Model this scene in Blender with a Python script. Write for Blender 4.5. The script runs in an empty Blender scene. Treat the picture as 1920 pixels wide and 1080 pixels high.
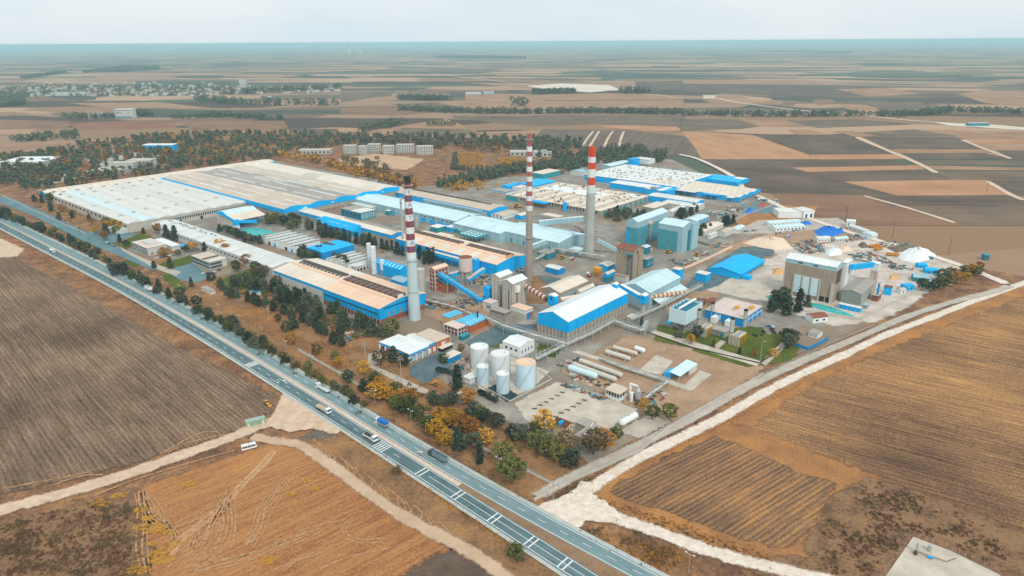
import bpy, math, random
import numpy as np
from mathutils import Vector, Matrix
random.seed(7); RNG = np.random.default_rng(7)
scene = bpy.context.scene
COL = scene.collection
# ---------------------------------------------------------------- camera
H = 200.0                      # drone height above the plain, metres
FOC = 1300.0                   # focal length in pixels of a 1920-wide frame
PITCH = math.atan(462 / FOC)
ROLL = math.radians(-0.35)
cam_d = bpy.data.cameras.new('camera')
cam_d.sensor_width = 36.0
cam_d.lens = 36.0 * FOC / 1920.0
cam_d.clip_start = 1.0
cam_d.clip_end = 200000.0
cam = bpy.data.objects.new('camera', cam_d)
COL.objects.link(cam)
_R = Matrix.Rotation(math.pi / 2 - PITCH, 4, 'X') @ Matrix.Rotation(ROLL, 4, 'Z')
cam.matrix_world = Matrix.Translation((0, 0, H)) @ _R
scene.camera = cam
_R3 = np.array(_R.to_3x3())
# ---------------------------------------------------------------- sky, sun, exposure
SUN_EL, SUN_AZ = math.radians(46), math.radians(158)     # azimuth from +Y towards +X
world = bpy.data.worlds.new('World'); scene.world = world
world.use_nodes = True
wt = world.node_tree; wt.nodes.clear()
_o = wt.nodes.new('ShaderNodeOutputWorld'); _b = wt.nodes.new('ShaderNodeBackground')
_s = wt.nodes.new('ShaderNodeTexSky'); _s.sky_type = 'NISHITA'; _s.sun_disc = False
_s.sun_elevation = SUN_EL; _s.sun_rotation = SUN_AZ
_s.altitude = 200; _s.air_density = 1.0; _s.dust_density = 3.0; _s.ozone_density = 1.0
_sc = wt.nodes.new('ShaderNodeVectorMath'); _sc.operation = 'SCALE'; _sc.inputs['Scale'].default_value = 0.10
wt.links.new(_s.outputs[0], _sc.inputs[0])
_tc = wt.nodes.new('ShaderNodeTexCoord')
_mp = wt.nodes.new('ShaderNodeMapping'); _mp.inputs['Scale'].default_value = (1.0, 1.0, 4.5)
wt.links.new(_tc.outputs['Generated'], _mp.inputs[0])
_n = wt.nodes.new('ShaderNodeTexNoise'); _n.inputs['Scale'].default_value = 2.2
_n.inputs['Detail'].default_value = 5; _n.inputs['Roughness'].default_value = 0.55
wt.links.new(_mp.outputs[0], _n.inputs[0])
_r = wt.nodes.new('ShaderNodeValToRGB')                    # the cloud deck: pale grey to white
_r.color_ramp.elements[0].position = 0.34; _r.color_ramp.elements[0].color = (0.76, 0.895, 0.965, 1)
_r.color_ramp.elements[1].position = 0.66; _r.color_ramp.elements[1].color = (0.95, 0.98, 0.99, 1)
wt.links.new(_n.outputs[0], _r.inputs[0])
_m = wt.nodes.new('ShaderNodeMix'); _m.data_type = 'RGBA'; _m.inputs[0].default_value = 0.88
wt.links.new(_sc.outputs[0], _m.inputs[6]); wt.links.new(_r.outputs[0], _m.inputs[7])
wt.links.new(_m.outputs[2], _b.inputs[0]); _b.inputs[1].default_value = 0.76
wt.links.new(_b.outputs[0], _o.inputs[0])
sun_d = bpy.data.lights.new('sun', 'SUN'); sun_d.energy = 1.5; sun_d.angle = math.radians(12)
sun_d.color = (1.0, 0.95, 0.88)
sun = bpy.data.objects.new('sun', sun_d); COL.objects.link(sun)
_sd = Vector((math.sin(SUN_AZ) * math.cos(SUN_EL), math.cos(SUN_AZ) * math.cos(SUN_EL), math.sin(SUN_EL)))
sun.rotation_euler = (-_sd).to_track_quat('-Z', 'Y').to_euler()
sun.location = (0, 0, 400)
vs = scene.view_settings
vs.view_transform = 'Standard'; vs.look = 'None'; vs.exposure = 0.40; vs.gamma = 1.0; vs.use_curve_mapping = False
cy = scene.cycles
cy.use_denoising = True
cy.max_bounces = 5; cy.diffuse_bounces = 2; cy.glossy_bounces = 2; cy.transmission_bounces = 3
cy.volume_bounces = 2; cy.transparent_max_bounces = 6
cy.sample_clamp_indirect = 6.0
# ---------------------------------------------------------------- survey: picture point -> place on a level at height z
def ray(u, v):
 d = _R3 @ np.array([(u - 960) / FOC, (540 - v) / FOC, -1.0])
 return d
def W(u, v, z=0.0):
 d = ray(u, v); t = (z - H) / d[2]
 return Vector((d[0] * t, d[1] * t, z))
def hgt(base, top):
 b = W(*base); d = ray(*top)
 return H + d[2] * math.hypot(b.x, b.y) / math.hypot(d[0], d[1])
def Zm(x0, y0, s):
 return lambda x, y: (x0 + x / s, y0 + y / s)
za = Zm(0, 280, 4); zb = Zm(400, 280, 4); zc = Zm(800, 280, 4); zd = Zm(1120, 280, 4); ze = Zm(1440, 380, 4)
zf = Zm(480, 440, 4.5714); zg = Zm(780, 460, 4.5714); zh = Zm(1100, 460, 4.5714); zi = Zm(640, 600, 4.5714)
zj = Zm(980, 620, 4.5714); zk = Zm(560, 700, 4.5714); zl = Zm(800, 780, 4); zn = Zm(220, 400, 4)
zm = Zm(60, 280, 3.84); zq = Zm(0, 380, 4); zr = Zm(640, 60, 3); zs = Zm(0, 60, 3); zt = Zm(1280, 60, 3)
c1 = Zm(1160, 370, 7.3846); c2 = Zm(1120, 440, 10.667); c3 = Zm(1000, 480, 8); c4 = Zm(780, 460, 8.709)
c5 = Zm(880, 490, 9.6); c6 = Zm(1440, 460, 8); c7 = Zm(1220, 540, 8); c8 = Zm(700, 570, 8)
d1 = Zm(400, 330, 8); d2 = Zm(560, 410, 8); d3 = Zm(640, 330, 8); d4 = Zm(840, 360, 8); d5 = Zm(900, 290, 6.836)
d6 = Zm(1080, 290, 8); d7 = Zm(1260, 320, 8); d8 = Zm(1380, 380, 6.857)
e1 = Zm(0, 740, 3.177); e2 = Zm(560, 800, 3.2); e3 = Zm(1100, 800, 3.8565); e4 = Zm(1500, 860, 4.5714); e5 = Zm(1400, 540, 3.692)
e6 = Zm(400, 640, 4.8)
TH = math.radians(49.0)                                  # the plant's grid: local x runs right-and-away, y left-and-away
BX = Vector((math.cos(TH), math.sin(TH), 0)); AY = Vector((-math.sin(TH), math.cos(TH), 0))
# ---------------------------------------------------------------- materials
def lin(c):
 if isinstance(c, str):
  c = c.lstrip('#'); c = [int(c[i:i + 2], 16) / 255 for i in (0, 2, 4)]
  return tuple(x / 12.92 if x <= 0.04045 else ((x + 0.055) / 1.055) ** 2.4 for x in c)
 return tuple(c)
class NT:
 def __init__(s, name):
  s.m = bpy.data.materials.new(name); s.m.use_nodes = True
  s.t = s.m.node_tree; s.t.nodes.clear()
  s.o = s.t.nodes.new('ShaderNodeOutputMaterial'); s.p = s.t.nodes.new('ShaderNodeBsdfPrincipled')
  s.t.links.new(s.p.outputs[0], s.o.inputs[0])
  s.p.inputs['Specular IOR Level'].default_value = 0.25
 def n(s, ty, **kw):
  x = s.t.nodes.new('ShaderNode' + ty)
  for k, v in kw.items(): setattr(x, k, v)
  return x
 def l(s, a, b): s.t.links.new(a, b)
 def noise(s, vec, scale, detail=4, rough=0.55, dist=0.0):
  x = s.n('TexNoise'); x.inputs['Scale'].default_value = scale; x.inputs['Detail'].default_value = detail
  x.inputs['Roughness'].default_value = rough; x.inputs['Distortion'].default_value = dist
  if vec is not None: s.l(vec, x.inputs[0])
  return x.outputs[0]
 def ramp(s, fac, stops, mode='LINEAR'):
  x = s.n('ValToRGB'); cr = x.color_ramp; cr.interpolation = mode
  while len(cr.elements) > 1: cr.elements.remove(cr.elements[-1])
  for i, (p, c) in enumerate(stops):
   e = cr.elements[0] if i == 0 else cr.elements.new(p)
   e.position = p; c = lin(c); e.color = (c[0], c[1], c[2], 1)
  s.l(fac, x.inputs[0]); return x.outputs[0]
 def mix(s, fac, a, b, mode='MIX'):
  x = s.n('Mix', data_type='RGBA', blend_type=mode)
  for i, v in ((0, fac), (6, a), (7, b)):
   if isinstance(v, bpy.types.NodeSocket): s.l(v, x.inputs[i])
   elif i == 0: x.inputs[0].default_value = v
   else: c = lin(v); x.inputs[i].default_value = (c[0], c[1], c[2], 1)
  return x.outputs[2]
 def math(s, op, a, b=0.0):
  x = s.n('Math', operation=op)
  for i, v in ((0, a), (1, b)):
   if isinstance(v, bpy.types.NodeSocket): s.l(v, x.inputs[i])
   else: x.inputs[i].default_value = v
  return x.outputs[0]
 def pos(s, scale=(1, 1, 1), rz=0.0):
  g = s.n('NewGeometry'); mp = s.n('Mapping', vector_type='POINT')
  if rz:
   r = s.n('VectorRotate', rotation_type='Z_AXIS'); r.inputs['Angle'].default_value = rz
   s.l(g.outputs['Position'], r.inputs['Vector']); s.l(r.outputs[0], mp.inputs[0])
  else: s.l(g.outputs['Position'], mp.inputs[0])
  mp.inputs['Scale'].default_value = scale
  return mp.outputs[0]
 def bump(s, h, strength=0.4, dist=0.3):
  b = s.n('Bump'); b.inputs['Strength'].default_value = strength; b.inputs['Distance'].default_value = dist
  s.l(h, b.inputs['Height']); s.l(b.outputs[0], s.p.inputs['Normal'])
 def done(s, col=None, rough=0.8):
  if col is not None: s.l(col, s.p.inputs['Base Color'])
  s.p.inputs['Roughness'].default_value = rough
  return s.m
_pm = {}
def pm(name, col, rough=0.65, var=0.16, scale=0.12, stain='#6b5a4a', stain_amt=0.22, metal=0.0, spec=0.25):
 """painted / sheet / concrete surface: base colour, cloudy fading, vertical rain streaks, small shade step per piece"""
 if name in _pm: return _pm[name]
 t = NT(name); c = lin(col)
 v = t.pos((1, 1, 1)); big = t.noise(v, scale, 5, 0.6)
 st = t.noise(t.pos((0.9, 0.9, 0.07)), 1.0, 4, 0.65)
 lo = tuple(x * (1 - var) for x in c); hi = tuple(min(0.92, x * (1 + var * 0.45)) for x in c)
 base = t.ramp(big, [(0.28, lo), (0.72, hi)])
 sf = t.math('MULTIPLY', t.math('SUBTRACT', st, 0.52), stain_amt * 5.0)
 sf = t.math('MINIMUM', t.math('MAXIMUM', sf, 0.0), stain_amt * 2)
 base = t.mix(sf, base, stain)
 oi = t.n('ObjectInfo')
 k = t.math('ADD', t.math('MULTIPLY', oi.outputs['Random'], 0.10), 0.95)
 mul = t.n('VectorMath', operation='SCALE'); t.l(base, mul.inputs[0]); t.l(k, mul.inputs['Scale'])
 t.p.inputs['Metallic'].default_value = metal; t.p.inputs['Specular IOR Level'].default_value = spec
 _pm[name] = t.done(mul.outputs[0], rough); return _pm[name]
def glass_mat(name='window_glass', col=(0.03, 0.06, 0.07)):
 if name in _pm: return _pm[name]
 t = NT(name); t.p.inputs['Base Color'].default_value = (*col, 1); t.p.inputs['Specular IOR Level'].default_value = 0.6
 _pm[name] = t.done(None, 0.12); return _pm[name]
# ---------------------------------------------------------------- meshes
class MB:
 def __init__(s): s.v = []; s.f = []; s.m = []; s.mi = 0
 def add(s, vs, fs):
  k = len(s.v); s.v += [tuple(p) for p in vs]; s.f += [tuple(i + k for i in f) for f in fs]; s.m += [s.mi] * len(fs); return s
 def box(s, x0, x1, y0, y1, z0, z1):
  return s.add([(x0, y0, z0), (x1, y0, z0), (x1, y1, z0), (x0, y1, z0), (x0, y0, z1), (x1, y0, z1), (x1, y1, z1), (x0, y1, z1)],
                     [(0, 3, 2, 1), (4, 5, 6, 7), (0, 1, 5, 4), (1, 2, 6, 5), (2, 3, 7, 6), (3, 0, 4, 7)])
 def hexa(s, p):   # 8 points ordered as in box
  return s.add(p, [(0, 3, 2, 1), (4, 5, 6, 7), (0, 1, 5, 4), (1, 2, 6, 5), (2, 3, 7, 6), (3, 0, 4, 7)])
 def prism(s, prof, d, axis):   # profile of (h, z) extruded along the other axis; axis 'x': profile in y,z
  n = len(prof); d0, d1 = d
  if axis == 'x': a = [(d0, h, z) for h, z in prof]; b = [(d1, h, z) for h, z in prof]
  else: a = [(h, d0, z) for h, z in prof]; b = [(h, d1, z) for h, z in prof]
  return s.add(a + b, [tuple(range(n))[::-1], tuple(range(n, 2 * n))] + [(i, (i + 1) % n, n + (i + 1) % n, n + i) for i in range(n)])
 def cyl(s, c, r0, r1, z0, z1, n=20, cap=True):
  a = [(c[0] + r0 * math.cos(2 * math.pi * i / n), c[1] + r0 * math.sin(2 * math.pi * i / n), z0) for i in range(n)]
  b = [(c[0] + r1 * math.cos(2 * math.pi * i / n), c[1] + r1 * math.sin(2 * math.pi * i / n), z1) for i in range(n)]
  f = [(i, (i + 1) % n, n + (i + 1) % n, n + i) for i in range(n)]
  if cap: f += [tuple(range(n))[::-1], tuple(range(n, 2 * n))]
  return s.add(a + b, f)
 def bar(s, p, q, r, n=6, r2=None):
  p = Vector(p); q = Vector(q); d = (q - p)
  if d.length < 1e-6: return s
  d.normalize(); up = Vector((0, 0, 1)) if abs(d.z) < 0.95 else Vector((1, 0, 0))
  e = d.cross(up).normalized(); g = e.cross(d); r2 = r if r2 is None else r2
  o = math.pi / n
  a = [p + r * (math.cos(2 * math.pi * i / n + o) * e + math.sin(2 * math.pi * i / n + o) * g) for i in range(n)]
  b = [q + r2 * (math.cos(2 * math.pi * i / n + o) * e + math.sin(2 * math.pi * i / n + o) * g) for i in range(n)]
  f = [(i, (i + 1) % n, n + (i + 1) % n, n + i) for i in range(n)] + [tuple(range(n))[::-1], tuple(range(n, 2 * n))]
  return s.add(a + b, f)
 def mesh(s, name, mats, smooth=False):
  me = bpy.data.meshes.new(name); me.from_pydata(s.v, [], s.f)
  for m in (mats if isinstance(mats, (list, tuple)) else [mats]): me.materials.append(m)
  if any(s.m): me.polygons.foreach_set('material_index', s.m)
  if smooth: me.polygons.foreach_set('use_smooth', [True] * len(s.f)); me.set_sharp_from_angle(angle=math.radians(40))
  me.update(); return me
 def build(s, name, mats, parent=None, smooth=False, loc=None, rz=0):
  return put(name, s.mesh(name, mats, smooth), parent, loc, rz)
def put(name, me, parent=None, loc=None, rz=0, scale=None):
 o = bpy.data.objects.new(name, me); COL.objects.link(o)
 if parent is not None: o.parent = parent
 if loc is not None: o.location = loc
 if rz: o.rotation_euler = (0, 0, rz)
 if scale is not None: o.scale = scale
 return o
def tag(o, label=None, cat=None, group=None, kind=None):
 if label: o['label'] = label
 if cat: o['category'] = cat
 if group: o['group'] = group
 if kind: o['kind'] = kind
 return o
def thing(name, label, cat, loc, rz=0.0, group=None):
 o = bpy.data.objects.new(name, None); COL.objects.link(o); o.empty_display_size = 1
 o.location = loc; o.rotation_euler = (0, 0, rz)
 return tag(o, label, cat, group)
def copy_tree(root, loc, rz, label=None, group=None, scale=None):
 r = root.copy(); COL.objects.link(r); r.location = loc; r.rotation_euler = (0, 0, rz)
 if scale is not None: r.scale = scale
 if label: r['label'] = label
 if group: r['group'] = group
 for ch in list(root.children):
  c = ch.copy(); COL.objects.link(c); c.parent = r
  for g in list(ch.children):
   d = g.copy(); COL.objects.link(d); d.parent = c
 return r
_unit = {}
def unit_box(mat):   # a 1 m cube standing centred on its base corner, shared by all alike pieces
 k = mat.name
 if k not in _unit: _unit[k] = MB().box(0, 1, 0, 1, 0, 1).mesh('piece_' + k, mat)
 return _unit[k]
def piece(name, parent, mat, x0, x1, y0, y1, z0, z1):
 return put(name, unit_box(mat), parent, (x0, y0, z0), 0, (x1 - x0, y1 - y0, z1 - z0))
# ================================================================ GROUND
def poly_mesh(name, pts, mat, z):
 me = bpy.data.meshes.new(name); me.from_pydata([(p[0], p[1], z) for p in pts], [], [tuple(range(len(pts)))])
 me.materials.append(mat)
 # consistent upward normal
 if me.polygons[0].normal.z < 0: me.flip_normals()
 return me
def ragged(pts, step, amp):
 out = []; n = len(pts)
 for i in range(n):
  a = np.array(pts[i][:2]); b = np.array(pts[(i + 1) % n][:2]); d = b - a; L = np.linalg.norm(d)
  k = max(1, min(60, int(L / step))); r = np.array([d[1], -d[0]]) / (L + 1e-9)
  for j in range(k):
   q = a + d * (j / k) + (r * random.uniform(-amp, amp) if j else 0)
   out.append(q)
 return out
_soft = {}
def softened(mat):
 """same surface, its rim (attribute edge 0..1) broken up and thinning out into what lies below"""
 if mat.name in _soft: return _soft[mat.name]
 m = mat.copy(); m.name = mat.name + '_thinning'; nt = m.node_tree; out = next(n for n in nt.nodes if n.type == 'OUTPUT_MATERIAL'); p = next(n for n in nt.nodes if n.type == 'BSDF_PRINCIPLED')
 at = nt.nodes.new('ShaderNodeAttribute'); at.attribute_name = 'edge'; g = nt.nodes.new('ShaderNodeNewGeometry'); no = nt.nodes.new('ShaderNodeTexNoise'); no.inputs['Scale'].default_value = .55; no.inputs['Detail'].default_value = 6; no.inputs['Roughness'].default_value = .7; nt.links.new(g.outputs['Position'], no.inputs[0])
 a = nt.nodes.new('ShaderNodeMath'); a.operation = 'MULTIPLY_ADD'; nt.links.new(at.outputs['Fac'], a.inputs[0]); a.inputs[1].default_value = 3.2; a.inputs[2].default_value = -2.35
 b = nt.nodes.new('ShaderNodeMath'); b.operation = 'MULTIPLY_ADD'; b.use_clamp = True; nt.links.new(no.outputs[0], b.inputs[0]); b.inputs[1].default_value = 3.0; nt.links.new(a.outputs[0], b.inputs[2])
 tr = nt.nodes.new('ShaderNodeBsdfTransparent'); mx = nt.nodes.new('ShaderNodeMixShader'); nt.links.new(b.outputs[0], mx.inputs[0]); nt.links.new(tr.outputs[0], mx.inputs[1]); nt.links.new(p.outputs[0], mx.inputs[2]); nt.links.new(mx.outputs[0], out.inputs[0])
 _soft[mat.name] = m; return m
def edge_mesh(name, vs, fs, ed, mat):
 me = bpy.data.meshes.new(name); me.from_pydata(vs, [], fs); me.materials.append(softened(mat)); at = me.attributes.new('edge', 'FLOAT', 'POINT'); at.data.foreach_set('value', ed)
 if sum(p.normal.z * p.area for p in me.polygons) < 0: me.flip_normals()
 return me
def soft_poly(name, pts, mat, z, d, top=1.0):
 P_ = [np.array([p[0], p[1]], float) for p in pts]; n = len(P_); A = sum(P_[i][0] * P_[(i + 1) % n][1] - P_[(i + 1) % n][0] * P_[i][1] for i in range(n)); sg = 1 if A > 0 else -1
 nr = []
 for i in range(n):
  t_ = P_[(i + 2) % n] - P_[(i - 2) % n]; t_ = t_ / (np.linalg.norm(t_) + 1e-9); nr.append(np.array([t_[1], -t_[0]]) * sg)
 vs = [(*(P_[i] + nr[i] * d * random.uniform(.7, 1.2)), z - .012 - .004 * random.random()) for i in range(n)] + [(*P_[i], z) for i in range(n)]
 fs = [(i, (i + 1) % n, n + (i + 1) % n, n + i) for i in range(n)] + [tuple(range(n, 2 * n))]
 return tag(put(name, edge_mesh(name, vs, fs, [0.0] * n + [top] * n, mat)), kind='structure')
SOFT = {'dry_ground': 6, 'dry_grass': 9, 'ploughed_field': 5, 'field_margin': 7, 'weedy_ground': 7, 'bare_field': 5, 'bare_ground': 6, 'dark_soil': 3, 'burnt_ground': 6, 'sand_yard': 8, 'dirt_yard': 7, 'gravel_pad': 3, 'dirt_apron': 3, 'chalk_apron': 3,
  'asphalt_yard': 2.5, 'concrete_yard': 6, 'bare_patch': 5, 'oil_stain_pad': 1.5, 'lawn': 1.5, 'quarry_ground': 12, 'field': 9}
def sheet(name, px, mat, z, kind='structure', fn=None, step=0, amp=0):
 pts = [W(*(fn(*p) if fn else p)) for p in px]
 if step: pts = ragged(pts, step, amp)
 if name in SOFT: return soft_poly(name, pts, mat, z, SOFT[name], {'dry_grass': .47, 'burnt_ground': .6, 'dark_soil': .6, 'oil_stain_pad': .8}.get(name, 1.0))
 o = put(name, poly_mesh(name, pts, mat, z)); tag(o, kind=kind); return o
def smooth_line(pts, k=8):
 P = [np.array(p[:2], float) for p in pts]
 P = [2 * P[0] - P[1]] + P + [2 * P[-1] - P[-2]]; out = []
 for i in range(1, len(P) - 2):
  for j in range(k):
   t = j / k; a, b, c, d = P[i - 1:i + 3]
   out.append(0.5 * ((2 * b) + (-a + c) * t + (2 * a - 5 * b + 4 * c - d) * t * t + (-a + 3 * b - 3 * c + d) * t ** 3))
 out.append(P[-2]); return out
def ribbon(mb, line, w0, w1, z):
 """strip between lateral offsets w0..w1 (metres, right of travel positive); w0 / w1 may be lists along the line"""
 n = len(line); vs = []
 for i, p in enumerate(line):
  a = line[max(0, i - 1)]; b = line[min(n - 1, i + 1)]
  d = (b - a); d = d / (np.linalg.norm(d) + 1e-9); r = np.array([d[1], -d[0]])
  q0 = w0[i] if hasattr(w0, '__len__') else w0; q1 = w1[i] if hasattr(w1, '__len__') else w1
  vs += [(*(p + r * q0), z), (*(p + r * q1), z)]
 mb.add(vs, [(2 * i + 1, 2 * i + 3, 2 * i + 2, 2 * i) for i in range(n - 1)])
def az_of(p, q, fn=None):
 if fn: p, q = fn(*p), fn(*q)
 a, b = W(*p), W(*q); return math.atan2(b.y - a.y, b.x - a.x)
def soil(name, stops, ang, across=3.0, along=60.0, speck=0.5, fine=0.9, bump=0.35, rows=0.0, big=0.35):
 """ploughed / stubble land: drawn-out rows along one bearing, clods, broad patches"""
 t = NT(name)
 v = t.pos((1 / along, 1 / across, 1), -ang)
 r1 = t.noise(v, 1.0, 4, 0.6)
 v2 = t.pos((1 / (along * 0.25), 1 / (across * 0.33), 1), -ang)
 r2 = t.noise(v2, 1.0, 3, 0.6)
 iso = t.noise(t.pos(), fine, 6, 0.7); bg = t.noise(t.pos(), 0.012, 3, 0.5)
 wv = t.n('TexWave', wave_type='BANDS', bands_direction='Y', wave_profile='SIN'); wv.inputs['Scale'].default_value = .314 / (across * 1.05); wv.inputs['Distortion'].default_value = 4.0; wv.inputs['Detail'].default_value = 4; wv.inputs['Detail Scale'].default_value = .6; wv.inputs['Detail Roughness'].default_value = .7
 t.l(t.pos((.25, 1, 1), -ang), wv.inputs[0])
 f = t.math('ADD', t.math('MULTIPLY', r1, 0.45), t.math('MULTIPLY', r2, 0.22))
 f = t.math('ADD', f, t.math('MULTIPLY', wv.outputs['Fac'], rows)); f = t.math('SUBTRACT', f, rows * .5 - .09)
 f = t.math('ADD', f, t.math('MULTIPLY', t.math('SUBTRACT', t.noise(t.pos(), fine * 1.3, 2, .8), .5), speck * .7))
 f = t.math('ADD', f, t.math('MULTIPLY', iso, speck * 0.5))
 f = t.math('ADD', f, t.math('MULTIPLY', bg, big))
 f = t.math('SUBTRACT', f, 0.425 + speck * 0.25 + big * 0.5 - 0.5)
 col = t.ramp(f, stops)
 t.bump(t.math('ADD', r2, t.math('MULTIPLY', iso, 0.8)), bump, 0.5)
 t.p.inputs['Specular IOR Level'].default_value = 0.05
 return t.done(col, 0.95)
def rough_land(name, stops, s1=0.05, s2=0.5, bump=0.5, k=(0.5, 0.55)):
 t = NT(name); a = t.noise(t.pos(), s1, 5, 0.6); b = t.noise(t.pos(), s2, 6, 0.72)
 f = t.math('ADD', t.math('MULTIPLY', a, k[0]), t.math('MULTIPLY', b, k[1]))
 f = t.math('SUBTRACT', f, (k[0] + k[1]) / 2 - 0.5)
 t.bump(b, bump, 0.8); t.p.inputs['Specular IOR Level'].default_value = 0.05
 return t.done(t.ramp(f, stops), 0.95)
def paving(name, c0, c1, scale=0.05, oil=0.0, fine=1.5, rough=0.8):
 t = NT(name); a = t.noise(t.pos(), scale, 6, 0.62); b = t.noise(t.pos(), fine, 5, 0.7)
 f = t.math('ADD', t.math('MULTIPLY', a, 0.7), t.math('MULTIPLY', b, 0.3))
 col = t.ramp(f, [(0.33, c0), (0.66, c1)])
 if oil:
  o = t.noise(t.pos(), 0.03, 5, 0.6)
  g = t.math('MINIMUM', t.math('MAXIMUM', t.math('MULTIPLY', t.math('SUBTRACT', o, 0.52), 6.0), 0.0), oil)
  col = t.mix(g, col, '#4a6068')
 return t.done(col, rough)
# ---- the plain: one sheet to the horizon
t = NT('plain_soil')
v = t.pos((1 / 640.0, 1 / 190.0, 1), math.radians(9))
dist = t.noise(t.pos(), 0.0016, 3, 0.5)
vd = t.n('VectorMath', operation='SCALE'); nn = t.n('TexNoise'); nn.inputs['Scale'].default_value = 0.0011; t.l(t.pos(), nn.inputs[0])
t.l(nn.outputs['Color'], vd.inputs[0]); vd.inputs['Scale'].default_value = 2.6
va = t.n('VectorMath', operation='ADD'); t.l(v, va.inputs[0]); t.l(vd.outputs[0], va.inputs[1])
vo = t.n('TexVoronoi', feature='F1', distance='CHEBYCHEV'); vo.inputs['Scale'].default_value = 1.0; t.l(va.outputs[0], vo.inputs[0])
sp = t.n('SeparateColor'); t.l(vo.outputs['Color'], sp.inputs[0])
cell = t.ramp(sp.outputs[0], [(0.0, '#54483f'), (0.16, '#9f8068'), (0.30, '#7a6250'), (0.42, '#b08c70'), (0.56, '#4e5248'), (0.68, '#957559'), (0.80, '#56604f'), (0.91, '#b8967a')], 'CONSTANT')
rows = t.noise(t.pos((1 / 260., 1 / 9., 1), math.radians(12)), 1.0, 4, 0.6)
cell = t.mix(t.math('MULTIPLY', t.math('SUBTRACT', rows, 0.35), 0.55), cell, '#7d6453')
wood = t.noise(t.pos((1, 1.7, 1)), 0.0011, 7, 0.68)
wf = t.math('MINIMUM', t.math('MAXIMUM', t.math('MULTIPLY', t.math('SUBTRACT', wood, 0.61), 16.0), 0.0), 0.85)
cell = t.mix(wf, cell, '#4d5140')
t.p.inputs['Specular IOR Level'].default_value = 0.05
M_plain = t.done(cell, 0.95)
S = 90000.0
me = bpy.data.meshes.new('plain'); me.from_pydata([(-S, -2000, 0), (S, -2000, 0), (S, S, 0), (-S, S, 0)], [], [(0, 1, 2, 3)])
me.materials.append(M_plain); tag(put('plain', me), kind='structure')
# ---- fields that can be told apart, traced patch by patch
DK = [(0.2, '#463b33'), (0.5, '#66574b'), (0.8, '#8a7462')]
DG = [(0.2, '#51463e'), (0.5, '#736252'), (0.8, '#917a66')]
TN = [(0.2, '#7c5e48'), (0.5, '#a17c60'), (0.8, '#bc9678')]
PT = [(0.2, '#94694a'), (0.5, '#b48462'), (0.8, '#c99d79')]
BR = [(0.2, '#644a39'), (0.5, '#896852'), (0.8, '#a58266')]
RB = [(0.2, '#6a4638'), (0.5, '#8d604c'), (0.8, '#a67c64')]
ANGF = az_of((500, 910), (1000, 920), zt)
fm = {k: soil('field_' + k, st, ANGF, 5.0, 160.0, 0.5, 0.3, 0.2, rows=.16, big=.6) for k, st in
      dict(dark=DK, grey=DG, tan=TN, pale=PT, brown=BR, red=RB).items()}
fm['stripe'] = soil('field_striped', [(0.3, '#946d4e'), (0.48, '#bd8f6c'), (0.62, '#a37856'), (0.8, '#cba283')], az_of((100, 640), (330, 712), zt), 9.0, 900, 0.1, 0.2, 0.2)
fm['dstripe'] = soil('field_dark_rows', [(0.3, '#52463f'), (0.5, '#716156'), (0.72, '#8c7664')], az_of((1500, 560), (1370, 645), zr), 8.0, 500, 0.2, 0.2, 0.2)
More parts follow.
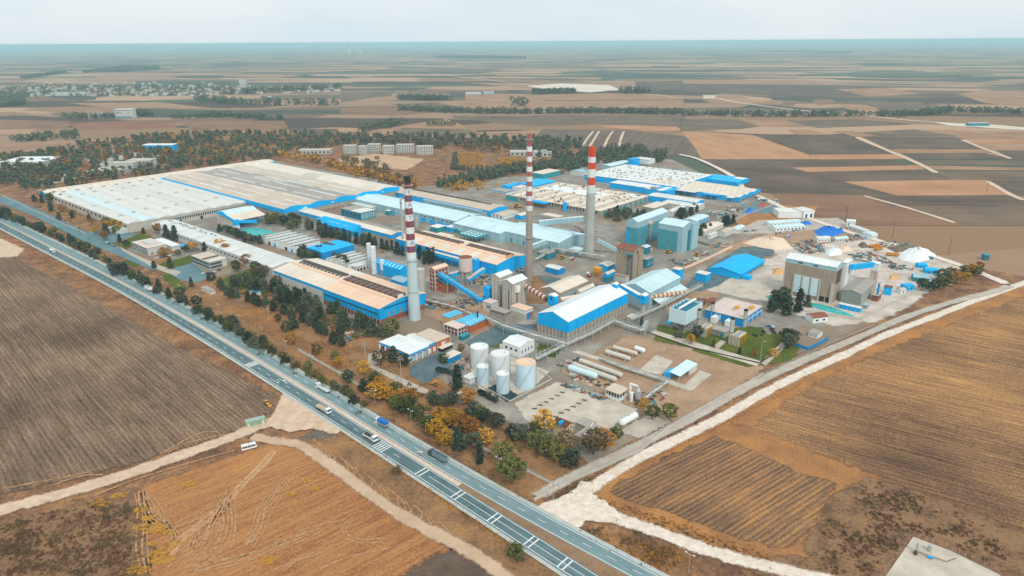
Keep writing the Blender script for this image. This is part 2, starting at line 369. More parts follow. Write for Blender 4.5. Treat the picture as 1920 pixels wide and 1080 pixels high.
FT = [('stripe', [(0, 560), (170, 570), (400, 580), (750, 716), (110, 716), (85, 660), (40, 600)]),
      ('dark', [(400, 580), (860, 580), (970, 590), (1215, 690), (735, 692)]),
      ('pale', [(690, 690), (1215, 690), (1300, 715), (770, 718)]),
      ('dark', [(460, 720), (1190, 720), (1260, 750), (600, 765)]),
      ('pale', [(600, 765), (1330, 750), (1360, 774), (700, 788)]),
      ('dark', [(700, 788), (1380, 776), (1510, 830), (900, 840)]),
      ('pale', [(900, 843), (1700, 832), (1860, 921), (1200, 923)]),
      ('dark', [(110, 718), (440, 722), (900, 845), (1180, 918), (500, 908), (400, 890), (340, 830), (240, 790), (150, 750)]),
      ('brown', [(500, 911), (1000, 920), (1580, 1090), (900, 1080), (620, 990)]),
      ('dark', [(1030, 924), (1860, 923), (1930, 970), (1930, 976), (1190, 981)]),
      ('grey', [(1240, 986), (1930, 979), (1930, 1090), (1590, 1090)]),
      ('dark', [(1230, 684), (1700, 682), (1850, 716), (1300, 716)]),
      ('tan', [(1160, 660), (1690, 660), (1740, 681), (1230, 683)]),
      ('dark', [(1010, 590), (1560, 592), (1690, 659), (1160, 659)]),
      ('tan', [(840, 560), (960, 556), (1110, 589), (970, 589)]),
      ('tan', [(1310, 550), (1930, 562), (1930, 600), (1560, 600)]),
      ('pale', [(1570, 606), (1930, 606), (1930, 628), (1640, 630)]),
      ('tan', [(1650, 636), (1930, 640), (1930, 660), (1700, 660)]),
      ('dark', [(1760, 666), (1930, 666), (1930, 725), (1860, 716)]),
      ('grey', [(1250, 722), (1930, 728), (1930, 750), (1330, 748)]),
      ('tan', [(1330, 751), (1930, 765), (1930, 780), (1370, 775)]),
      ('grey', [(1390, 783), (1930, 783), (1930, 832), (1520, 829)]),
      ('dark', [(1720, 836), (1930, 836), (1930, 925), (1868, 916)]),
      ('tan', [(880, 318), (1160, 316), (1340, 350), (1040, 365)]),
      ('dark', [(1340, 346), (1530, 343), (1560, 375), (1390, 371)]),
      ('tan', [(1560, 350), (1700, 322), (1930, 332), (1930, 420), (1700, 400)]),
      ('grey', [(1700, 312), (1930, 300), (1930, 330), (1740, 330)]),
      ('dark', [(0, 290), (960, 302), (1280, 312), (860, 322), (990, 358), (700, 368), (0, 335)]),
      ('tan', [(0, 272), (700, 268), (930, 300), (0, 288)]),
      ('tan', [(880, 406), (1000, 408), (1140, 450), (950, 455)]),
      ('grey', [(850, 385), (1330, 395), (1440, 430), (1150, 442), (1010, 405)]),
      ('brown', [(720, 378), (840, 380), (870, 404), (760, 410)]),
      ('grey', [(0, 430), (560, 432), (700, 455), (0, 470)]),
      ('tan', [(320, 492), (560, 500), (730, 535), (430, 530)]),
      ('grey', [(0, 490), (310, 492), (420, 532), (320, 545), (0, 555)]),
      ('tan', [(590, 550), (700, 550), (850, 580), (650, 580)]),
      ('grey', [(580, 500), (1000, 492), (1300, 520), (760, 540)]),
      ('tan', [(100, 382), (560, 385), (560, 410), (180, 405)]),
      ('grey', [(1000, 565), (1300, 548), (1560, 588), (1120, 588)])]
FR = [('tan', [(120, 575), (330, 530), (590, 490), (640, 510), (740, 555), (780, 574), (1140, 553), (1085, 610), (900, 622), (560, 627), (200, 604)]),
      ('grey', [(270, 568), (360, 540), (720, 550), (760, 576), (600, 582)]),
      ('dstripe', [(1140, 548), (1600, 555), (1921, 585), (1960, 610), (2030, 712), (1920, 700), (1740, 690), (1360, 652), (1085, 610)]),
      ('grey', [(620, 472), (1930, 468), (1930, 560), (1600, 552), (1380, 520), (1100, 530), (900, 512), (640, 486)]),
      ('pale', [(1385, 520), (1880, 534), (1915, 555), (1720, 556), (1500, 538)]),
      ('tan', [(0, 400), (320, 365), (330, 378), (200, 415)]),
      ('grey', [(270, 406), (520, 396), (720, 430), (480, 436)]),
      ('tan', [(520, 394), (1000, 390), (1920, 382), (1920, 422), (1000, 442), (740, 430)]),
      ('brown', [(0, 430), (330, 425), (560, 450), (300, 470), (0, 460)]),
      ('grey', [(0, 340), (300, 330), (280, 360), (0, 395)]),
      ('tan', [(700, 345), (1080, 350), (1640, 345), (1920, 360), (1920, 378), (700, 388)]),
      ('grey', [(1030, 330), (1120, 328), (1090, 355), (1030, 352)]),
      ('dark', [(1650, 280), (1920, 275), (1920, 325), (1720, 328)]),
      ('tan', [(700, 285), (1300, 290), (1640, 285), (1700, 328), (1100, 322)])]
FS = [('red', [(400, 512), (960, 500), (1000, 540), (420, 552)]),
      ('brown', [(0, 492), (400, 502), (380, 542), (0, 548)]),
      ('pale', [(1080, 572), (1390, 555), (1380, 590), (1110, 592)]),
      ('tan', [(0, 640), (400, 610), (380, 642), (0, 662)]),
      ('grey', [(1480, 357), (1921, 350), (1921, 384), (1440, 386)]),
      ('tan', [(1320, 390), (1921, 376), (1921, 410), (1500, 412)]),
      ('dark', [(1620, 545), (1900, 545), (1910, 592), (1650, 582)]),
      ('tan', [(380, 400), (900, 395), (1200, 430), (600, 425)]),
      ('brown', [(1000, 500), (1600, 500), (1621, 545), (1100, 560)]),
      ('tan', [(560, 240), (1000, 232), (1000, 250), (520, 266)]),
      ('tan', [(1260, 235), (1700, 240), (1560, 258), (1260, 250)])]
_k = 0
for fn, L in ((zs, FS), (zr, FR), (zt, FT)):
 for kind, px in L:
  _k += 1; sheet('field', px, fm[kind], 0.15 + 0.006 * _k, fn=fn)
# pale tramlines in the ploughed field behind the plant, and farm tracks between the fields
M_track = paving('farm_track', '#c2a78c', '#d9c3ab', 0.2)
def track(name, px, w, mat, z, fn=None, k=6, TF=1.0):
 L = smooth_line([W(*(fn(*p) if fn else p)) for p in px], k); mb = MB()
 wv = [w / 2 * (0.82 + 0.36 * random.random()) for _ in L]
 sw = min(w * .36, 2.6); n = len(L); vs = []; ed = []
 for i, p in enumerate(L):
  a = L[max(0, i - 1)]; b = L[min(n - 1, i + 1)]; d = (b - a) / (np.linalg.norm(b - a) + 1e-9); r_ = np.array([d[1], -d[0]])
  for o_, e_ in ((-wv[i] - sw, 0), (-wv[i] + sw, 1), (wv[i] - sw, 1), (wv[i] + sw, 0)): vs.append((*(p + r_ * o_), z - (.01 if not e_ else 0))); ed.append(float(e_) * (TF if 0 < i < n - 1 else 0))
 fs = [(4 * i + j, 4 * i + j + 1, 4 * i + j + 5, 4 * i + j + 4) for i in range(n - 1) for j in range(3)]
 return tag(put(name, edge_mesh(name, vs, fs, ed, mat)), kind='structure')
for a, b, c in [((1420, 556), (1385, 600), (1355, 645)), ((1452, 556), (1425, 600), (1395, 648)), ((1530, 556), (1500, 600), (1478, 650)), ((1590, 556), (1570, 610), (1560, 660))]:
 track('farm_track', (a, b, c), 5, M_track, 0.75, zr)
track('farm_track', ((965, 588), (1120, 655), (1300, 730), (1440, 800)), 9, M_track, 0.8, zt)
track('farm_track', ((1560, 604), (1700, 660), (1860, 720)), 8, M_track, 0.8, zt)
track('farm_track', ((1000, 920), (1240, 985), (1560, 1085)), 6, M_track, 0.8, zt)
track('farm_track', ((1700, 835), (1850, 920), (1925, 950)), 8, M_track, 0.8, zt)
track('farm_track', ((180, 370), (300, 395), (480, 420), (700, 445), (1000, 470), (1300, 500), (1600, 520), (1930, 545)), 16, M_track, 0.8, zt)
track('farm_track', ((480, 232), (760, 262), (1080, 300), (1400, 318), (1920, 370)), 14, M_track, 0.8, zr)
M_quarry = paving('quarry_pale', '#cfc0ac', '#e4d9c8', 0.02)
sheet('quarry_ground', [(1050, 305), (1230, 290), (1500, 300), (1560, 325), (1400, 340), (1180, 325)], M_quarry, 0.7, fn=zr)
sheet('quarry_ground', [(1430, 512), (1700, 520), (1930, 540), (1930, 552), (1500, 525)], M_quarry, 0.7, fn=zt)
# ---- land around the plant
M_scrub = rough_land('dry_scrub', [(0.22, '#4c3d2e'), (0.40, '#755a42'), (0.54, '#9a7350'), (0.66, '#ad8350'), (0.80, '#6c6640')], .05, .6, .6, (.6, .55))
M_scrub2 = rough_land('brown_scrub', [(0.22, '#453429'), (0.40, '#6c5040'), (0.52, '#8f694c'), (0.62, '#ac8058'), (0.74, '#75603f'), (0.86, '#b99270')], 0.06, 0.5, .6, (.6, .6))
M_orange = rough_land('orange_grass', [(0.2, '#664b37'), (0.42, '#93694a'), (0.56, '#b27e4c'), (0.66, '#c68e48'), (0.82, '#a08060')], 0.05, 0.7)
M_weeds = rough_land('dark_weeds', [(0.24, '#41352b'), (0.38, '#6a5442'), (0.50, '#8f6c50'), (0.60, '#9c7a5a'), (0.72, '#7a6648'), (0.84, '#bd9a78')], 0.09, 0.6, 1.0, (0.55, 0.7))
t = NT('yard_concrete'); a = t.noise(t.pos(), .045, 6, .65); b = t.noise(t.pos(), .9, 5, .7); c = t.noise(t.pos((1, 1, 1), .6), .02, 5, .6)
col = t.ramp(t.math('ADD', t.math('MULTIPLY', a, .7), t.math('MULTIPLY', b, .3)), [(.32, '#64666300'[:7]), (.5, '#8d877d'), (.66, '#b0a89b')])
M_yard = t.done(t.mix(t.math('MINIMUM', t.math('MAXIMUM', t.math('MULTIPLY', t.math('SUBTRACT', c, .47), 7.0), 0.0), .85), col, '#8d7660'), .85)
M_pale = paving('pale_concrete', '#a99d8d', '#d3c8b8', 0.1)
M_sand = paving('white_sand', '#a39384', '#dfd3c6', 0.06)
M_gdirt = rough_land('site_dirt', [(0.2, '#7d6450'), (0.45, '#a1836a'), (0.6, '#b5967a'), (0.8, '#a77f58')], 0.05, 0.5)
M_lawn = rough_land('lawn_grass', [(0.25, '#39451f'), (0.5, '#556028'), (0.75, '#7c7a38')], 0.07, 0.8, 0.3)
M_asph = paving('yard_asphalt', '#405459', '#6b7f82', 0.08)
M_bluea = paving('service_asphalt', '#4f7078', '#708c92', 0.05)
M_dirt = paving('dirt_road', '#b99c82', '#dcc2a8', 0.25)
M_chalk = paving('chalk_track', '#c9b49e', '#ece0d2', 0.35)
M_grav = paving('gravel_track', '#a3978a', '#c4b9ab', 0.15)
# whole foreground belt of dry land under everything nearby
sheet('dry_land', [(-900, 330), (60, 318), (330, 262), (700, 262), (1010, 268), (1260, 300), (1300, 330), (1420, 380), (1700, 480), (1920, 520), (2500, 600), (2500, 1500), (-900, 1500)], M_scrub2, 0.9)
# site ground inside the fence
sheet('yard_ground', [(60, 385), (330, 330), (500, 300), (745, 345), (1000, 330), (1130, 300), (1260, 300), (1420, 375), (1640, 450), (1800, 510), (1735, 545), (1670, 590), (1560, 640), (1430, 690), (1050, 905), (880, 800), (640, 668), (460, 560), (250, 470)], M_yard, 0.95)
Lf = []
_gk = 0
JAG = {'dry_ground': (3, 1.6), 'dry_grass': (2.5, 2.0), 'lawn': (3, 0.5), 'ploughed_field': (4, 1.1), 'field_margin': (3, 1.6), 'weedy_ground': (3, 1.5), 'bare_field': (3, 1.2),
       'bare_ground': (3, 1.3), 'dark_soil': (2, 0.8), 'burnt_ground': (2.5, 1.2), 'sand_yard': (4, 1.5), 'dirt_yard': (4, 1.5), 'gravel_pad': (2.5, 0.7), 'dirt_apron': (2.5, 0.8),
       'chalk_apron': (2.5, 0.7), 'asphalt_yard': (4, 0.4), 'concrete_yard': (5, 0.6), 'quarry_ground': (6, 3.0), 'bare_patch': (3, 1.2), 'oil_stain_pad': (1.5, 0.5), 'path': (4, 0.2)}
def gp(name, px, mat, z, fn=None):
 global _gk
 _gk += 1; z += 0.001 * _gk
 st, am = JAG.get(name, (0, 0)); return sheet(name, px, mat, z, fn=fn, step=st, amp=am)
# park strip between wall and highway, gardens
gp('dry_ground', [(330, 535), (420, 520), (520, 540), (700, 640), (880, 800), (1050, 908), (1000, 945), (860, 850), (640, 735), (480, 640)], M_scrub, 1.0)
gp('dry_ground', [(60, 385), (120, 372), (330, 470), (300, 500), (180, 470)], M_scrub, 1.0)
gp('dry_ground', [(1060, 700), (1190, 632), (1240, 648), (1430, 685), (1370, 730), (1270, 800), (1210, 770)], M_gdirt, 1.0)
gp('dry_ground', [(700, 690), (790, 700), (1000, 830), (1090, 870), (1040, 905), (860, 800)], M_scrub, 1.02)
gp('dry_ground', [(1240, 555), (1300, 535), (1345, 548), (1330, 575), (1255, 590)], M_gdirt, 1.0)
gp('dry_ground', [(800, 590), (870, 560), (930, 548), (960, 580), (930, 640), (880, 620)], M_gdirt, 1.0)
gp('dry_ground', [(990, 570), (1010, 520), (1080, 530), (1045, 565)], M_scrub, 1.0)
gp('dry_ground', [(1380, 420), (1440, 385), (1530, 390), (1500, 430), (1375, 435)], M_orange, 1.0)
gp('lawn', [(1300, 660), (1330, 625), (1400, 615), (1470, 620), (1500, 650), (1480, 680), (1400, 690)], M_lawn, 1.05)
gp('lawn', [(1228, 640), (1236, 612), (1300, 625), (1330, 645), (1300, 655)], M_lawn, 1.05)
gp('lawn', [(215, 462), (262, 440), (290, 448), (240, 466)], M_lawn, 1.05)
gp('lawn', [(300, 497), (360, 480), (366, 492), (315, 508)], M_lawn, 1.05)
gp('lawn', [(430, 520), (470, 506), (500, 520), (470, 545), (400, 535)], M_lawn, 1.05)
gp('lawn', [(94, 422), (110, 418), (150, 440), (198, 463), (190, 470), (150, 452)], M_lawn, 1.05)
gp('lawn', [(232, 492), (252, 485), (270, 498), (250, 502)], M_lawn, 1.05)
gp('lawn', [(300, 520), (322, 514), (352, 545), (340, 548)], M_lawn, 1.05)
gp('lawn', [(910, 650), (945, 632), (970, 628), (940, 655)], M_lawn, 1.05)
gp('lawn', [(1008, 668), (1012, 648), (1050, 655), (1040, 672)], M_lawn, 1.05)
gp('dry_grass', [(440, 580), (520, 585), (560, 620), (530, 640), (470, 605)], M_orange, 1.06)
gp('dry_grass', [(560, 640), (640, 655), (660, 690), (610, 690)], M_orange, 1.06)
# inner roads and yards
gp('service_road', [(0, 372), (10, 368), (90, 402), (170, 440), (235, 470), (300, 505), (290, 510), (160, 455), (60, 405), (0, 382)], M_bluea, 1.1)
gp('car_park', [(165, 438), (200, 428), (262, 440), (220, 455), (200, 462)], M_bluea, 1.12)
gp('car_park', [(310, 510), (360, 495), (395, 520), (372, 532), (340, 528)], M_bluea, 1.12)
gp('path', [(225, 465), (300, 500), (340, 512), (330, 520), (290, 505), (230, 472)], M_grav, 1.13)
gp('path', [(238, 470), (255, 462), (300, 485), (285, 492)], M_yard, 1.13)
gp('asphalt_yard', [(775, 690), (815, 668), (850, 660), (842, 690), (800, 720), (770, 705)], M_asph, 1.1)
gp('asphalt_yard', [(876, 645), (935, 612), (1005, 612), (1000, 618), (945, 640), (900, 660)], M_asph, 1.1)
gp('asphalt_yard', [(1285, 540), (1335, 500), (1392, 466), (1452, 464), (1445, 480), (1400, 492), (1348, 535), (1312, 548)], M_asph, 1.19)
gp('asphalt_yard', [(1385, 395), (1425, 380), (1470, 388), (1440, 402), (1395, 400)], M_bluea, 1.1)
gp('asphalt_yard', [(1010, 520), (1130, 538), (1140, 560), (1080, 555), (1040, 545)], M_asph, 1.1)
gp('concrete_yard', [(1010, 490), (1120, 475), (1180, 470), (1310, 470), (1270, 510), (1180, 540), (1060, 525)], M_yard, 1.08)
gp('concrete_yard', [(1330, 545), (1420, 505), (1470, 500), (1465, 570), (1400, 560)], M_pale, 1.1)
gp('gravel_pad', [(970, 760), (1045, 722), (1190, 770), (1130, 812), (1090, 805), (1050, 792), (1000, 800)], M_pale, 1.1)
gp('gravel_pad', [(1165, 812), (1215, 785), (1255, 792), (1196, 822)], M_grav, 1.1)
gp('slab', [(1276, 732), (1312, 697), (1334, 705), (1296, 736)], M_pale, 1.12)
gp('slab', [(1195, 700), (1230, 668), (1262, 680), (1240, 705)], M_pale, 1.12)
gp('path', [(1070, 662), (1085, 660), (1300, 730), (1295, 737)], M_pale, 1.12)
gp('path', [(1215, 628), (1228, 622), (1425, 680), (1420, 690)], M_pale, 1.12)
gp('path', [(1425, 683), (1470, 640), (1480, 645), (1436, 688)], M_grav, 1.12)
gp('car_park', [(1430, 620), (1462, 600), (1475, 595), (1500, 612), (1470, 625), (1440, 630)], M_yard, 1.11)
gp('path', [(1325, 660), (1352, 640), (1362, 643), (1338, 664)], M_grav, 1.12)
gp('sand_yard', [(1420, 500), (1530, 455), (1640, 455), (1790, 500), (1730, 545), (1700, 570), (1640, 600), (1560, 610), (1470, 580)], M_sand, 1.08)
gp('sand_yard', [(1440, 460), (1600, 430), (1640, 450), (1480, 490)], M_sand, 1.07)
gp('dirt_yard', [(1340, 470), (1450, 440), (1600, 425), (1640, 445), (1470, 465), (1400, 470)], M_gdirt, 1.09)
gp('car_park', [(1370, 440), (1420, 415), (1570, 410), (1600, 425), (1450, 440)], M_grav, 1.1)
gp('path', [(690, 668), (720, 655), (740, 662), (700, 690), (800, 735), (795, 745), (690, 690)], M_grav, 1.12)
gp('path', [(690, 690), (706, 690), (805, 735), (795, 745)], M_grav, 1.13)
gp('tank_pad', [(880, 690), (930, 660), (1030, 700), (1000, 730), (945, 755), (900, 735)], M_pale, 1.12)
gp('oil_stain_pad', [(912, 733), (938, 722), (968, 745), (952, 756)], paving('wet_asphalt', '#20363c', '#31484e', 0.3), 1.14)
gp('scrap_yard', [(1190, 430), (1330, 395), (1400, 400), (1380, 420), (1330, 440)], M_yard, 1.06)
# back side
gp('dry_ground', [(690, 330), (800, 300), (920, 295), (1000, 310), (900, 345), (780, 350)], M_scrub2, 1.01)
gp('quarry_ground', [(640, 300), (700, 290), (790, 300), (760, 318), (660, 310)], paving('orange_quarry', '#b08a66', '#cfae8c', 0.05), 1.02)
gp('car_park', [(160, 300), (250, 285), (310, 292), (240, 310), (190, 318)], M_grav, 1.02)
gp('concrete_yard', [(60, 340), (160, 320), (170, 328), (70, 352)], M_pale, 1.03)
# ---- near fields
A_left = az_of((20, 640), (190, 860))
M_fl = soil('left_stubble', [(0.22, '#44362b'), (0.40, '#665242'), (0.55, '#876e58'), (0.7, '#a98c72'), (0.88, '#bd9e80')], A_left, 2.3, 34.0, 1.0, 1.1, 0.7, rows=.09, big=.55)
gp('ploughed_field', [(-700, 430), (-60, 458), (20, 486), (130, 545), (240, 605), (330, 660), (440, 712), (505, 742), (520, 765), (462, 800), (380, 828), (250, 868), (100, 905), (-80, 940), (-700, 1040)], M_fl, 1.2)
gp('bare_patch', [(-60, 440), (0, 452), (42, 470), (30, 482), (-60, 488)], M_dirt, 1.22)
A_r = az_of((600, 640), (1920, 945), e5)
M_fr = soil('right_stubble', [(0.20, '#45342a'), (0.38, '#6e5340'), (0.53, '#97714f'), (0.66, '#b98a5a'), (0.84, '#d39c5a')], A_r, 3.2, 42.0, 0.9, 1.0, 0.7, rows=.07, big=.55)
gp('ploughed_field', [(1385, 795), (1420, 765), (1500, 718), (1600, 668), (1750, 612), (1920, 548), (2500, 420), (2700, 1300), (2100, 1090), (1920, 1012), (1780, 950), (1640, 905), (1500, 868), (1400, 828)], M_fr, 1.2)
gp('field_margin', [(1350, 805), (1400, 762), (1500, 706), (1620, 655), (1760, 598), (1935, 530), (1935, 546), (1760, 612), (1620, 668), (1510, 722), (1430, 772), (1392, 805)], M_orange, 1.22)
A_s = az_of((220, 490), (930, 130), e3)
M_fs = soil('small_stubble', [(0.22, '#45382f'), (0.42, '#6c5544'), (0.56, '#936e50'), (0.7, '#bb8850'), (0.86, '#cf9650')], A_s, 2.4, 26.0, 0.9, 1.1, 0.7, rows=.14)
gp('field_margin', [(1108, 925), (1180, 880), (1340, 800), (1400, 808), (1560, 872), (1640, 905), (1560, 950), (1520, 1045), (1440, 1058), (1300, 1000), (1150, 950)], M_orange, 1.23)
gp('ploughed_field', [(1150, 925), (1230, 880), (1342, 826), (1400, 852), (1500, 898), (1560, 912), (1540, 935), (1500, 1000), (1460, 1025), (1400, 1012), (1300, 975), (1190, 938)], M_fs, 1.26)
gp('weedy_ground', [(1530, 1060), (1530, 1000), (1570, 945), (1640, 908), (1780, 955), (1920, 1015), (2200, 1120), (2200, 1400), (1450, 1400), (1440, 1064)], M_weeds, 1.24)
# lower left: bare orange field with wheel tracks, and the weedy corner
A_o = az_of((900, 1000), (1900, 560), e1)
M_fo = soil('bare_field', [(0.22, '#6e482f'), (0.42, '#956340'), (0.56, '#af7c50'), (0.72, '#bc8650'), (0.86, '#d3a070')], A_o, 3.0, 30.0, 0.7, 0.9, 0.5, rows=.04)
gp('bare_field', [(255, 925), (330, 902), (430, 868), (510, 840), (560, 850), (620, 892), (700, 950), (770, 1000), (900, 1075), (1000, 1180), (240, 1400), (262, 1000)], M_fo, 1.22)
gp('weedy_ground', [(-500, 1060), (-60, 1000), (60, 980), (180, 952), (256, 930), (263, 1000), (262, 1090), (240, 1400), (-500, 1400)], M_weeds, 1.23)
gp('bare_ground', [(560, 835), (615, 800), (640, 815), (720, 870), (840, 960), (960, 1040), (1080, 1110), (960, 1100), (840, 1010), (740, 955), (650, 890)], M_scrub, 1.22)
gp('dark_soil', [(566, 826), (590, 812), (622, 812), (630, 818), (600, 828)], paving('dark_soil', '#5e5348', '#7b6c5c', 0.3), 1.25)
gp('burnt_ground', [(760, 1085), (800, 1060), (850, 1042), (900, 1062), (950, 1110), (860, 1180)], paving('burnt_soil', '#53443a', '#6f5b4b', 0.15), 1.25)
M_straw = rough_land('straw', [(0.25, '#b57c2c'), (0.5, '#d39a3c'), (0.75, '#c08e44')], 0.3, 1.2)
for _q, (c, r) in enumerate([((1120, 552), 3.2), ((885, 752), 2.6), ((930, 815), 4), ((840, 702), 2.6), ((835, 808), 2.6), ((1000, 840), 2.0), ((912, 905), 1.8), ((980, 945), 2.4), ((965, 1000), 4), ((920, 965), 1.8), ((1040, 908), 2.4), ((825, 1060), 3.4), ((1600, 1003), 2.4), ((1830, 525), 1.8), ((1880, 575), 1.8), ((1740, 605), 1.8), ((710, 615), 2.8), ((600, 670), 3.6)]):
 cpt = W(*e1(*c)); pts = []
 for i in range(14):
  a = i / 14 * 6.283; rr = r * random.uniform(0.6, 1.25); pts.append((cpt.x + 1.3 * rr * math.cos(a), cpt.y + .8 * rr * math.sin(a)))
 soft_poly('straw_patch', pts, M_straw, 1.60 + 0.003 * _q, 2.4, .42)
M_rut = soil('wheel_rut', [(0.25, '#a07450'), (0.5, '#bd8f66'), (0.75, '#d2a880')], 0.0, 2.0, 3.0, 0.6, 1.2, 0.2)
R1 = [[(1640, 330), (1560, 420), (1440, 540), (1330, 660), (1200, 770), (1060, 880), (1000, 960)],
      [(1655, 335), (1580, 430), (1460, 545), (1345, 672), (1215, 785), (1080, 895), (1020, 985)],
      [(1420, 560), (1375, 650), (1385, 760), (1370, 870), (1320, 950), (1230, 1010)],
      [(1400, 570), (1330, 680), (1335, 780), (1300, 880), (1240, 960), (1120, 1020)],
      [(1340, 660), (1290, 760), (1240, 860), (1190, 940), (1110, 990)],
      [(1310, 690), (1240, 800), (1170, 890), (1090, 960), (960, 1050)],
      [(1250, 740), (1180, 840), (1140, 940)],
      [(820, 585), (845, 680), (860, 780), (850, 900), (858, 1000), (880, 1090)],
      [(850, 575), (870, 670), (905, 740), (960, 790)],
      [(880, 610), (930, 690), (985, 760), (1040, 830), (1060, 900)],
      [(1740, 480), (1640, 590), (1560, 700), (1520, 820), (1450, 920)],
      [(1760, 500), (1665, 610), (1590, 710), (1545, 830), (1480, 930)],
      [(1330, 640), (1200, 720), (1080, 790), (960, 840)],
      [(1900, 800), (1700, 880), (1500, 960), (1300, 1010), (1100, 1060)],
      [(1900, 820), (1720, 900), (1520, 980), (1320, 1030), (1120, 1085)],
      [(1900, 940), (1760, 1010), (1640, 1080)]]
for i, L in enumerate(R1 + [[(x + random.uniform(14, 40) * sg, y + random.uniform(-14, 14)) for x, y in L] for L in R1[2:] for sg in (-1, 1)]): track('wheel_track', L, (3.2 if i < 2 else 1.1) * random.uniform(.8, 1.2), M_rut, 1.36 + 0.003 * i, e1, TF=.62 if i < 2 else .53)
for i, L in enumerate([[(330, 560), (285, 590), (265, 640), (300, 690), (400, 715), (540, 700)], [(340, 575), (300, 600), (285, 640), (315, 675), (400, 695), (540, 680)], [(0, 640), (150, 600), (300, 570)], [(100, 880), (300, 800), (560, 740), (700, 690)]]):
 track('wheel_track', L, 1.4, M_rut, 1.41 + 0.003 * i, e2, TF=.52)
# the same kind of ruts beside the dirt road and in the bare strip
for i, L in enumerate([[(940, 380), (1060, 310), (1200, 240), (1330, 235)], [(990, 365), (1120, 300), (1290, 262), (1420, 240)], [(0, 580), (200, 540), (420, 500), (620, 450)], [(300, 560), (480, 500), (640, 490)], [(560, 620), (700, 560), (900, 490), (1200, 400), (1420, 340)]]):
 track('wheel_track', L, 1.6, M_rut, 1.43 + 0.003 * i, e1, TF=.52)
for i in range(16):
 x = 80 + i * 50; y = 80 + i * 33
 track('wheel_track', [(x, y), (x + 60, y + 60 + 20 * (i % 3)), (x + 40 + 30 * (i % 2), y + 130)], 1.1, M_rut, 1.45 + 0.002 * i, e2, TF=.52)
# ---- dirt roads
track('dirt_road', [(-150, 1012), (0, 962), (120, 930), (250, 890), (340, 858), (430, 826), (500, 797), (545, 782), (590, 762)], 8.2, M_dirt, 1.5)
track('dirt_road', [(470, 822), (510, 830), (560, 838), (600, 862), (650, 898), (720, 950), (790, 992), (850, 1022), (910, 1058), (960, 1100), (1010, 1160)], 6.0, paving('dirt_track', '#b39679', '#cfb195', 0.1), 1.52)
gp('dirt_apron', [(505, 800), (525, 765), (535, 742), (548, 746), (640, 800), (632, 815), (590, 805), (545, 812)], M_dirt, 1.54)
gp('chalk_apron', [(1005, 958), (1045, 945), (1078, 930), (1092, 912), (1108, 914), (1104, 932), (1145, 960), (1165, 976), (1140, 980), (1095, 978), (1082, 992), (1052, 986)], M_chalk, 1.53)
track('chalk_track', [(1080, 938), (1130, 905), (1200, 862), (1290, 818), (1360, 783), (1430, 742), (1500, 706), (1580, 670), (1660, 632), (1750, 597), (1840, 562), (1960, 520), (2100, 480)], 6.0, M_chalk, 1.55)
track('chalk_track', [(1095, 958), (1160, 978), (1240, 1005), (1320, 1035), (1400, 1058), (1500, 1082), (1620, 1110)], 6.4, M_chalk, 1.56)
track('gravel_track', [(1000, 940), (1080, 895), (1200, 838), (1300, 785), (1400, 730), (1500, 682), (1600, 640), (1700, 597), (1790, 568), (1860, 550), (1895, 538)], 6.0, M_grav, 1.57)
track('farm_track', [(1895, 538), (1800, 500), (1700, 468), (1600, 440), (1500, 405), (1440, 378), (1395, 355), (1370, 330), (1310, 300), (1270, 290)], 8.0, M_chalk, 1.58)
# ================================================================ HIGHWAY
AZR = math.radians(131.8)
RD = np.array([math.sin(AZR), math.cos(AZR)]); RN = np.array([RD[1], -RD[0]])
_lines = dict(
 R=[(0, 406.3), (130.8, 469.6), (200, 502.5), (271.7, 538.3), (330, 569.6), (400, 606.3), (537.5, 689.6), (689.2, 779.6), (734, 807.5), (803.3, 848.3), (872.5, 889.6), (1031.7, 979.6), (1199, 1067.5)],
 RL=[(400, 625), (508, 689.6), (560, 721), (655.8, 779.6), (720, 820), (831.7, 889.6), (880, 918), (986.7, 979.6), (1040, 1009.6), (1171.7, 1079.6)],
 LR=[(400, 633), (492.5, 689.6), (560, 731.7), (635.8, 779.6), (730, 839), (800, 883), (880, 933), (952.5, 979.6), (1040, 1035.4), (1109, 1079.6)],
 LL=[(0, 428.8), (78, 469.6), (200, 533), (265, 569.6), (400, 650.4), (461.7, 689.6), (560, 752.5), (588, 770), (720, 856.7), (770.8, 889.6), (880, 960.8), (908, 979.6), (1040, 1066)])
def _sn(p): w = W(*p); q = np.array([w.x, w.y]); return q @ RD, q @ RN
_fit = {}
for k, L in _lines.items():
 a = np.array(sorted(_sn(p) for p in L)); _fit[k] = a
def nline(k, s):
 if k in ('RL', 'LR') and s < _fit[k][0, 0]:      # far stretch: keep the carriageway width
  o = 'R' if k == 'RL' else 'LL'
  return nline(o, s) + (_fit[k][0, 1] - nline(o, _fit[k][0, 0]))
 a = _fit[k]
 if s < a[0, 0]: return a[0, 1] + (s - a[0, 0]) * (a[1, 1] - a[0, 1]) / (a[1, 0] - a[0, 0]) * 0.5
 if s > a[-1, 0]: return a[-1, 1] + (s - a[-1, 0]) * (a[-1, 1] - a[-3, 1]) / (a[-1, 0] - a[-3, 0])
 return float(np.interp(s, a[:, 0], a[:, 1]))
_ss = np.arange(-1500, -40, 6.0)
_tab = {k: np.array([nline(k, s) for s in _ss]) for k in _lines}
_ker = np.hanning(25); _ker /= _ker.sum()
for k in _tab: _tab[k] = np.convolve(np.pad(_tab[k], 12, mode='reflect', reflect_type='odd'), _ker, 'valid')
def nn_(k, s): return float(np.interp(s, _ss, _tab[k]))
def SN(s, n, z=0.0): p = RD * s + RN * n; return Vector((p[0], p[1], z))
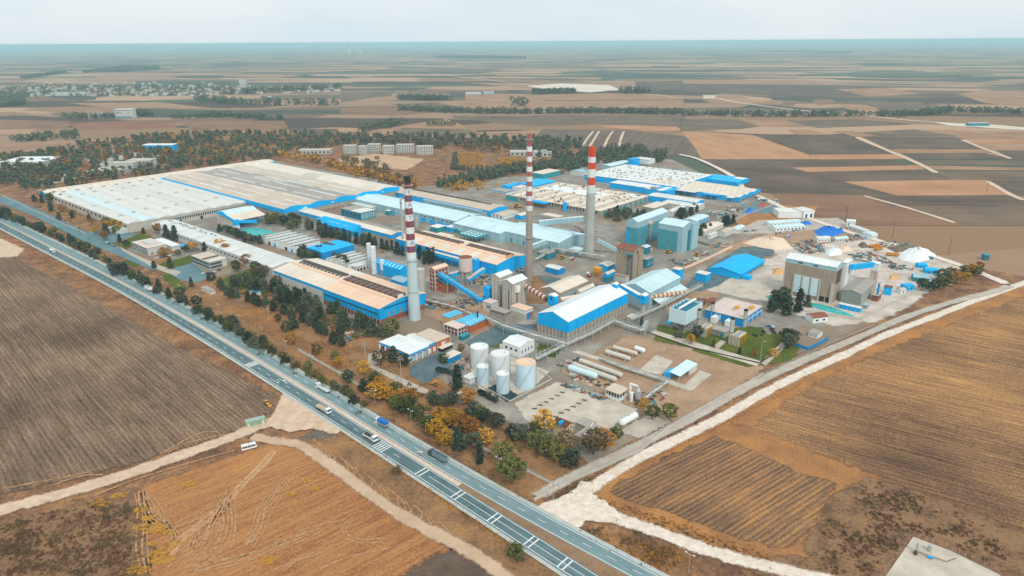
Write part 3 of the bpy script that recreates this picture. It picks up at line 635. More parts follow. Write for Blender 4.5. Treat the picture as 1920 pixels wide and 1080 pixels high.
def band(mb, s0, s1, f0, f1, z, step=6.0):
 k = max(1, int((s1 - s0) / step)); vs = []
 for i in range(k + 1):
  s = s0 + (s1 - s0) * i / k; vs += [SN(s, f0(s), z), SN(s, f1(s), z)]
 mb.add(vs, [(2 * i, 2 * i + 1, 2 * i + 3, 2 * i + 2) for i in range(k)])
def fixup(o):
 me = o.data
 if sum(p.normal.z for p in me.polygons) < 0: me.flip_normals()
 return o
def asphalt(name, c0, c1, ang):
 t = NT(name); a = t.noise(t.pos((1 / 60., 1 / 1.2, 1), -ang), 1.0, 5, 0.65); b = t.noise(t.pos(), 0.12, 6, 0.7)
 f = t.math('ADD', t.math('MULTIPLY', a, 0.6), t.math('MULTIPLY', b, 0.4))
 return t.done(t.ramp(f, [(0.34, c0), (0.64, c1)]), 0.75)
ANG = math.atan2(RD[1], RD[0])
M_hw = asphalt('highway_asphalt', '#637d80', '#869a9b', ANG); M_hw2 = asphalt('highway_asphalt_dark', '#3f575c', '#6c8183', ANG)
M_white = pm('road_paint', '#dfe3df', 0.7, 0.1, 0.5, '#8a9290', 0.2)
M_sh = paving('road_shoulder', '#9fa8a4', '#c0c2ba', 0.2); M_med = paving('median_concrete', '#c9b4a2', '#dcc9b8', 0.3)
M_medg = rough_land('median_grass', [(0.25, '#6d5a45'), (0.5, '#94775c'), (0.75, '#a98d6f')], 0.2, 1.2)
S0, S1 = -1480, -45
mb = MB(); band(mb, S0, S1, lambda s: nn_('R', s) - 3.2, lambda s: nn_('LL', s) + 2.8, 1.62); tag(fixup(mb.build('road_shoulder', M_sh)), kind='structure')
mb = MB(); band(mb, S0, S1, lambda s: nn_('R', s) - 0.9, lambda s: nn_('RL', s) + 0.6, 1.66); tag(fixup(mb.build('highway_carriageway', M_hw)), kind='structure')
mb = MB(); band(mb, S0, S1, lambda s: nn_('LR', s) - 0.6, lambda s: nn_('LL', s) + 0.9, 1.66); tag(fixup(mb.build('highway_carriageway', M_hw2)), kind='structure')
sm = _sn((862, 915))[0]
mb = MB()
for sa in np.arange(S0, sm, 24.0):   # kerbed concrete median in cast lengths
 pass
def solid_band(mb, s0, s1, f0, f1, z0, z1, step=6.0):
 k = max(1, int((s1 - s0) / step)); vs = []
 for i in range(k + 1):
  s = s0 + (s1 - s0) * i / k
  vs += [SN(s, f0(s), z0), SN(s, f0(s), z1), SN(s, f1(s), z1), SN(s, f1(s), z0)]
 fs = []
 for i in range(k):
  a = 4 * i
  for j in range(3): fs.append((a + j, a + j + 1, a + j + 5, a + j + 4))
 fs += [(0, 3, 2, 1), (4 * k, 4 * k + 1, 4 * k + 2, 4 * k + 3)]
 mb.add(vs, fs)
solid_band(mb, S0, sm, lambda s: nn_('RL', s) + 0.75, lambda s: nn_('LR', s) - 0.75, 1.6, 1.82)
tag(fixup(mb.build('median_kerb', M_med)), kind='structure')
mb = MB(); band(mb, sm, S1, lambda s: nn_('RL', s) + 0.7, lambda s: nn_('LR', s) - 0.7, 1.70); tag(fixup(mb.build('median_verge', M_medg)), kind='structure')
# painted lines
mk = MB()
for k, d in (('R', 0), ('RL', 0), ('LR', 0), ('LL', 0)):
 band(mk, S0, S1, lambda s, k=k: nn_(k, s) - 0.16, lambda s, k=k: nn_(k, s) + 0.16, 1.672)
tag(fixup(mk.build('edge_line', M_white)), kind='structure')
mk = MB(); s_ref = _sn((1105.6, 1024))[0]; k = -120
s = s_ref + 12.1 * 6
while s > S0:
 band(mk, s - 2.3, s + 2.3, lambda q: (nn_('R', q) + nn_('RL', q)) / 2 - 0.13, lambda q: (nn_('R', q) + nn_('RL', q)) / 2 + 0.13, 1.674, 5); s -= 12.1
tag(fixup(mk.build('lane_dashes', M_white)), kind='structure')
mk = MB(); sL = _sn((780, 884))[0] - 16; s = sL
while s > S0:
 band(mk, s - 2.3, s + 2.3, lambda q: (nn_('LR', q) + nn_('LL', q)) / 2 - 0.13, lambda q: (nn_('LR', q) + nn_('LL', q)) / 2 + 0.13, 1.674, 5); s -= 12.1
band(mk, _sn((797, 889))[0] + 4, S1, lambda q: (nn_('LR', q) + nn_('LL', q)) / 2 - 0.13, lambda q: (nn_('LR', q) + nn_('LL', q)) / 2 + 0.13, 1.674)
tag(fixup(mk.build('lane_dashes', M_white)), kind='structure')
mk = MB()
for p in [(740, 290), (955, 428), (1172, 570), (1393, 712), (1597, 842)]:
 sc_ = _sn(e2(*p))[0]
 for d in (-1.3, 1.3): band(mk, sc_ + d - 0.34, sc_ + d + 0.34, lambda q: nn_('LR', q) + 0.2, lambda q: nn_('LL', q) - 0.2, 1.676, 5)
sc_ = _sn(e2(500, 132))[0]
for i in range(5): band(mk, sc_ - 3.6 + i * 1.8, sc_ - 2.9 + i * 1.8, lambda q: nn_('LR', q) + 0.2, lambda q: nn_('LL', q) - 0.2, 1.676, 5)
tag(fixup(mk.build('speed_bars', M_white)), kind='structure')
sc_ = _sn((474, 687))[0]; mk = MB(); band(mk, sc_ - 3.5, sc_ + 3.0, lambda q: nn_('LR', q) + 0.2, lambda q: nn_('LL', q) - 0.2, 1.676, 5)
tag(fixup(mk.build('concrete_patch', M_sh)), kind='structure')
mk = MB(); sa = _sn(e6(628, 380))[0]; na = (3 * nn_('LR', sa) + nn_('LL', sa)) / 4       # straight-and-left arrow
for q in ([(-5, -0.15), (3, -0.15), (3, 0.15), (-5, 0.15)], [(3, -0.6), (5, 0), (3, 0.6)], [(-1, 0.15), (0.4, 0.15), (0.4, 1.2), (-0.2, 1.2)], [(-0.9, 1.2), (1.0, 1.2), (0.1, 1.9)]):
 mk.add([SN(sa + a, na - b, 1.676) for a, b in q], [tuple(range(len(q)))])
na = (nn_('LR', sa) + 3 * nn_('LL', sa)) / 4 - 0.3
for q in ([(-5, -0.15), (3, -0.15), (3, 0.15), (-5, 0.15)], [(3, -0.6), (5, 0), (3, 0.6)]):
 mk.add([SN(sa + a - 4, na - b, 1.676) for a, b in q], [tuple(range(len(q)))])
tag(fixup(mk.build('lane_arrow', M_white)), kind='structure')
# ---- guard rail on the median
M_galv = pm('galvanised_steel', '#9aa3a2', 0.45, 0.15, 0.4, '#6c5a4c', 0.2, 0.3)
g = thing('guard_rail', 'grey steel guard rail along the concrete highway median', 'guard rail', SN(-300, nn_('RL', -300) + 1.2, 1.82))
org = g.location.copy()
for s in np.arange(S0, sm - 2, 24.0):
 m2 = MB(); e = min(s + 24.0, sm)
 pts = [SN(q, nn_('RL', q) + 1.15, 0) - org for q in np.linspace(s, e, 5)]
 for a, b in zip(pts, pts[1:]):
  a = Vector((a.x, a.y, 0)); b = Vector((b.x, b.y, 0))
  nrm = (b - a).cross(Vector((0, 0, 1))).normalized() * 0.05
  m2.hexa([a - nrm + Vector((0, 0, .45)), b - nrm + Vector((0, 0, .45)), b + nrm + Vector((0, 0, .45)), a + nrm + Vector((0, 0, .45)),
                 a - nrm + Vector((0, 0, .8)), b - nrm + Vector((0, 0, .8)), b + nrm + Vector((0, 0, .8)), a + nrm + Vector((0, 0, .8))])
 m2.build('rail', M_galv, g)
pst = MB().box(-.08, .08, -.08, .08, 0, .78).mesh('rail_post', M_galv)
for s in np.arange(sm - 4, sm - 860, -4.0):
 p = SN(s, nn_('RL', s) + 1.3, 1.82) - org; put('post', pst, g, (p.x, p.y, 0), TH)
# ================================================================ VEHICLES
M_tyre = pm('tyre_rubber', '#23262a', 0.9, 0.1); M_rim = pm('wheel_rim', '#8d9496', 0.4, 0.1)
M_glass = glass_mat(); M_chassis = pm('chassis_black', '#2b2e31', 0.7, 0.1)
M_red = pm('lamp_red', '#a32018', 0.4, 0.05); M_lampw = pm('lamp_white', '#f0eee4', 0.3, 0.03)
def wheel(par, x, y, r, w):
 k = ('wh', r, w)
 if k not in _unit:
  a = MB(); a.add([], []); n = 14
  for yy in (0,):
   v = [(r * math.cos(6.283 * i / n), -w / 2, r + r * math.sin(6.283 * i / n)) for i in range(n)] + [(r * math.cos(6.283 * i / n), w / 2, r + r * math.sin(6.283 * i / n)) for i in range(n)]
   a.add(v, [(i, (i + 1) % n, n + (i + 1) % n, n + i) for i in range(n)] + [tuple(range(n))[::-1], tuple(range(n, 2 * n))])
  b = MB(); q = r * 0.55
  for sgn in (-1, 1):
   v = [(q * math.cos(6.283 * i / n), sgn * (w / 2 + 0.015), r + q * math.sin(6.283 * i / n)) for i in range(n)]
   b.add(v, [tuple(range(n)) if sgn < 0 else tuple(range(n))[::-1]])
  _unit[k] = (a.mesh('tyre', M_tyre), b.mesh('rim', M_rim))
 wo = put('wheel', _unit[k][0], par, (x, y, 0)); put('rim', _unit[k][1], wo)
def lowbox(par, name, mat, prof, y0, y1):
 return MB().prism(prof, (y0, y1), 'y').build(name, mat, par)
def mk_truck(label, px, heading, body, cab_col, body_col, L=9.5, grp=None):
 """x forward; cab at the front"""
 p = W(*px); o = thing('truck', label, 'truck', (p.x, p.y, 1.68), heading, grp)
 hw = 1.22; f = L / 2
 mc = pm('cab_' + cab_col[1:], cab_col, 0.35, 0.05, 0.4, spec=0.5); mbd = pm('bodywork_' + body_col[1:], body_col, 0.6, 0.12, 0.6)
 cab = lowbox(o, 'cab', mc, [(f - 2.1, 0.55), (f, 0.55), (f, 1.75), (f - 0.25, 2.9), (f - 0.5, 3.05), (f - 2.1, 3.05)], -hw, hw)
 MB().hexa([(f + .01, -1.1, 1.8), (f + .01, 1.1, 1.8), (f - .02, 1.1, 1.8), (f - .02, -1.1, 1.8), (f - .215, -1.1, 2.75), (f - .215, 1.1, 2.75), (f - .25, 1.1, 2.75), (f - .25, -1.1, 2.75)]).build('windscreen', M_glass, o)
 for sgn in (-1, 1):
  piece('side_window', o, M_glass, f - 1.5, f - 0.45, sgn * hw - 0.015, sgn * hw + 0.015, 1.8, 2.6)
  piece('headlight', o, M_lampw, f, f + 0.03, sgn * 0.9 - 0.18, sgn * 0.9 + 0.18, 0.75, 1.0)
  MB().box(f - .3, f - .1, sgn * (hw + .22) - .06, sgn * (hw + .22) + .06, 1.9, 2.6).box(f - .22, f - .18, min(sgn * hw, sgn * (hw + .2)), max(sgn * hw, sgn * (hw + .2)), 2.2, 2.26).build('mirror', M_chassis, o)
  piece('tail_light', o, M_red, -f - 0.03, -f, sgn * 0.95 - 0.2, sgn * 0.95 + 0.2, 0.85, 1.05)
 piece('bumper', o, M_chassis, f - 0.1, f + 0.1, -hw, hw, 0.4, 0.72)
 piece('chassis', o, M_chassis, -f, f - 0.2, -0.45, 0.45, 0.65, 0.98)
 for x in ([f - 1.2] + ([-f + 1.1, -f + 2.4] if L > 8.5 else [-f + 1.6]) + ([f - 2.9] if L > 10.5 else [])):
  for sgn in (-1, 1): wheel(o, x, sgn * 1.0, 0.5, 0.32)
 o.scale = (1.1, 1.1, 1.1); b0, b1 = -f, f - 2.35; z0 = 1.05
 if body == 'box':
  piece('cargo_box', o, mbd, b0, b1, -1.25, 1.25, z0, 3.7); piece('roof_edge', o, M_rim, b0 - .02, b1 + .02, -1.27, 1.27, 3.7, 3.76)
 elif body == 'tarp':
  piece('cargo_floor', o, pm('bodywork_dropside', '#b9b6a8', 0.6), b0, b1, -1.25, 1.25, z0, 1.75)
  tp = lowbox(o, 'tarpaulin', mbd, [(-1.27, 1.75), (1.27, 1.75), (1.27, 3.45), (0.9, 3.75), (-0.9, 3.75), (-1.27, 3.45)], 0, 1);
  tp.data.clear_geometry(); tm = MB().prism([(-1.27, 1.75), (1.27, 1.75), (1.27, 3.45), (0.9, 3.75), (-0.9, 3.75), (-1.27, 3.45)], (b0, b1), 'x').mesh('tarpaulin', mbd); tp.data = tm
 elif body in ('tipper', 'dropside', 'stake'):
  top = {'tipper': 2.75, 'dropside': 1.9, 'stake': 2.0}[body]
  w = MB()
  w.box(b0, b1, -1.25, 1.25, z0, z0 + .12).box(b0, b1, -1.25, -1.17, z0 + .121, top).box(b0, b1, 1.17, 1.25, z0 + .121, top)
  w.box(b0, b0 + .08, -1.168, 1.168, z0 + .121, top).box(b1 - .08, b1, -1.168, 1.168, z0 + .121, top + .35)
  w.build('cargo_body', mbd, o)
  n = 7
  for i in range(n):
   x = b0 + .25 + (b1 - b0 - .5) * i / (n - 1)
   for sgn in (-1, 1): piece('rib', o, mbd, x - .06, x + .06, sgn * 1.30 - .05, sgn * 1.30 + .05, z0, top)
  if body == 'stake':
   for i in range(9):
    x = b0 + .2 + (b1 - b0 - .4) * i / 8
    MB().box(x - .04, x + .04, -1.2, -1.12, 2.0, 2.9).box(x - .04, x + .04, 1.12, 1.2, 2.0, 2.9).box(x - .04, x + .04, -1.12, 1.12, 2.82, 2.9).build('hoop', M_chassis, o)
   piece('load', o, pm('dark_load', '#4a4540', .9), b0 + .1, b1 - .1, -1.1, 1.1, z0 + .13, 1.8)
  if body == 'dropside': piece('load', o, pm('sand_load', '#c2ab90', .95), b0 + .1, b1 - .1, -1.15, 1.15, z0 + .13, 1.72)
 elif body == 'flat':
  piece('cargo_floor', o, mbd, b0, b1, -1.25, 1.25, z0, z0 + .22)
  piece('headboard', o, mbd, b1 - .1, b1, -1.25, 1.25, z0 + .22, 2.4)
  for i in range(6):
   x = b0 + .3 + (b1 - b0 - .8) * i / 5
   for sgn in (-1, 1): piece('stake', o, M_rim, x - .05, x + .05, sgn * 1.2 - .05, sgn * 1.2 + .05, z0 + .22, 1.75)
 elif body == 'tank':
  t_ = MB(); n = 16; v = []
  for x, r in ((b0, .7), (b0 + .3, 1.15), (b1 - .3, 1.15), (b1, .7)):
   v += [(x, r * math.cos(6.283 * i / n), 2.25 + r * math.sin(6.283 * i / n)) for i in range(n)]
  t_.add(v, [(n * j + i, n * j + (i + 1) % n, n * j + n + (i + 1) % n, n * j + n + i) for j in range(3) for i in range(n)] + [tuple(range(n))[::-1], tuple(range(3 * n, 4 * n))])
  t_.build('tank', mbd, o, smooth=True); piece('walkway', o, M_rim, b0 + .5, b1 - .5, -.3, .3, 3.4, 3.5)
 return o
UPL = math.atan2(-RD[1], -RD[0]); DNR = math.atan2(RD[1], RD[0])
def lane(px, k, frac, z=0):   # snap a picture point to a lane of the highway
 s = _sn(px)[0]; a, b = ('RL', 'R') if k == 'R' else ('LR', 'LL')
 n = nn_(a, s) * (1 - frac) + nn_(b, s) * frac; return SN(s, n, 1.68)
def lane_truck(label, px, k, frac, *a, **kw):
 o = mk_truck(label, px, UPL if k == 'R' else DNR, *a, **kw); o.location = lane(px, k, frac); return o
lane_truck('white flatbed truck with empty grey deck on the highway', (609, 735), 'R', .70, 'flat', '#e8ecec', '#c3cdce', L=11.5)
lane_truck('white cab truck with beige dropside load on the highway', (608, 775), 'L', .62, 'dropside', '#e3f0f3', '#cdbba4', L=11)
lane_truck('truck with bright blue tarpaulin cover on the highway', (720, 800), 'R', .72, 'tarp', '#eceeed', '#1d74bd', L=8.2)
lane_truck('white truck with slatted open body and dark load', (702, 825), 'L', .50, 'stake', '#f0f2f1', '#dfe2e0', L=9.0)
lane_truck('dark grey tipper truck with orange trim beside the silver car', (824, 864), 'R', .74, 'tipper', '#3a4043', '#76888f', L=11)
lane_truck('white box truck on the highway beside the hedge', (284, 546), 'R', .68, 'box', '#e9edee', '#eef1f1', L=9.6)
lane_truck('white tanker truck at the far stretch of the highway', (99, 476), 'L', .55, 'tank', '#eef0f0', '#e9edee', L=9.0)
def mk_car(label, loc, heading, col, grp=None, L=4.2, estate=False, cat='car', name='car'):
 o = thing(name, label, cat, loc, heading, grp); w = 0.86; f = L / 2
 mc = pm('car_' + col[1:], col, 0.3, 0.04, 0.5, spec=0.5, stain_amt=0.05)
 rear = -f + (0.15 if estate else 0.75)
 k = ('car', L, estate)
 if k not in _unit:
  _unit[k] = MB().prism([(-f, .3), (f, .3), (f, .68), (f - .2, .8), (.85, .92), (-f + .1, .95), (-f, .8)], (-w, w), 'y')
  _unit[(k, 'g')] = MB().hexa([(rear + .02, -w + .06, .93), (1.0, -w + .06, .9), (1.0, w - .06, .9), (rear + .02, w - .06, .93), (rear + .35, -w + .2, 1.36), (.28, -w + .2, 1.36), (.28, w - .2, 1.36), (rear + .35, w - .2, 1.36)])
  _unit[(k, 'r')] = MB().box(rear + .33, .3, -w + .18, w - .18, 1.362, 1.42)
 _unit[k].build('body', mc, o); _unit[(k, 'g')].build('glasshouse', M_glass, o); _unit[(k, 'r')].build('roof', mc, o)
 for sx in (-1, 1):
  for sy in (-1, 1): wheel(o, sx * (f - .75), sy * .78, .3, .2)
 for sy in (-1, 1):
  piece('headlight', o, M_lampw, f - .01, f + .02, sy * .6 - .16, sy * .6 + .16, .58, .72); piece('tail_light', o, M_red, -f - .02, -f + .01, sy * .62 - .14, sy * .62 + .14, .6, .76)
 return o
mk_car('silver estate car beside the grey tipper truck', lane((788, 857), 'R', .25), UPL, '#c9c2b6', estate=True)
mk_car('dark car on the highway ahead of the white box truck', lane((207, 511), 'R', .62), UPL, '#26333a')
mk_car('white car in the inner lane near the dark car', lane((213, 520), 'R', .28), UPL, '#e8eceb')
# midibus on the dirt road
p = W(468, 846); ang = az_of((456, 850), (482, 843))
o = thing('minibus', 'white midibus with dark windows parked by the dirt road', 'bus', (p.x, p.y, 1.55), ang)
mw = pm('car_e8eceb', '#e8eceb', .3, .05); f = 3.7
MB().prism([(-f, .4), (f, .4), (f + .1, 1.3), (f - .25, 2.75), (-f + .1, 2.85), (-f, 2.6)], (-1.15, 1.15), 'y').build('body', mw, o)
for sgn in (-1, 1):
 for i in range(5): piece('side_window', o, M_glass, -f + .35 + i * 1.32, -f + 1.58 + i * 1.32, sgn * 1.15 - .02, sgn * 1.15 + .02, 1.45, 2.4)
MB().hexa([(f + .09, -1.0, 1.4), (f + .09, 1.0, 1.4), (f + .05, 1.0, 1.4), (f + .05, -1.0, 1.4), (f - .19, -1.0, 2.5), (f - .19, 1.0, 2.5), (f - .23, 1.0, 2.5), (f - .23, -1.0, 2.5)]).build('windscreen', M_glass, o)
piece('rear_window', o, M_glass, -f - .02, -f + .02, -.9, .9, 1.5, 2.3); piece('roof_hatch', o, M_rim, -.5, .5, -.4, .4, 2.8, 2.9)
for x in (-2.3, 2.3):
 for sgn in (-1, 1): wheel(o, x, sgn * 1.0, .42, .26)
# green site container and yellow roller
p = W(*e1(1470, 208)); q = W(*e1(1586, 180)); an = math.atan2(q.y - p.y, q.x - p.x); Lc = (q - p).length
o = thing('site_container', 'pale green site cabin beside the dirt road', 'container', (p.x, p.y, 1.21), an)
mg = pm('cabin_green', '#8fa888', .6, .12); mg2 = pm('cabin_roof_green', '#a3b9ab', .55, .1)
piece('body', o, mg, 0, Lc, 0, 3.0, 0, 3.0)
for i in range(6): MB().hexa([(Lc * i / 6 + .06, -.15, 3.0), (Lc * (i + 1) / 6 - .06, -.15, 3.0), (Lc * (i + 1) / 6 - .06, 3.2, 3.0), (Lc * i / 6 + .06, 3.2, 3.0), (Lc * i / 6 + .06, -.15, 3.15), (Lc * (i + 1) / 6 - .06, -.15, 3.15), (Lc * (i + 1) / 6 - .06, 3.2, 3.4), (Lc * i / 6 + .06, 3.2, 3.4)]).build('roof_panel', mg2, o)
piece('door', o, pm('cabin_door', '#c6d2c9', .6), .8, 1.8, -.04, 0, .1, 2.2); piece('door', o, pm('cabin_door', '#c6d2c9', .6), Lc - 1.9, Lc - .8, -.04, 0, .1, 2.4)
M_yel = pm('machine_yellow', '#d99a2b', .45, .1)
def loader(label, px, rz, name='backhoe_loader', cat='digger', z=1.21, s=1.0):
 p = W(*px); o = thing(name, label, cat, (p.x, p.y, z), rz); o.scale = (s, s, s)
 MB().prism([(-1.6, .7), (2.2, .7), (2.2, 1.5), (.6, 1.7), (-1.6, 1.4)], (-.8, .8), 'y').build('body', M_yel, o)
 piece('cab', o, M_glass, -1.3, .3, -.75, .75, 1.6, 2.7); piece('cab_roof', o, M_yel, -1.4, .4, -.85, .85, 2.7, 2.85)
 for x, r in ((-1.1, .75), (1.5, .55)):
  for sg in (-1, 1): wheel(o, x, sg * .95, r, .45)
 MB().bar((1.8, -.6, 1.4), (3.4, -.6, .7), .1).bar((1.8, .6, 1.4), (3.4, .6, .7), .1).build('lift_arm', M_yel, o)
 MB().prism([(3.3, .15), (4.2, .15), (3.6, 1.0), (3.3, 1.0)], (-1.1, 1.1), 'y').build('bucket', M_yel, o)
 MB().bar((-1.6, 0, 1.3), (-3.0, 0, 2.8), .14).bar((-3.0, 0, 2.8), (-3.6, 0, 1.0), .11).build('boom', M_yel, o)
 MB().prism([(-3.9, .5), (-3.2, .5), (-3.3, 1.1), (-3.8, 1.1)], (-.35, .35), 'y').build('digger_bucket', M_yel, o)
 return o
loader('small yellow loader at the field edge by the dirt apron', (501, 762), DNR, s=.9)
loader('yellow backhoe loader on the bare ground near the tanks', zi(805, 575), 2.4, z=1.1)
# ================================================================ BUILDINGS: how one is put up
GZ = 1.0                                             # level of the plant's ground sheets
M_seam = pm('roof_gap', '#4c4a47', 0.9, 0.1)
class Bd: pass
def plot(e, a, b, g=None, h=None):
 """near corner e, ends a and b of its two eaves as sighted in the survey; g = its foot. -> corner, lengths, eave height"""
 if g is not None:
  h = hgt(g, e) if h is None else h; C = W(*g)
  E = W(*e, h)
 else: E = W(*e, h); C = Vector((E.x, E.y, 0))
 la = a if not isinstance(a, tuple) else (W(*a, h) - E).dot(AY)
 lb = b if not isinstance(b, tuple) else (W(*b, h) - E).dot(BX)
 if g is not None: C = Vector((E.x, E.y, 0))
 return C, max(la, 2.0), max(lb, 2.0), h
def house(name, label, cat, e, a, b, g=None, h=None, rise=2.0, ridge='y', wall=None, roof=None, base=None, top=None,
          panels=8, gap=0.22, over=0.35, roof2=None, group=None, deck=None, swap=False):
 """walls (base band / upper cladding), gable or flat roof laid in panels. base=(mat, height); top=(mat, drop below eave)"""
 C, la, lb, h = plot(e, a, b, g, h)
 o = thing(name, label, cat, (C.x, C.y, GZ), TH, group)
 r = Bd(); r.o = o; r.la = la; r.lb = lb; r.h = h; r.rise = rise; r.ridge = ridge
 def body(nm, mat, z0, z1, gable, inset=0.0):
  x0, x1, y0, y1 = inset, lb - inset, inset, la - inset
  if gable and ridge in 'xy' and rise > 0.3:
   if ridge == 'y': MB().prism([(x0, z0), (x1, z0), (x1, z1), (lb / 2, z1 + rise), (x0, z1)], (y0, y1), 'y').build(nm, mat, o)
   else: MB().prism([(y0, z0), (y1, z0), (y1, z1), (la / 2, z1 + rise), (y0, z1)], (x0, x1), 'x').build(nm, mat, o)
  else: MB().box(x0, x1, y0, y1, z0, z1).build(nm, mat, o)
 zb_ = 0.0
 if base: body('base_wall', base[0], -0.2, base[1], False, 0.06); zb_ = base[1] + 0.002
 if top:
  body('wall', wall, zb_ if base else -0.2, h - top[1] - 0.002, False, 0.03); body('fascia', top[0], h - top[1], h, True)
 else: body('wall', wall, zb_ if base else -0.2, h, True)
 roofing(r, roof, panels, gap, over, roof2, deck, swap)
 return r
def roofing(r, roof, panels, gap, over, roof2=None, deck=None, swap=False):
 o, la, lb, h, rise, ridge = r.o, r.la, r.lb, r.h, r.rise, r.ridge
 t = 0.22
 if ridge == 'flat':
  mats = (roof, roof2 or roof)
  MB().box(-over, lb + over, -over, la + over, h + .003, h + .12).build('roof_deck', deck or M_seam, o)
  n = max(1, panels); w = (la + 2 * over) / n
  for i in range(n):
   piece('roof_panel', o, mats[i % 2], -over, lb + over, -over + i * w + gap / 2, -over + (i + 1) * w - gap / 2, h + .12, h + .3)
  return
 if ridge in ('mx', 'my', 'nx', 'ny'):      # single slope; m: low at 0, n: low at the far side
  pass
 L = la if ridge == 'y' else lb; Wd = lb if ridge == 'y' else la
 n = max(1, panels); w = (L + 2 * over) / n; hw = Wd / 2; ex = rise / hw
 def P(u, v, z): return (u, v, z) if ridge == 'y' else (v, u, z)
 mats = (roof, roof2 or roof)
 for side in (0, 1):
  u0, u1 = (-over, hw) if side == 0 else (Wd + over, hw)
  z0 = h - over * ex + .06; z1 = h + rise + .06
  for mt in set(mats):
   me = None
   for i in range(n):
    if mats[i % 2] is not mt: continue
    if me is None:
     a_, b_ = gap / 2, w - gap / 2
     q = [P(u0, a_, z0), P(u1, a_, z1), P(u1, b_, z1), P(u0, b_, z0)]
     m = MB().hexa(q + [(p[0], p[1], p[2] + t) for p in q]); me = m.mesh('roof_panel', mt)
     import bmesh
     bm = bmesh.new(); bm.from_mesh(me); bmesh.ops.recalc_face_normals(bm, faces=bm.faces); bm.to_mesh(me); bm.free()
    d = -over + i * w
    put('roof_panel', me, o, (0, d, 0) if ridge == 'y' else (d, 0, 0))
 q = MB()
 rb = 0.5
 if ridge == 'y': q.prism([(hw - rb, h + rise + .1), (hw + rb, h + rise + .1), (hw + rb, h + rise + .32), (hw - rb, h + rise + .32)], (-over, L + over), 'y')
 else: q.prism([(hw - rb, h + rise + .1), (hw + rb, h + rise + .1), (hw + rb, h + rise + .32), (hw - rb, h + rise + .32)], (-over, L + over), 'x')
 q.build('ridge_cap', mats[0], o)
 d_ = MB()   # dark deck just under the panels, seen in the gaps
 for side in (0, 1):
  u0, u1 = (0, hw) if side == 0 else (Wd, hw)
  d_.add([P(u0, 0, h + .03), P(u1, 0, h + rise + .03), P(u1, L, h + rise + .03), P(u0, L, h + .03)], [(0, 1, 2, 3)])
 d_.build('roof_deck', deck or M_seam, o)
def rz_at(r, frac):   # roof height at a fraction across the span
 return r.h + r.rise * (1 - abs(frac * 2 - 1))
def wins(r, face, n, s0, s1, z0, z1, wf=0.6, mat=None, frame=None, name='window', d=0.07):
 """n windows spread between s0..s1 metres along a face ('x' = left-facing wall x=0, 'y' = right-facing wall y=0)"""
 mat = mat or M_glass; st = (s1 - s0) / n
 for i in range(n):
  a = s0 + st * (i + .5 - wf / 2); b = a + st * wf
  if face == 'x':
   w_ = piece(name, r.o, mat, -d, 0.02, a, b, z0, z1)
   if frame: piece('sill', r.o, frame, -d - .08, 0.0, a - .1, b + .1, z0 - .16, z0 - .003)
  else:
   w_ = piece(name, r.o, mat, a, b, -d, 0.02, z0, z1)
   if frame: piece('sill', r.o, frame, a - .1, b + .1, -d - .08, 0.0, z0 - .16, z0 - .003)
def posts(r, face, n, s0, s1, z0, z1, w, mat, name='pilaster', d=0.25):
 for i in range(n):
  s = s0 + (s1 - s0) * i / max(1, n - 1)
  if face == 'x': piece(name, r.o, mat, -d, .0, s - w / 2, s + w / 2, z0, z1)
  else: piece(name, r.o, mat, s - w / 2, s + w / 2, -d, 0.0, z0, z1)
def tubes(r, fr, y0, y1, rad, mat, name='roof_ventilator', z=None, n=10, axis=None):
 """half-round ridge ventilator along the ridge at fraction fr across"""
 ax = axis or r.ridge; Wd = r.lb if ax == 'y' else r.la; c = Wd * fr; zz = (rz_at(r, fr) if z is None else z) + .1
 pr = [(c + rad * math.cos(math.pi * i / n), zz + rad * 1.05 * math.sin(math.pi * i / n)) for i in range(n + 1)] + [(c - rad, zz - .8), (c + rad, zz - .8)]
 return MB().prism(pr, (y0, y1), ax).build(name, mat, r.o)
def vents(r, n, rng, size, mats, zfun=None, x=(0.04, 0.96), y=(0.04, 0.96), name='roof_vent'):
 R_ = random.Random(rng)
 for i in range(n):
  fx, fy = R_.uniform(*x), R_.uniform(*y); s = R_.uniform(.6, 1.4) * size; s2 = R_.uniform(.5, 1.0) * size; hh = R_.uniform(.6, 1.5) * min(1.6, size * .5)
  zz = (r.h + .25) if r.ridge == 'flat' else rz_at(r, fx if r.ridge == 'y' else fy) + .15
  piece(name, r.o, R_.choice(mats), fx * r.lb - s2 / 2, fx * r.lb + s2 / 2, fy * r.la - s / 2, fy * r.la + s / 2, zz - .4, zz + hh)
# palette
BLUE = pm('blue_cladding', '#04b0f4', .55, .10, .10, '#3a86ae', .16, spec=.12)
BLUE2 = pm('blue_cladding_deep', '#1490d2', .55, .10, .1, '#2f5f80', .12, spec=.12)
CYAN = pm('bright_blue_roof', '#08b4f6', .5, .05, .06, '#4a9cc0', .1, spec=.12)
PEACH = pm('peach_roof', '#ecc9ad', .7, .10, .05, '#b98f72', .16); CREAM = pm('cream_roof', '#e3d5c3', .7, .10, .05, '#a58d74', .16)
TAN = pm('tan_roof', '#cbbba8', .75, .12, .04, '#9c866f', .16); GREYR = pm('grey_roof', '#a9a197', .75, .12, .04, '#7f766c', .15)
WHITE = pm('white_sheet', '#e4e8e6', .55, .06, .08, '#a9aaa2', .12); WHITE2 = pm('white_roof', '#dcdcd6', .6, .08, .05, '#aaa79c', .14)
PBLUE = pm('pale_blue_roof', '#cbe4e8', .5, .06, .05, '#8fb0b8', .10); PBLUE2 = pm('pale_blue_wall', '#9dbfc7', .55, .08, .08, '#6a8f99', .12)
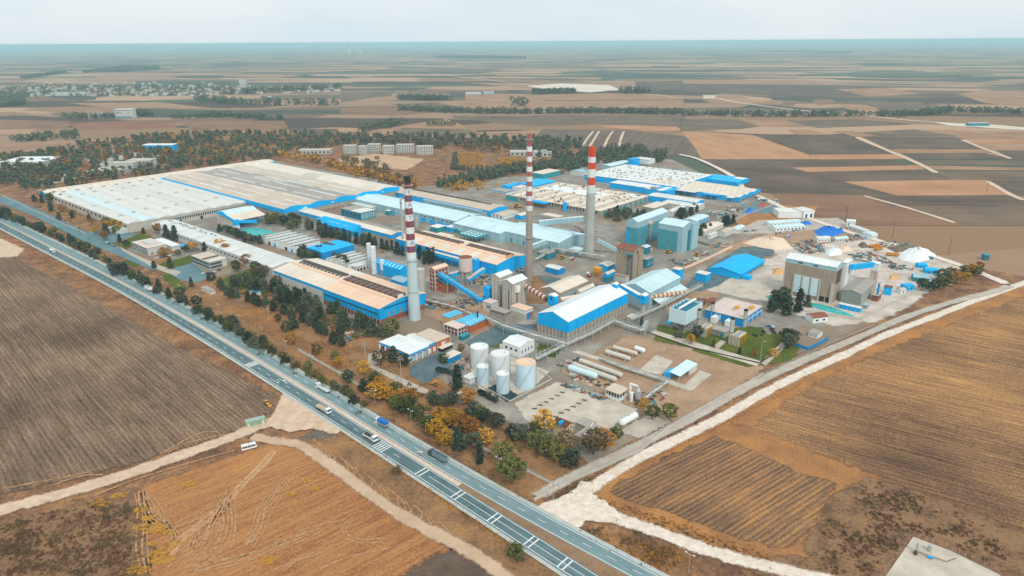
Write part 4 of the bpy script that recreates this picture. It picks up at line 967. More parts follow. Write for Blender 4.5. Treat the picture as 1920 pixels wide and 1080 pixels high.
TEAL = pm('teal_cladding', '#2f97a3', .5, .10, .1, '#1f6a75', .14); TEALD = pm('deep_teal', '#2b7f94', .55, .12, .1, '#20505c', .15)
CONC = pm('concrete_wall', '#a79f92', .85, .18, .15, '#6d655a', .3); CONCL = pm('light_concrete', '#c3bdb0', .85, .14, .15, '#857c6f', .28); CONCT = pm('tan_concrete', '#a59583', .85, .16, .15, '#6c5c4c', .3)
BRICK = pm('brick_wall', '#9a5a48', .85, .18, .3, '#5f4036', .25); BRICKO = pm('orange_brick', '#b4623a', .8, .14, .3, '#7a4530', .2)
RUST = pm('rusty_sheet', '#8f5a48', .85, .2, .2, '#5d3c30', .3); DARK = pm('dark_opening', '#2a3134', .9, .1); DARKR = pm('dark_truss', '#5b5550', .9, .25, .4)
PINKT = pm('pinkish_truss', '#8f7068', .9, .25, .4); WALLW = pm('white_wall', '#cfcfc8', .7, .1, .1, '#8d867a', .25); YEL = pm('yellow_paint', '#dc9a22', .5, .1, .3, '#8a6528', .15)
PINK = pm('pale_pink_sheet', '#d9c6bd', .7, .1, .1, '#a88b7d', .25); GREY = pm('grey_sheet', '#8f9690', .6, .12, .1, '#6d6f68', .2); STEEL = pm('steel_grey', '#b9bdb8', .5, .12, .3, '#6f6a62', .2, .3)
SEAMT = pm('tan_seam', '#978674', .9, .1); SEAML = pm('light_seam', '#b4ada2', .9, .1); SEAMB = pm('pale_blue_seam', '#94b3ba', .9, .08)
# ================================================================ FRONT ROW
# -- near furnace hall, two lengths
r = house('furnace_hall', 'long hall with peach roof and blue gable behind the letter-painted chimney', 'factory hall', zf(1055, 650), zf(575, 470), zf(1450, 515), g=zf(1060, 790),
          rise=3.2, wall=BLUE, roof=PEACH, base=(BRICK, 4.2), panels=9, deck=SEAMT, gap=.3)
FH = r
posts(r, 'x', 19, 0, r.la, 0, 4.2, .5, CONCL, d=.2); wins(r, 'x', 18, 0, r.la, 1.4, 3.4, .45, DARK, name='window_opening')
piece('window_band', r.o, DARK, -.08, .02, 1.5, r.la - 1, r.h - 5.0, r.h - 4.0); piece('window_band', r.o, DARK, 4, r.lb * .72, -.08, .02, r.h - 1.5, r.h - .7)
for s in (.18, .3, .43, .58, .66): piece('window', r.o, CONCT, r.lb * s, r.lb * s + 1.8, -.08, .02, 4.8, 8.2)
tubes(r, .36, 2, r.la - 2, 1.7, PEACH)
for i in range(30): piece('truss', r.o, PINKT if i % 3 else DARKR, r.lb * .41, r.lb * .57, 2 + (r.la - 4) * i / 30, 2 + (r.la - 4) * (i + .55) / 30, r.h + 2.4, r.h + r.rise + 1.4)
piece('ventilator_side', r.o, DARKR, r.lb * .575, r.lb * .615, 2, r.la - 2, r.h + 2.2, r.h + r.rise + 1.5); piece('ventilator_cap', r.o, WHITE, r.lb * .44, r.lb * .55, 1.2, 1.9, r.h + 2.8, r.h + r.rise + 1.9)
r2 = house('furnace_hall', 'cream roofed hall length with thin blue eave and white walls', 'factory hall', zf(575, 470), zf(140, 315), r.lb, h=r.h - .6,
           rise=3.2, wall=WALLW, roof=CREAM, top=(BLUE, 2.6), panels=9, deck=SEAMT, gap=.3)
tubes(r2, .40, 3, r2.la - 3, 1.7, PEACH); piece('ventilator_side', r2.o, DARKR, r2.lb * .56, r2.lb * .64, 4, r2.la - 6, r2.h + 1.5, r2.h + r2.rise + .9)
for i in range(12): piece('truss', r2.o, DARKR, r2.lb * .46, r2.lb * .555, 4 + (r2.la - 10) * i / 12, 4 + (r2.la - 10) * (i + .5) / 12, r2.h + 2, r2.h + r2.rise + .8)
wins(r2, 'x', 12, 3, r2.la - 3, 2.5, 4.2, .5, CONCT, name='window')
# -- long low packing hall towards the white warehouse
r = house('packing_hall', 'very long low hall with pale grey roof joining the white vaulted warehouse', 'factory hall', zn(1165, 418), zn(262, 84), zn(1318, 355), h=8.0, rise=1.8, wall=WALLW, roof=WHITE2, panels=26, deck=SEAML, roof2=pm('off_white_roof', '#d3d5d0', .6, .08), gap=.25)
wins(r, 'x', 34, 4, r.la - 4, 4.2, 5.6, .55); vents(r, 34, 5, 2.0, [GREY, CONCL], x=(.55, .8), y=(.55, .98))
# -- white vaulted warehouse
C, la, lb, h = plot(zm(690, 545), zm(130, 330), zm(1640, 392), g=zm(716, 606))
o = thing('vaulted_warehouse', 'huge white warehouse roofed with parallel barrel vaults and arched vents', 'warehouse', (C.x, C.y, GZ), TH)
piece('wall', o, CONCL, 0, lb, 0, la, -.2, h); nv = 9; w = lb / nv
VA = pm('vault_white', '#d6d4cc', .6, .08, .05, '#a9a498', .16); VB = pm('vault_bluish', '#cfe0e2', .55, .05, .05, '#a9bcc0', .12)
for i in range(nv):
 n = 10; pr = [(w * i + .25 + (w - .5) * k / n, h + .05 + 1.9 * math.sin(math.pi * k / n) ** .9) for k in range(n + 1)]
 MB().prism(pr + [(w * (i + 1) - .25, h), (w * i + .25, h)], (-.4, la + .4), 'y').build('roof_vault', VB if i == 1 else VA, o)
 for k in range(3):
  y = la * (.15 + .32 * k + .025 * (i % 3)); cx = w * (i + .5)
  pr = [(cx + 2.6 * math.cos(math.pi * q / 8), h + 1.7 + 1.2 * math.sin(math.pi * q / 8)) for q in range(9)]
  MB().prism(pr, (y, y + 4.0), 'y').build('roof_cowl', SEAML, o)
 for k in range(14):
  if (i * 5 + k) % 7 < 5: piece('rooflight', o, WHITE, w * (i + .66), w * (i + .74), la * (.04 + .067 * k), la * (.04 + .067 * k) + 5.5, h + 1.2, h + 1.75)
R9 = Bd(); R9.o = o; R9.la = la; R9.lb = lb; R9.h = h
wins(R9, 'y', 40, lb * .25, lb - 3, h * .45, h * .75, .6); wins(R9, 'y', 3, lb * .3, lb * .8, 0, h * .4, .12, DARK, name='door')
wins(R9, 'x', 20, 2, la - 2, h * .5, h * .78, .5)
piece('low_annexe', o, WALLW, -12, -.01, 2, 34, -.2, 4.5)
# -- grey-roofed warehouse with long white rooflights
C, la, lb, h = plot(zb(530, 460), zm(950, 207), zb(1405, 290), h=13.5)
o = thing('grey_warehouse', 'huge tan and grey roofed warehouse with white rooflight strips and blue edges', 'warehouse', (C.x, C.y, GZ), TH)
R9 = Bd(); R9.o = o; R9.la = la; R9.lb = lb; R9.h = h
piece('wall', o, CONC, 0, lb, 0, la, -.2, h - 4.6); nb = 5; w = lb / nb
cols = [TAN, GREYR, GREYR, TAN, CREAM]
for i in range(nb):
 x0 = w * i; z = h
 for sd, (ua, ub, za_, zb_) in enumerate([(x0, x0 + w * .38, z, z + 2.6), (x0 + w * .38, x0 + w, z + 2.6, z)]):
  npn = 9
  for k in range(npn):
   y0, y1 = la * k / npn + .12, la * (k + 1) / npn - .12
   if (i, sd, k) in ((2, 1, 4), (2, 1, 5), (3, 0, 3), (3, 0, 4), (4, 0, 4)): mt = CONCL
   else: mt = cols[i] if not (i == 1 and sd == 0) else TAN
   m = MB().hexa([(ua, y0, za_), (ub, y0, zb_), (ub, y1, zb_), (ua, y1, za_), (ua, y0, za_ + .2), (ub, y0, zb_ + .2), (ub, y1, zb_ + .2), (ua, y1, za_ + .2)])
   m.build('roof_panel', mt, o)
 pr = [(x0 + .02, h - 4.6), (x0 + w - .02, h - 4.6), (x0 + w - .02, h + .3), (x0 + w * .5, h + 2.5), (x0 + w * .26, h + 2.8), (x0 + .02, h + .3)]
 MB().prism(pr, (-.35, -.05), 'y').build('fascia', BLUE, o)
 for k in range(4):
  y0 = la * (.03 + .245 * k + .02 * (i % 2)); y1 = y0 + la * (.19 if (i + k) % 4 else .11)
  for fx in (.30, .86) if i % 2 == 0 else (.30, .80):
   za_ = z + 2.6 * (fx / .38 if fx < .38 else (1 - fx) / .62) + .21
   piece('rooflight', o, WHITE, x0 + w * fx - .9, x0 + w * fx + .9, y0, y1, za_ - .2, za_ + .55)
piece('side_fascia', o, BLUE, -.6, -.02, 0, la, h - 4.5, h + .6)
wins(R9, 'y', 24, lb * .22, lb * .48, .8, 4.2, .7, BRICK, name='brick_panel'); posts(R9, 'y', 25, lb * .22, lb * .48, 0, h - 4.62, .5, CONCL); wins(R9, 'y', 4, lb * .05, lb * .95, h - 2.6, h - 1.6, .12, WHITE, name='sign_board', d=.45)
# -- narrow strip hall along the back of both warehouses
r = house('strip_hall', 'narrow cream strip building with blue end behind the two big warehouses', 'warehouse', zm(105, 326), zm(5, 308), zm(1752, 92), h=10.5, rise=1.6, ridge='x', wall=CONC, roof=CREAM, panels=34, deck=SEAMT, gap=.5)
piece('end_fascia', r.o, BLUE, -.3, -.02, 0, r.la, 5, r.h + .2)
for f in (.60, .68, .78, .87, .97): piece('end_patch', r.o, BLUE, r.lb * f, r.lb * f + 10, -1.2, -.05, r.h - 1.5, r.h + .6)
# ================================================================ MIDDLE ROW
r = house('furnace_hall', 'peach roofed hall with blue walls and orange-ended roof ventilator', 'factory hall', c4(1320, 338), d3(755, 968), c4(1782, 172), h=11, rise=3.0, wall=BLUE, roof=PEACH, roof2=CREAM, panels=14, deck=SEAMT, gap=.3)
L1 = (2.5, r.la * .42); L2 = (r.la * .48, r.la - 3)
for a_, b_ in (L1, L2):
 tubes(r, .40, a_, b_, 1.7, PEACH)
 for i in range(20): piece('truss', r.o, DARKR if i % 2 else PINKT, r.lb * .46, r.lb * .6, a_ + (b_ - a_) * i / 20, a_ + (b_ - a_) * (i + .6) / 20, r.h + 2.4, r.h + r.rise + 1.0)
 piece('ventilator_side', r.o, DARKR, r.lb * .605, r.lb * .64, a_, b_, r.h + 2.2, r.h + r.rise + 1.2)
for x in (.40, .47, .54): piece('ventilator_end', r.o, YEL, r.lb * x - 1.2, r.lb * x + 1.2, 1.2, 2.45, r.h + 2.5, r.h + r.rise + 1.2)
posts(r, 'x', 16, 2, r.la - 2, 0, r.h - .5, .3, BLUE2, 'wall_rib'); posts(r, 'y', 3, 1, r.lb - 2, 0, r.h - .5, .3, BLUE2, 'wall_rib')
MH = r
o = r.o   # gallery along the front wall with its drop box
piece('gallery', o, BLUE, -6, -2.5, 26, r.la * .62, 6.5, 9.5); piece('gallery_roof', o, CREAM, -6.2, -2.3, 26, r.la * .62, 9.51, 9.8)
for i in range(7): piece('gallery_post', o, STEEL, -4.5, -4.1, 28 + i * (r.la * .62 - 28) / 7, 28.4 + i * (r.la * .62 - 28) / 7, 0, 6.5)
piece('drop_tower', o, BLUE, -7, -1.5, 20, 26, -.2, 13.5); piece('drop_tower_roof', o, PBLUE2, -7.2, -1.3, 19.8, 26.2, 13.5, 13.9)
r = house('annealing_hall', 'pale roofed hall with blue eaves between the peach hall and grey warehouse', 'factory hall', d2(1392, 262), d1(1045, 527), d3(862, 832), h=9, rise=1.6, wall=CONC, roof=CREAM, roof2=WHITE2, panels=16, top=(BLUE, 3.6), deck=SEAML)
for fx in (.58, .66): piece('pipe_run', r.o, SEAMT, r.lb * fx, r.lb * fx + .9, 4, r.la * .5, r.h + 1.0, r.h + 2.0)
AH = r
# blue lean-to in front of it
o = thing('lean_to_hall', 'big blue lean-to with sloping blue roof among the conifers', 'factory hall', AH.o.location, TH)
ya = (W(*d2(935, 118), 11) - AH.o.location).dot(AY); yb = (W(*d1(1660, 622), 11) - AH.o.location).dot(AY); ye = (W(*d1(1375, 690), 8) - AH.o.location).dot(AY)
MB().prism([(-9, -.2), (-.05, -.2), (-.05, 11), (-3, 11.6), (-9, 6)], (ya, yb), 'y').build('wall', BLUE, o)
for i in range(8):
 y0 = ya + (yb - ya) * i / 8 + .1; y1 = ya + (yb - ya) * (i + 1) / 8 - .1
 MB().hexa([(-9.8, y0, 5.6), (-3.1, y0, 11.75), (-3.1, y1, 11.75), (-9.8, y1, 5.6), (-9.8, y0, 5.85), (-3.1, y0, 12), (-3.1, y1, 12), (-9.8, y1, 5.85)]).build('roof_panel', CYAN, o)
 MB().hexa([(-3.1, y0, 11.75), (.2, y0, 11.2), (.2, y1, 11.2), (-3.1, y1, 11.75), (-3.1, y0, 12), (.2, y0, 11.45), (.2, y1, 11.45), (-3.1, y1, 12)]).build('roof_panel', CYAN, o)
for f in (.22, .45, .62): piece('rooflight', o, PBLUE, -6.5, -6, ya + (yb - ya) * f, ya + (yb - ya) * (f + .14), 8.9, 9.4)
piece('canopy', o, BLUE, -7, -.1, yb, ye, 5.5, 8.5)
for i in range(4): piece('canopy_post', o, BLUE2, -6.7, -6.3, yb + (ye - yb) * i / 4, yb + (ye - yb) * i / 4 + .5, 0, 5.5)
posts(AH, 'x', 4, 0, 1, 0, .1, .1, BLUE2)
# -- pale blue float hall in three lengths
r = house('float_hall', 'pale blue hall with barrel roof ventilators ending beside the tall brown chimney', 'factory hall', d4(1665, 782), d4(785, 592), zc(1187, 642), h=11, rise=3.0, wall=PBLUE2, roof=PBLUE, panels=8, deck=SEAMB)
for a_, b_ in ((3, r.la * .45), (r.la * .5, r.la - 3)): tubes(r, .60, a_, b_, 2.0, PBLUE)
wins(r, 'x', 4, 3, r.la - 6, .5, 5, .12, BLUE2, name='door'); posts(r, 'x', 9, 0, r.la, 0, r.h - .3, .25, PBLUE, 'wall_rib'); posts(r, 'y', 6, 0, r.lb, 0, r.h - .3, .25, PBLUE, 'wall_rib')
FL = r
ra = house('float_hall', 'pale blue middle length of the long ventilated hall', 'factory hall', d4(785, 640), d4(65, 488), FL.lb, h=10, rise=3, wall=PBLUE2, roof=PBLUE, panels=8, deck=SEAMB)
for a_, b_ in ((2, ra.la * .45), (ra.la * .5, ra.la - 2)): tubes(ra, .60, a_, b_, 2.0, PBLUE)
posts(ra, 'x', 7, 0, ra.la, 0, ra.h - .3, .25, PBLUE, 'wall_rib')
rb_ = house('float_hall', 'pale blue far length of the long hall reaching the grey warehouse', 'factory hall', d3(1720, 692), d3(85, 312), FL.lb * .86, h=9.5, rise=3, wall=PBLUE2, roof=PBLUE, panels=18, deck=SEAMB)
for a_, b_ in ((2, 34), (46, 78)): tubes(rb_, .60, a_, b_, 2.0, PBLUE)
posts(rb_, 'x', 15, 0, rb_.la, 0, rb_.h - .3, .25, PBLUE, 'wall_rib')
for f0, f1 in ((.90, .985), (.50, .56), (.02, .30)):
 wins(rb_, 'x', 8, rb_.la * f0, rb_.la * f1, 6.2, 7.4, .55); wins(rb_, 'x', 4, rb_.la * f0, rb_.la * f1, .3, 5.0, .7, BLUE, name='door')
piece('side_annexe', rb_.o, PBLUE2, -9, -.1, rb_.la * .68, rb_.la * .88, 0, 5.5); piece('annexe_roof', rb_.o, WHITE2, -9.3, 0, rb_.la * .68 - .3, rb_.la * .88 + .3, 5.5, 5.8)
# -- blue-grey hall with a row of little square windows
r = house('lehr_hall', 'long blue-grey building with white roof and a row of small square windows', 'factory hall', d4(505, 300), d3(1255, 358), d4(585, 240), g=d4(505, 362), rise=2.0, wall=PBLUE2, roof=PBLUE, panels=14, deck=SEAMB)
wins(r, 'x', 23, r.la * .06, r.la * .88, r.h * .35, r.h * .35 + 1.5, .32)
piece('end_annexe', r.o, PBLUE2, 1, r.lb - 1, -8, -.05, 0, r.h - 1); piece('annexe_roof', r.o, WHITE, .8, r.lb - .8, -8.2, 0, r.h - 1, r.h - .7)
r = house('long_store', 'long beige roofed store with blue gable and dark roof rail', 'factory hall', d4(620, 296), zb(1410, 288), d4(978, 243), h=7, rise=2.2, wall=BLUE, roof=TAN, panels=22, deck=SEAMT)
piece('roof_rail', r.o, DARKR, r.lb * .62, r.lb * .66, r.la * .08, r.la * .92, r.h + 1.9, r.h + 3.2); piece('roof_rail', r.o, DARKR, r.lb * .80, r.lb * .82, r.la * .2, r.la * .98, r.h + .9, r.h + 2.0)
wins(r, 'x', 9, r.la * .86, r.la * .99, 2, 6, .5, DARK, name='door')
r = house('shed', 'white shed with tan roof beside the blue gable of the long store', 'shed', d4(828, 380), d4(705, 330), d4(1062, 312), g=d4(832, 428), rise=.8, ridge='x', wall=WHITE, roof=TAN, panels=5)
wins(r, 'x', 3, 1, r.la - 1, .3, 4.5, .3, BLUE2, name='door'); posts(r, 'x', 5, 0, r.la, 0, r.h, .3, CONCL)
r = house('shed', 'small blue shed with cream roof left of the brown chimney', 'shed', d4(1095, 372), d4(1003, 352), d4(1292, 330), g=d4(1098, 430), rise=1.0, ridge='x', wall=BLUE, roof=CREAM, panels=5)
# open canopy
C, la, lb, h = plot(d4(1640, 395), d4(1410, 340), d4(1738, 362), h=7)
o = thing('canopy', 'open sided canopy with cream roof behind the pale blue hall', 'canopy', (C.x, C.y, GZ), TH)
MB().hexa([(0, 0, 7), (lb, 0, 6.2), (lb, la, 6.2), (0, la, 7), (0, 0, 7.3), (lb, 0, 6.5), (lb, la, 6.5), (0, la, 7.3)]).build('roof', CREAM, o)
for fx in (.05, .95):
 for fy in (.05, .35, .65, .95): piece('post', o, STEEL, lb * fx - .2, lb * fx + .2, la * fy - .2, la * fy + .2, 0, 6.2)
# -- inclined conveyor bridge behind the grey chimney
def gallery(name, label, p, q, w, hh, mat, roofm, npan=8, supports=(), cat='conveyor', group=None, smat=STEEL, ptop=None):
 """enclosed conveyor between two 3-D points, in cladding lengths, on trestle legs"""
 P0, P1 = Vector(p), Vector(q); d = (P1 - P0); L = d.length; u = d.normalized()
 sd = u.cross(Vector((0, 0, 1))).normalized() * (w / 2); up = sd.cross(u).normalized() * hh
 base = Vector((P0.x, P0.y, GZ)); o = thing(name, label, cat, base, 0, group)
 for i in range(npan):
  a = P0 + d * ((i + .015) / npan) - base; b = P0 + d * ((i + .985) / npan) - base
  MB().hexa([a - sd, b - sd, b + sd, a + sd, a - sd + up, b - sd + up, b + sd + up, a + sd + up]).build('casing', mat, o)
  s2 = sd * 1.06; e_ = up.normalized() * .02
  MB().hexa([a - s2 + up + e_, b - s2 + up + e_, b + s2 + up + e_, a + s2 + up + e_, a - s2 + up * 1.05 + e_, b - s2 + up * 1.05 + e_, b + s2 + up * 1.05 + e_, a + s2 + up * 1.05 + e_]).build('roof_panel', roofm if i % 2 else (ptop or roofm), o)
 for f in supports:
  c = P0 + d * f - base
  MB().bar(c - sd, (c.x - sd.x * 1.5, c.y - sd.y * 1.5, 0), .25).bar(c + sd, (c.x + sd.x * 1.5, c.y + sd.y * 1.5, 0), .25).bar(c * .98 - sd, (c.x + sd.x * 1.3, c.y + sd.y * 1.3, c.z * .3), .12).build('trestle', smat, o)
 return o
gallery('conveyor_bridge', 'pale blue conveyor bridge running to the grey concrete chimney', W(*d5(760, 905), 15), W(*d5(1330, 850), 20), 4, 5, PBLUE2, WHITE, 8, (.35, .75))
gallery('conveyor_bridge', 'pale blue sloping conveyor from the grey chimney to the yard', W(*zc(1270, 690), 14), W(*zc(1415, 765), 3), 3.4, 3.2, PBLUE2, PBLUE, 5, (.3,))
gallery('conveyor_bridge', 'pale blue conveyor between the brown chimney and the float hall', W(*d4(1270, 850), 7), W(*d4(1500, 765), 12), 4, 4, PBLUE2, WHITE, 4, (.2, .7))
for lb_, p in (('small blue transformer house beside the brown chimney', (zc(1130, 775), zc(1062, 755), zc(1182, 752))),):
 r = house('kiosk', lb_, 'shed', p[0], p[1], p[2], h=5, rise=.5, ridge='x', wall=PBLUE2, roof=PBLUE, panels=3)
r = house('shed', 'teal blue low block under the conveyor at the brown chimney', 'shed', zc(905, 795), zc(850, 768), zc(968, 772), h=6, ridge='flat', wall=TEALD, roof=GREYR, panels=4)
r = house('shed', 'dark blue shed with white roof between brown chimney and yard', 'shed', c3(380, 225), c3(165, 180), c3(490, 190), g=c3(385, 305), rise=1.0, ridge='y', wall=BLUE2, roof=WHITE2, panels=5)
r = house('mixing_shed', 'teal two-storey block with white and grey roof behind the blue lean-to', 'office block', d3(225 + 65, 570), d3(30, 490), d3(545, 530), g=d3(290, 680), ridge='flat', wall=TEALD, roof=WHITE2, roof2=GREYR, panels=2)
wins(r, 'y', 6, .5, r.lb - .5, r.h * .12, r.h * .88, .62, PBLUE2, name='bay'); wins(r, 'x', 5, 1, r.la - 1, r.h * .45, r.h * .7, .45)
for i, (ex, ax, bx) in enumerate([((705, 540), (655, 530), (768, 520)), ((1445, 795), (1340, 765), (1575, 765)), ((1650, 790), (1580, 765), (1730, 765))]):
 r = house('shed', ['small teal kiosk beside the long pale blue hall', 'teal hut with white roof behind the peach ventilator', 'little blue hut with white roof next to a teal hut'][i], 'shed', d3(*ex), d3(*ax), d3(*bx), h=5.5, ridge='flat', wall=TEAL if i < 2 else BLUE, roof=WHITE, panels=2); wins(r, 'x', 3, .5, r.la - .5, 1.5, 3, .5)
r = house('store', 'flat cream store between the peach and pale blue halls', 'shed', d3(1560, 950), d3(1385, 890), d3(1765, 925), h=8, ridge='flat', wall=WALLW, roof=CREAM, panels=4)
# bank of fan coolers beside it
p = W(*d4(420, 700), 7); o = thing('cooler_bank', 'bank of teal fan coolers on a steel frame beside the pale blue hall', 'cooler', (p.x, p.y, GZ), TH)
for i in range(5):
 for k in range(4):
  b_ = piece('cooler', o, TEAL, k * 4.4, k * 4.4 + 3.8, i * 5, i * 5 + 4.2, 5.5, 7.5); piece('fan_cover', o, PBLUE, k * 4.4 + .6, k * 4.4 + 3.2, i * 5 + .7, i * 5 + 3.5, 7.5, 7.8)
for i in range(6):
 for k in range(3): piece('frame_leg', o, STEEL, k * 8, k * 8 + .3, i * 4.8, i * 4.8 + .3, 0, 5.5)
p = W(*d3(1780, 830), 4); o = thing('cooler_bank', 'cluster of small teal cooling units behind the cream store', 'cooler', (p.x, p.y, GZ), TH)
for i in range(3):
 for k in range(3): piece('cooler', o, TEAL, k * 4.2, k * 4.2 + 3.2, i * 4.6, i * 4.6 + 3.4, 0, 4 + (i + k) % 2); piece('fan_cover', o, PBLUE, k * 4.2 + .5, k * 4.2 + 2.7, i * 4.6 + .5, i * 4.6 + 2.9, 4 + (i + k) % 2, 4.3 + (i + k) % 2)
# ================================================================ RIGHT-BACK PLANTS
r = house('flat_roof_plant', 'wide cream flat-roofed plant crowded with roof vents behind the chimneys', 'factory hall', d6(372, 862), d5(290, 532), d6(1062, 628), h=7, ridge='flat', wall=CONC, roof=CREAM, roof2=TAN, panels=16, gap=.3, deck=SEAMT)
vents(r, 120, 3, 2.2, [GREY, CONC, GREYR, WHITE2, DARKR]); piece('white_roof_sheet', r.o, WHITE, r.lb * .55, r.lb * .80, r.la * .30, r.la * .92, r.h + .3, r.h + .5); piece('white_roof_sheet', r.o, WHITE, r.lb * .78, r.lb * .92, r.la * .06, r.la * .16, r.h + .3, r.h + .5)
piece('teal_wall', r.o, TEAL, -.2, -.05, r.la * .86, r.la, 0, r.h - 1); wins(r, 'x', 26, 4, r.la * .84, 3, 6.5, .5); wins(r, 'y', 9, 3, r.lb - 3, 0, 6, .4, TEAL, name='door'); piece('blue_canopy', r.o, BLUE, -8, -.2, r.la * .52, r.la * .72, 5.5, 7)
piece('blue_stack', r.o, CYAN, -3, -.3, r.la * .33, r.la * .36, 0, 11)
FP = r
r = house('white_roof_plant', 'wide white-roofed plant with many vents and blue front edge', 'factory hall', d6(1472, 492), d6(62, 322), d7(560, 68), h=8.5, ridge='flat', wall=BLUE, roof=WHITE, roof2=WHITE2, panels=24, gap=.35, deck=SEAML)
vents(r, 140, 9, 2.0, [GREY, CONCL, CONC, GREYR, TAN, TEAL], x=(.08, .97), y=(.03, .97)); piece('tan_roof_sheet', r.o, CREAM, r.lb * .1, r.lb * .35, r.la * .01, r.la * .3, r.h + .3, r.h + .5)
r = house('link_hall', 'white flat-roofed link between the cream plant and the blue-edged plant', 'factory hall', d6(1070, 512), d6(500, 432), d6(1180, 470), h=7.5, ridge='flat', wall=BLUE, roof=WHITE, panels=6)
r = house('link_hall', 'bright blue low roof with white slab beside the beige dock hall', 'factory hall', d6(1370, 568), d6(1065, 512), d6(1470, 500), h=7, ridge='flat', wall=BLUE, roof=CYAN, roof2=WHITE, panels=4)
piece('cooler', r.o, GREYR, 2, 6, r.la * .5, r.la * .8, r.h, r.h + 3)
r = house('dock_hall', 'beige panel-roofed hall with blue walls and a row of loading docks', 'warehouse', d7(1020, 414), d7(25, 272), d7(1312, 292), g=d7(1010, 486), rise=0, ridge='flat', wall=BLUE, roof=CREAM, panels=1, gap=0)
for ch in list(r.o.children):
 if ch.name.startswith(('roof_panel', 'roof_deck')): bpy.data.objects.remove(ch)
w = r.lb / 3
for i in range(3):
 for k in range(12):
  y0, y1 = r.la * k / 12 + .25, r.la * (k + 1) / 12 - .25
  for (ua, ub, z0, z1) in ((w * i, w * (i + .5), r.h, r.h + 2.2), (w * (i + .5), w * (i + 1) - .3, r.h + 2.2, r.h)):
   MB().hexa([(ua, y0, z0), (ub, y0, z1), (ub, y1, z1), (ua, y1, z0), (ua, y0, z0 + .2), (ub, y0, z1 + .2), (ub, y1, z1 + .2), (ua, y1, z0 + .2)]).build('roof_panel', CREAM, r.o)
 MB().prism([(w * i, r.h - 3), (w * (i + 1), r.h - 3), (w * (i + 1), r.h + .3), (w * (i + .5), r.h + 2.5), (w * i, r.h + .3)], (-.4, -.02), 'y').build('fascia', BLUE, r.o)
posts(r, 'y', 12, 2, r.lb - 2, 0, r.h - 3.05, .7, TAN, 'dock_column', .9); wins(r, 'y', 11, 2, r.lb - 2, .4, r.h - 3.2, .75, DARK, name='dock_door')
piece('side_canopy', r.o, WHITE2, -9, -.1, r.la * .06, r.la * .16, 6, 6.6); piece('side_canopy', r.o, WHITE2, -9, -.1, r.la * .62, r.la * .95, 6, 6.6); piece('side_canopy', r.o, CYAN, -9, -.1, r.la * .28, r.la * .5, 6, 6.6)
for i in range(9): piece('canopy_post', r.o, STEEL, -8.7, -8.3, r.la * (.07 + .1 * i), r.la * (.07 + .1 * i) + .4, 0, 6)
r = house('store', 'blue-walled low hall with white panel roof in front of the dock hall', 'warehouse', d7(362, 492), d6(1066, 628), d7(512, 452), h=8, rise=1.2, ridge='y', wall=BLUE, roof=WHITE2, panels=10, gap=.5)
r = house('store', 'long cream flat roof between conifers and the blue-walled hall', 'warehouse', c1(1060, 150), c1(640, 65), c1(1225, 105), h=6, rise=.6, ridge='y', wall=WALLW, roof=WHITE2, panels=6)
r = house('store', 'blue block with bright blue roof and white rooflight at the boundary track', 'warehouse', d7(985, 190), d7(378, 138), d7(915, 98), g=d7(985, 242), rise=1.0, ridge='y', wall=BLUE, roof=CYAN, panels=5)
piece('rooflight', r.o, WHITE, r.lb * .55, r.lb * .9, r.la * .04, r.la * .3, r.h + .6, r.h + 1.2)
r = house('store', 'white flat shed behind the teal towers near the cream plant', 'shed', c1(490, 165), c1(290, 150), c1(690, 95), h=7, ridge='flat', wall=CONC, roof=CREAM, panels=3)
r = house('store', 'white barrel-roofed shed beside the conifers behind the teal towers', 'shed', c1(740, 215), c1(680, 190), c1(890, 140), h=6, rise=1.5, ridge='x', wall=WALLW, roof=WHITE2, panels=4)
r = house('workshop', 'pale blue workshop with blue doors behind the smaller teal tower', 'workshop', c1(1070, 345), c1(890, 325), c1(1195, 262), g=c1(1072, 410), rise=1.2, ridge='x', wall=PBLUE2, roof=PBLUE, panels=6)
wins(r, 'y', 4, 1, r.lb - 1, .5, r.h * .62, .6, BLUE, name='door')
r = house('store', 'low cream roof shed behind the workshop conifers', 'shed', c1(1190, 490), c1(1115, 425), c1(1450, 375), h=5, rise=1.0, ridge='x', wall=WALLW, roof=CREAM, panels=5)
r = house('store', 'tan gabled hut by the car park wall', 'shed', c1(1480, 505), c1(1380, 485), c1(1630, 455), h=4.5, rise=1.0, ridge='x', wall=WALLW, roof=TAN, panels=4)
r = house('office', 'pale blue-roofed single storey row beside the car park', 'office block', c1(1640, 460), c1(1600, 420), c1(1905, 435), h=4.5, rise=.9, ridge='x', wall=WHITE, roof=PBLUE, panels=6); wins(r, 'y', 8, .5, r.lb - .5, 1.2, 2.8, .5)
r = house('substation', 'low white wall hut beside the tan gabled hut', 'shed', c1(1275, 540), c1(1255, 520), c1(1395, 500), h=4, ridge='flat', wall=WHITE, roof=WHITE2, panels=3)
for i, (e_, a_, b_) in enumerate([((735, 140), (495, 145), (720, 95)), ((930, 150), (792, 75), (935, 60)), ((1130, 80), (930, 65), (1130, 45))]): pass
r = house('store', 'long pale blue shed at the edge of the dark wood', 'shed', d6(520, 185), d6(495, 140), d6(725, 105), h=6, rise=1.5, ridge='x', wall=PBLUE2, roof=PBLUE, panels=5)
r = house('store', 'bright blue cube block beside the wood', 'shed', d6(880, 85), d6(792, 70), d6(935, 62), h=14, ridge='flat', wall=BLUE, roof=CYAN, panels=2)
r = house('store', 'white block with tan base beside the blue cube', 'shed', d6(1090, 92), d6(930, 52), d6(1132, 62), h=13, ridge='flat', wall=WHITE, base=(CONCT, 6), roof=WHITE2, panels=3)
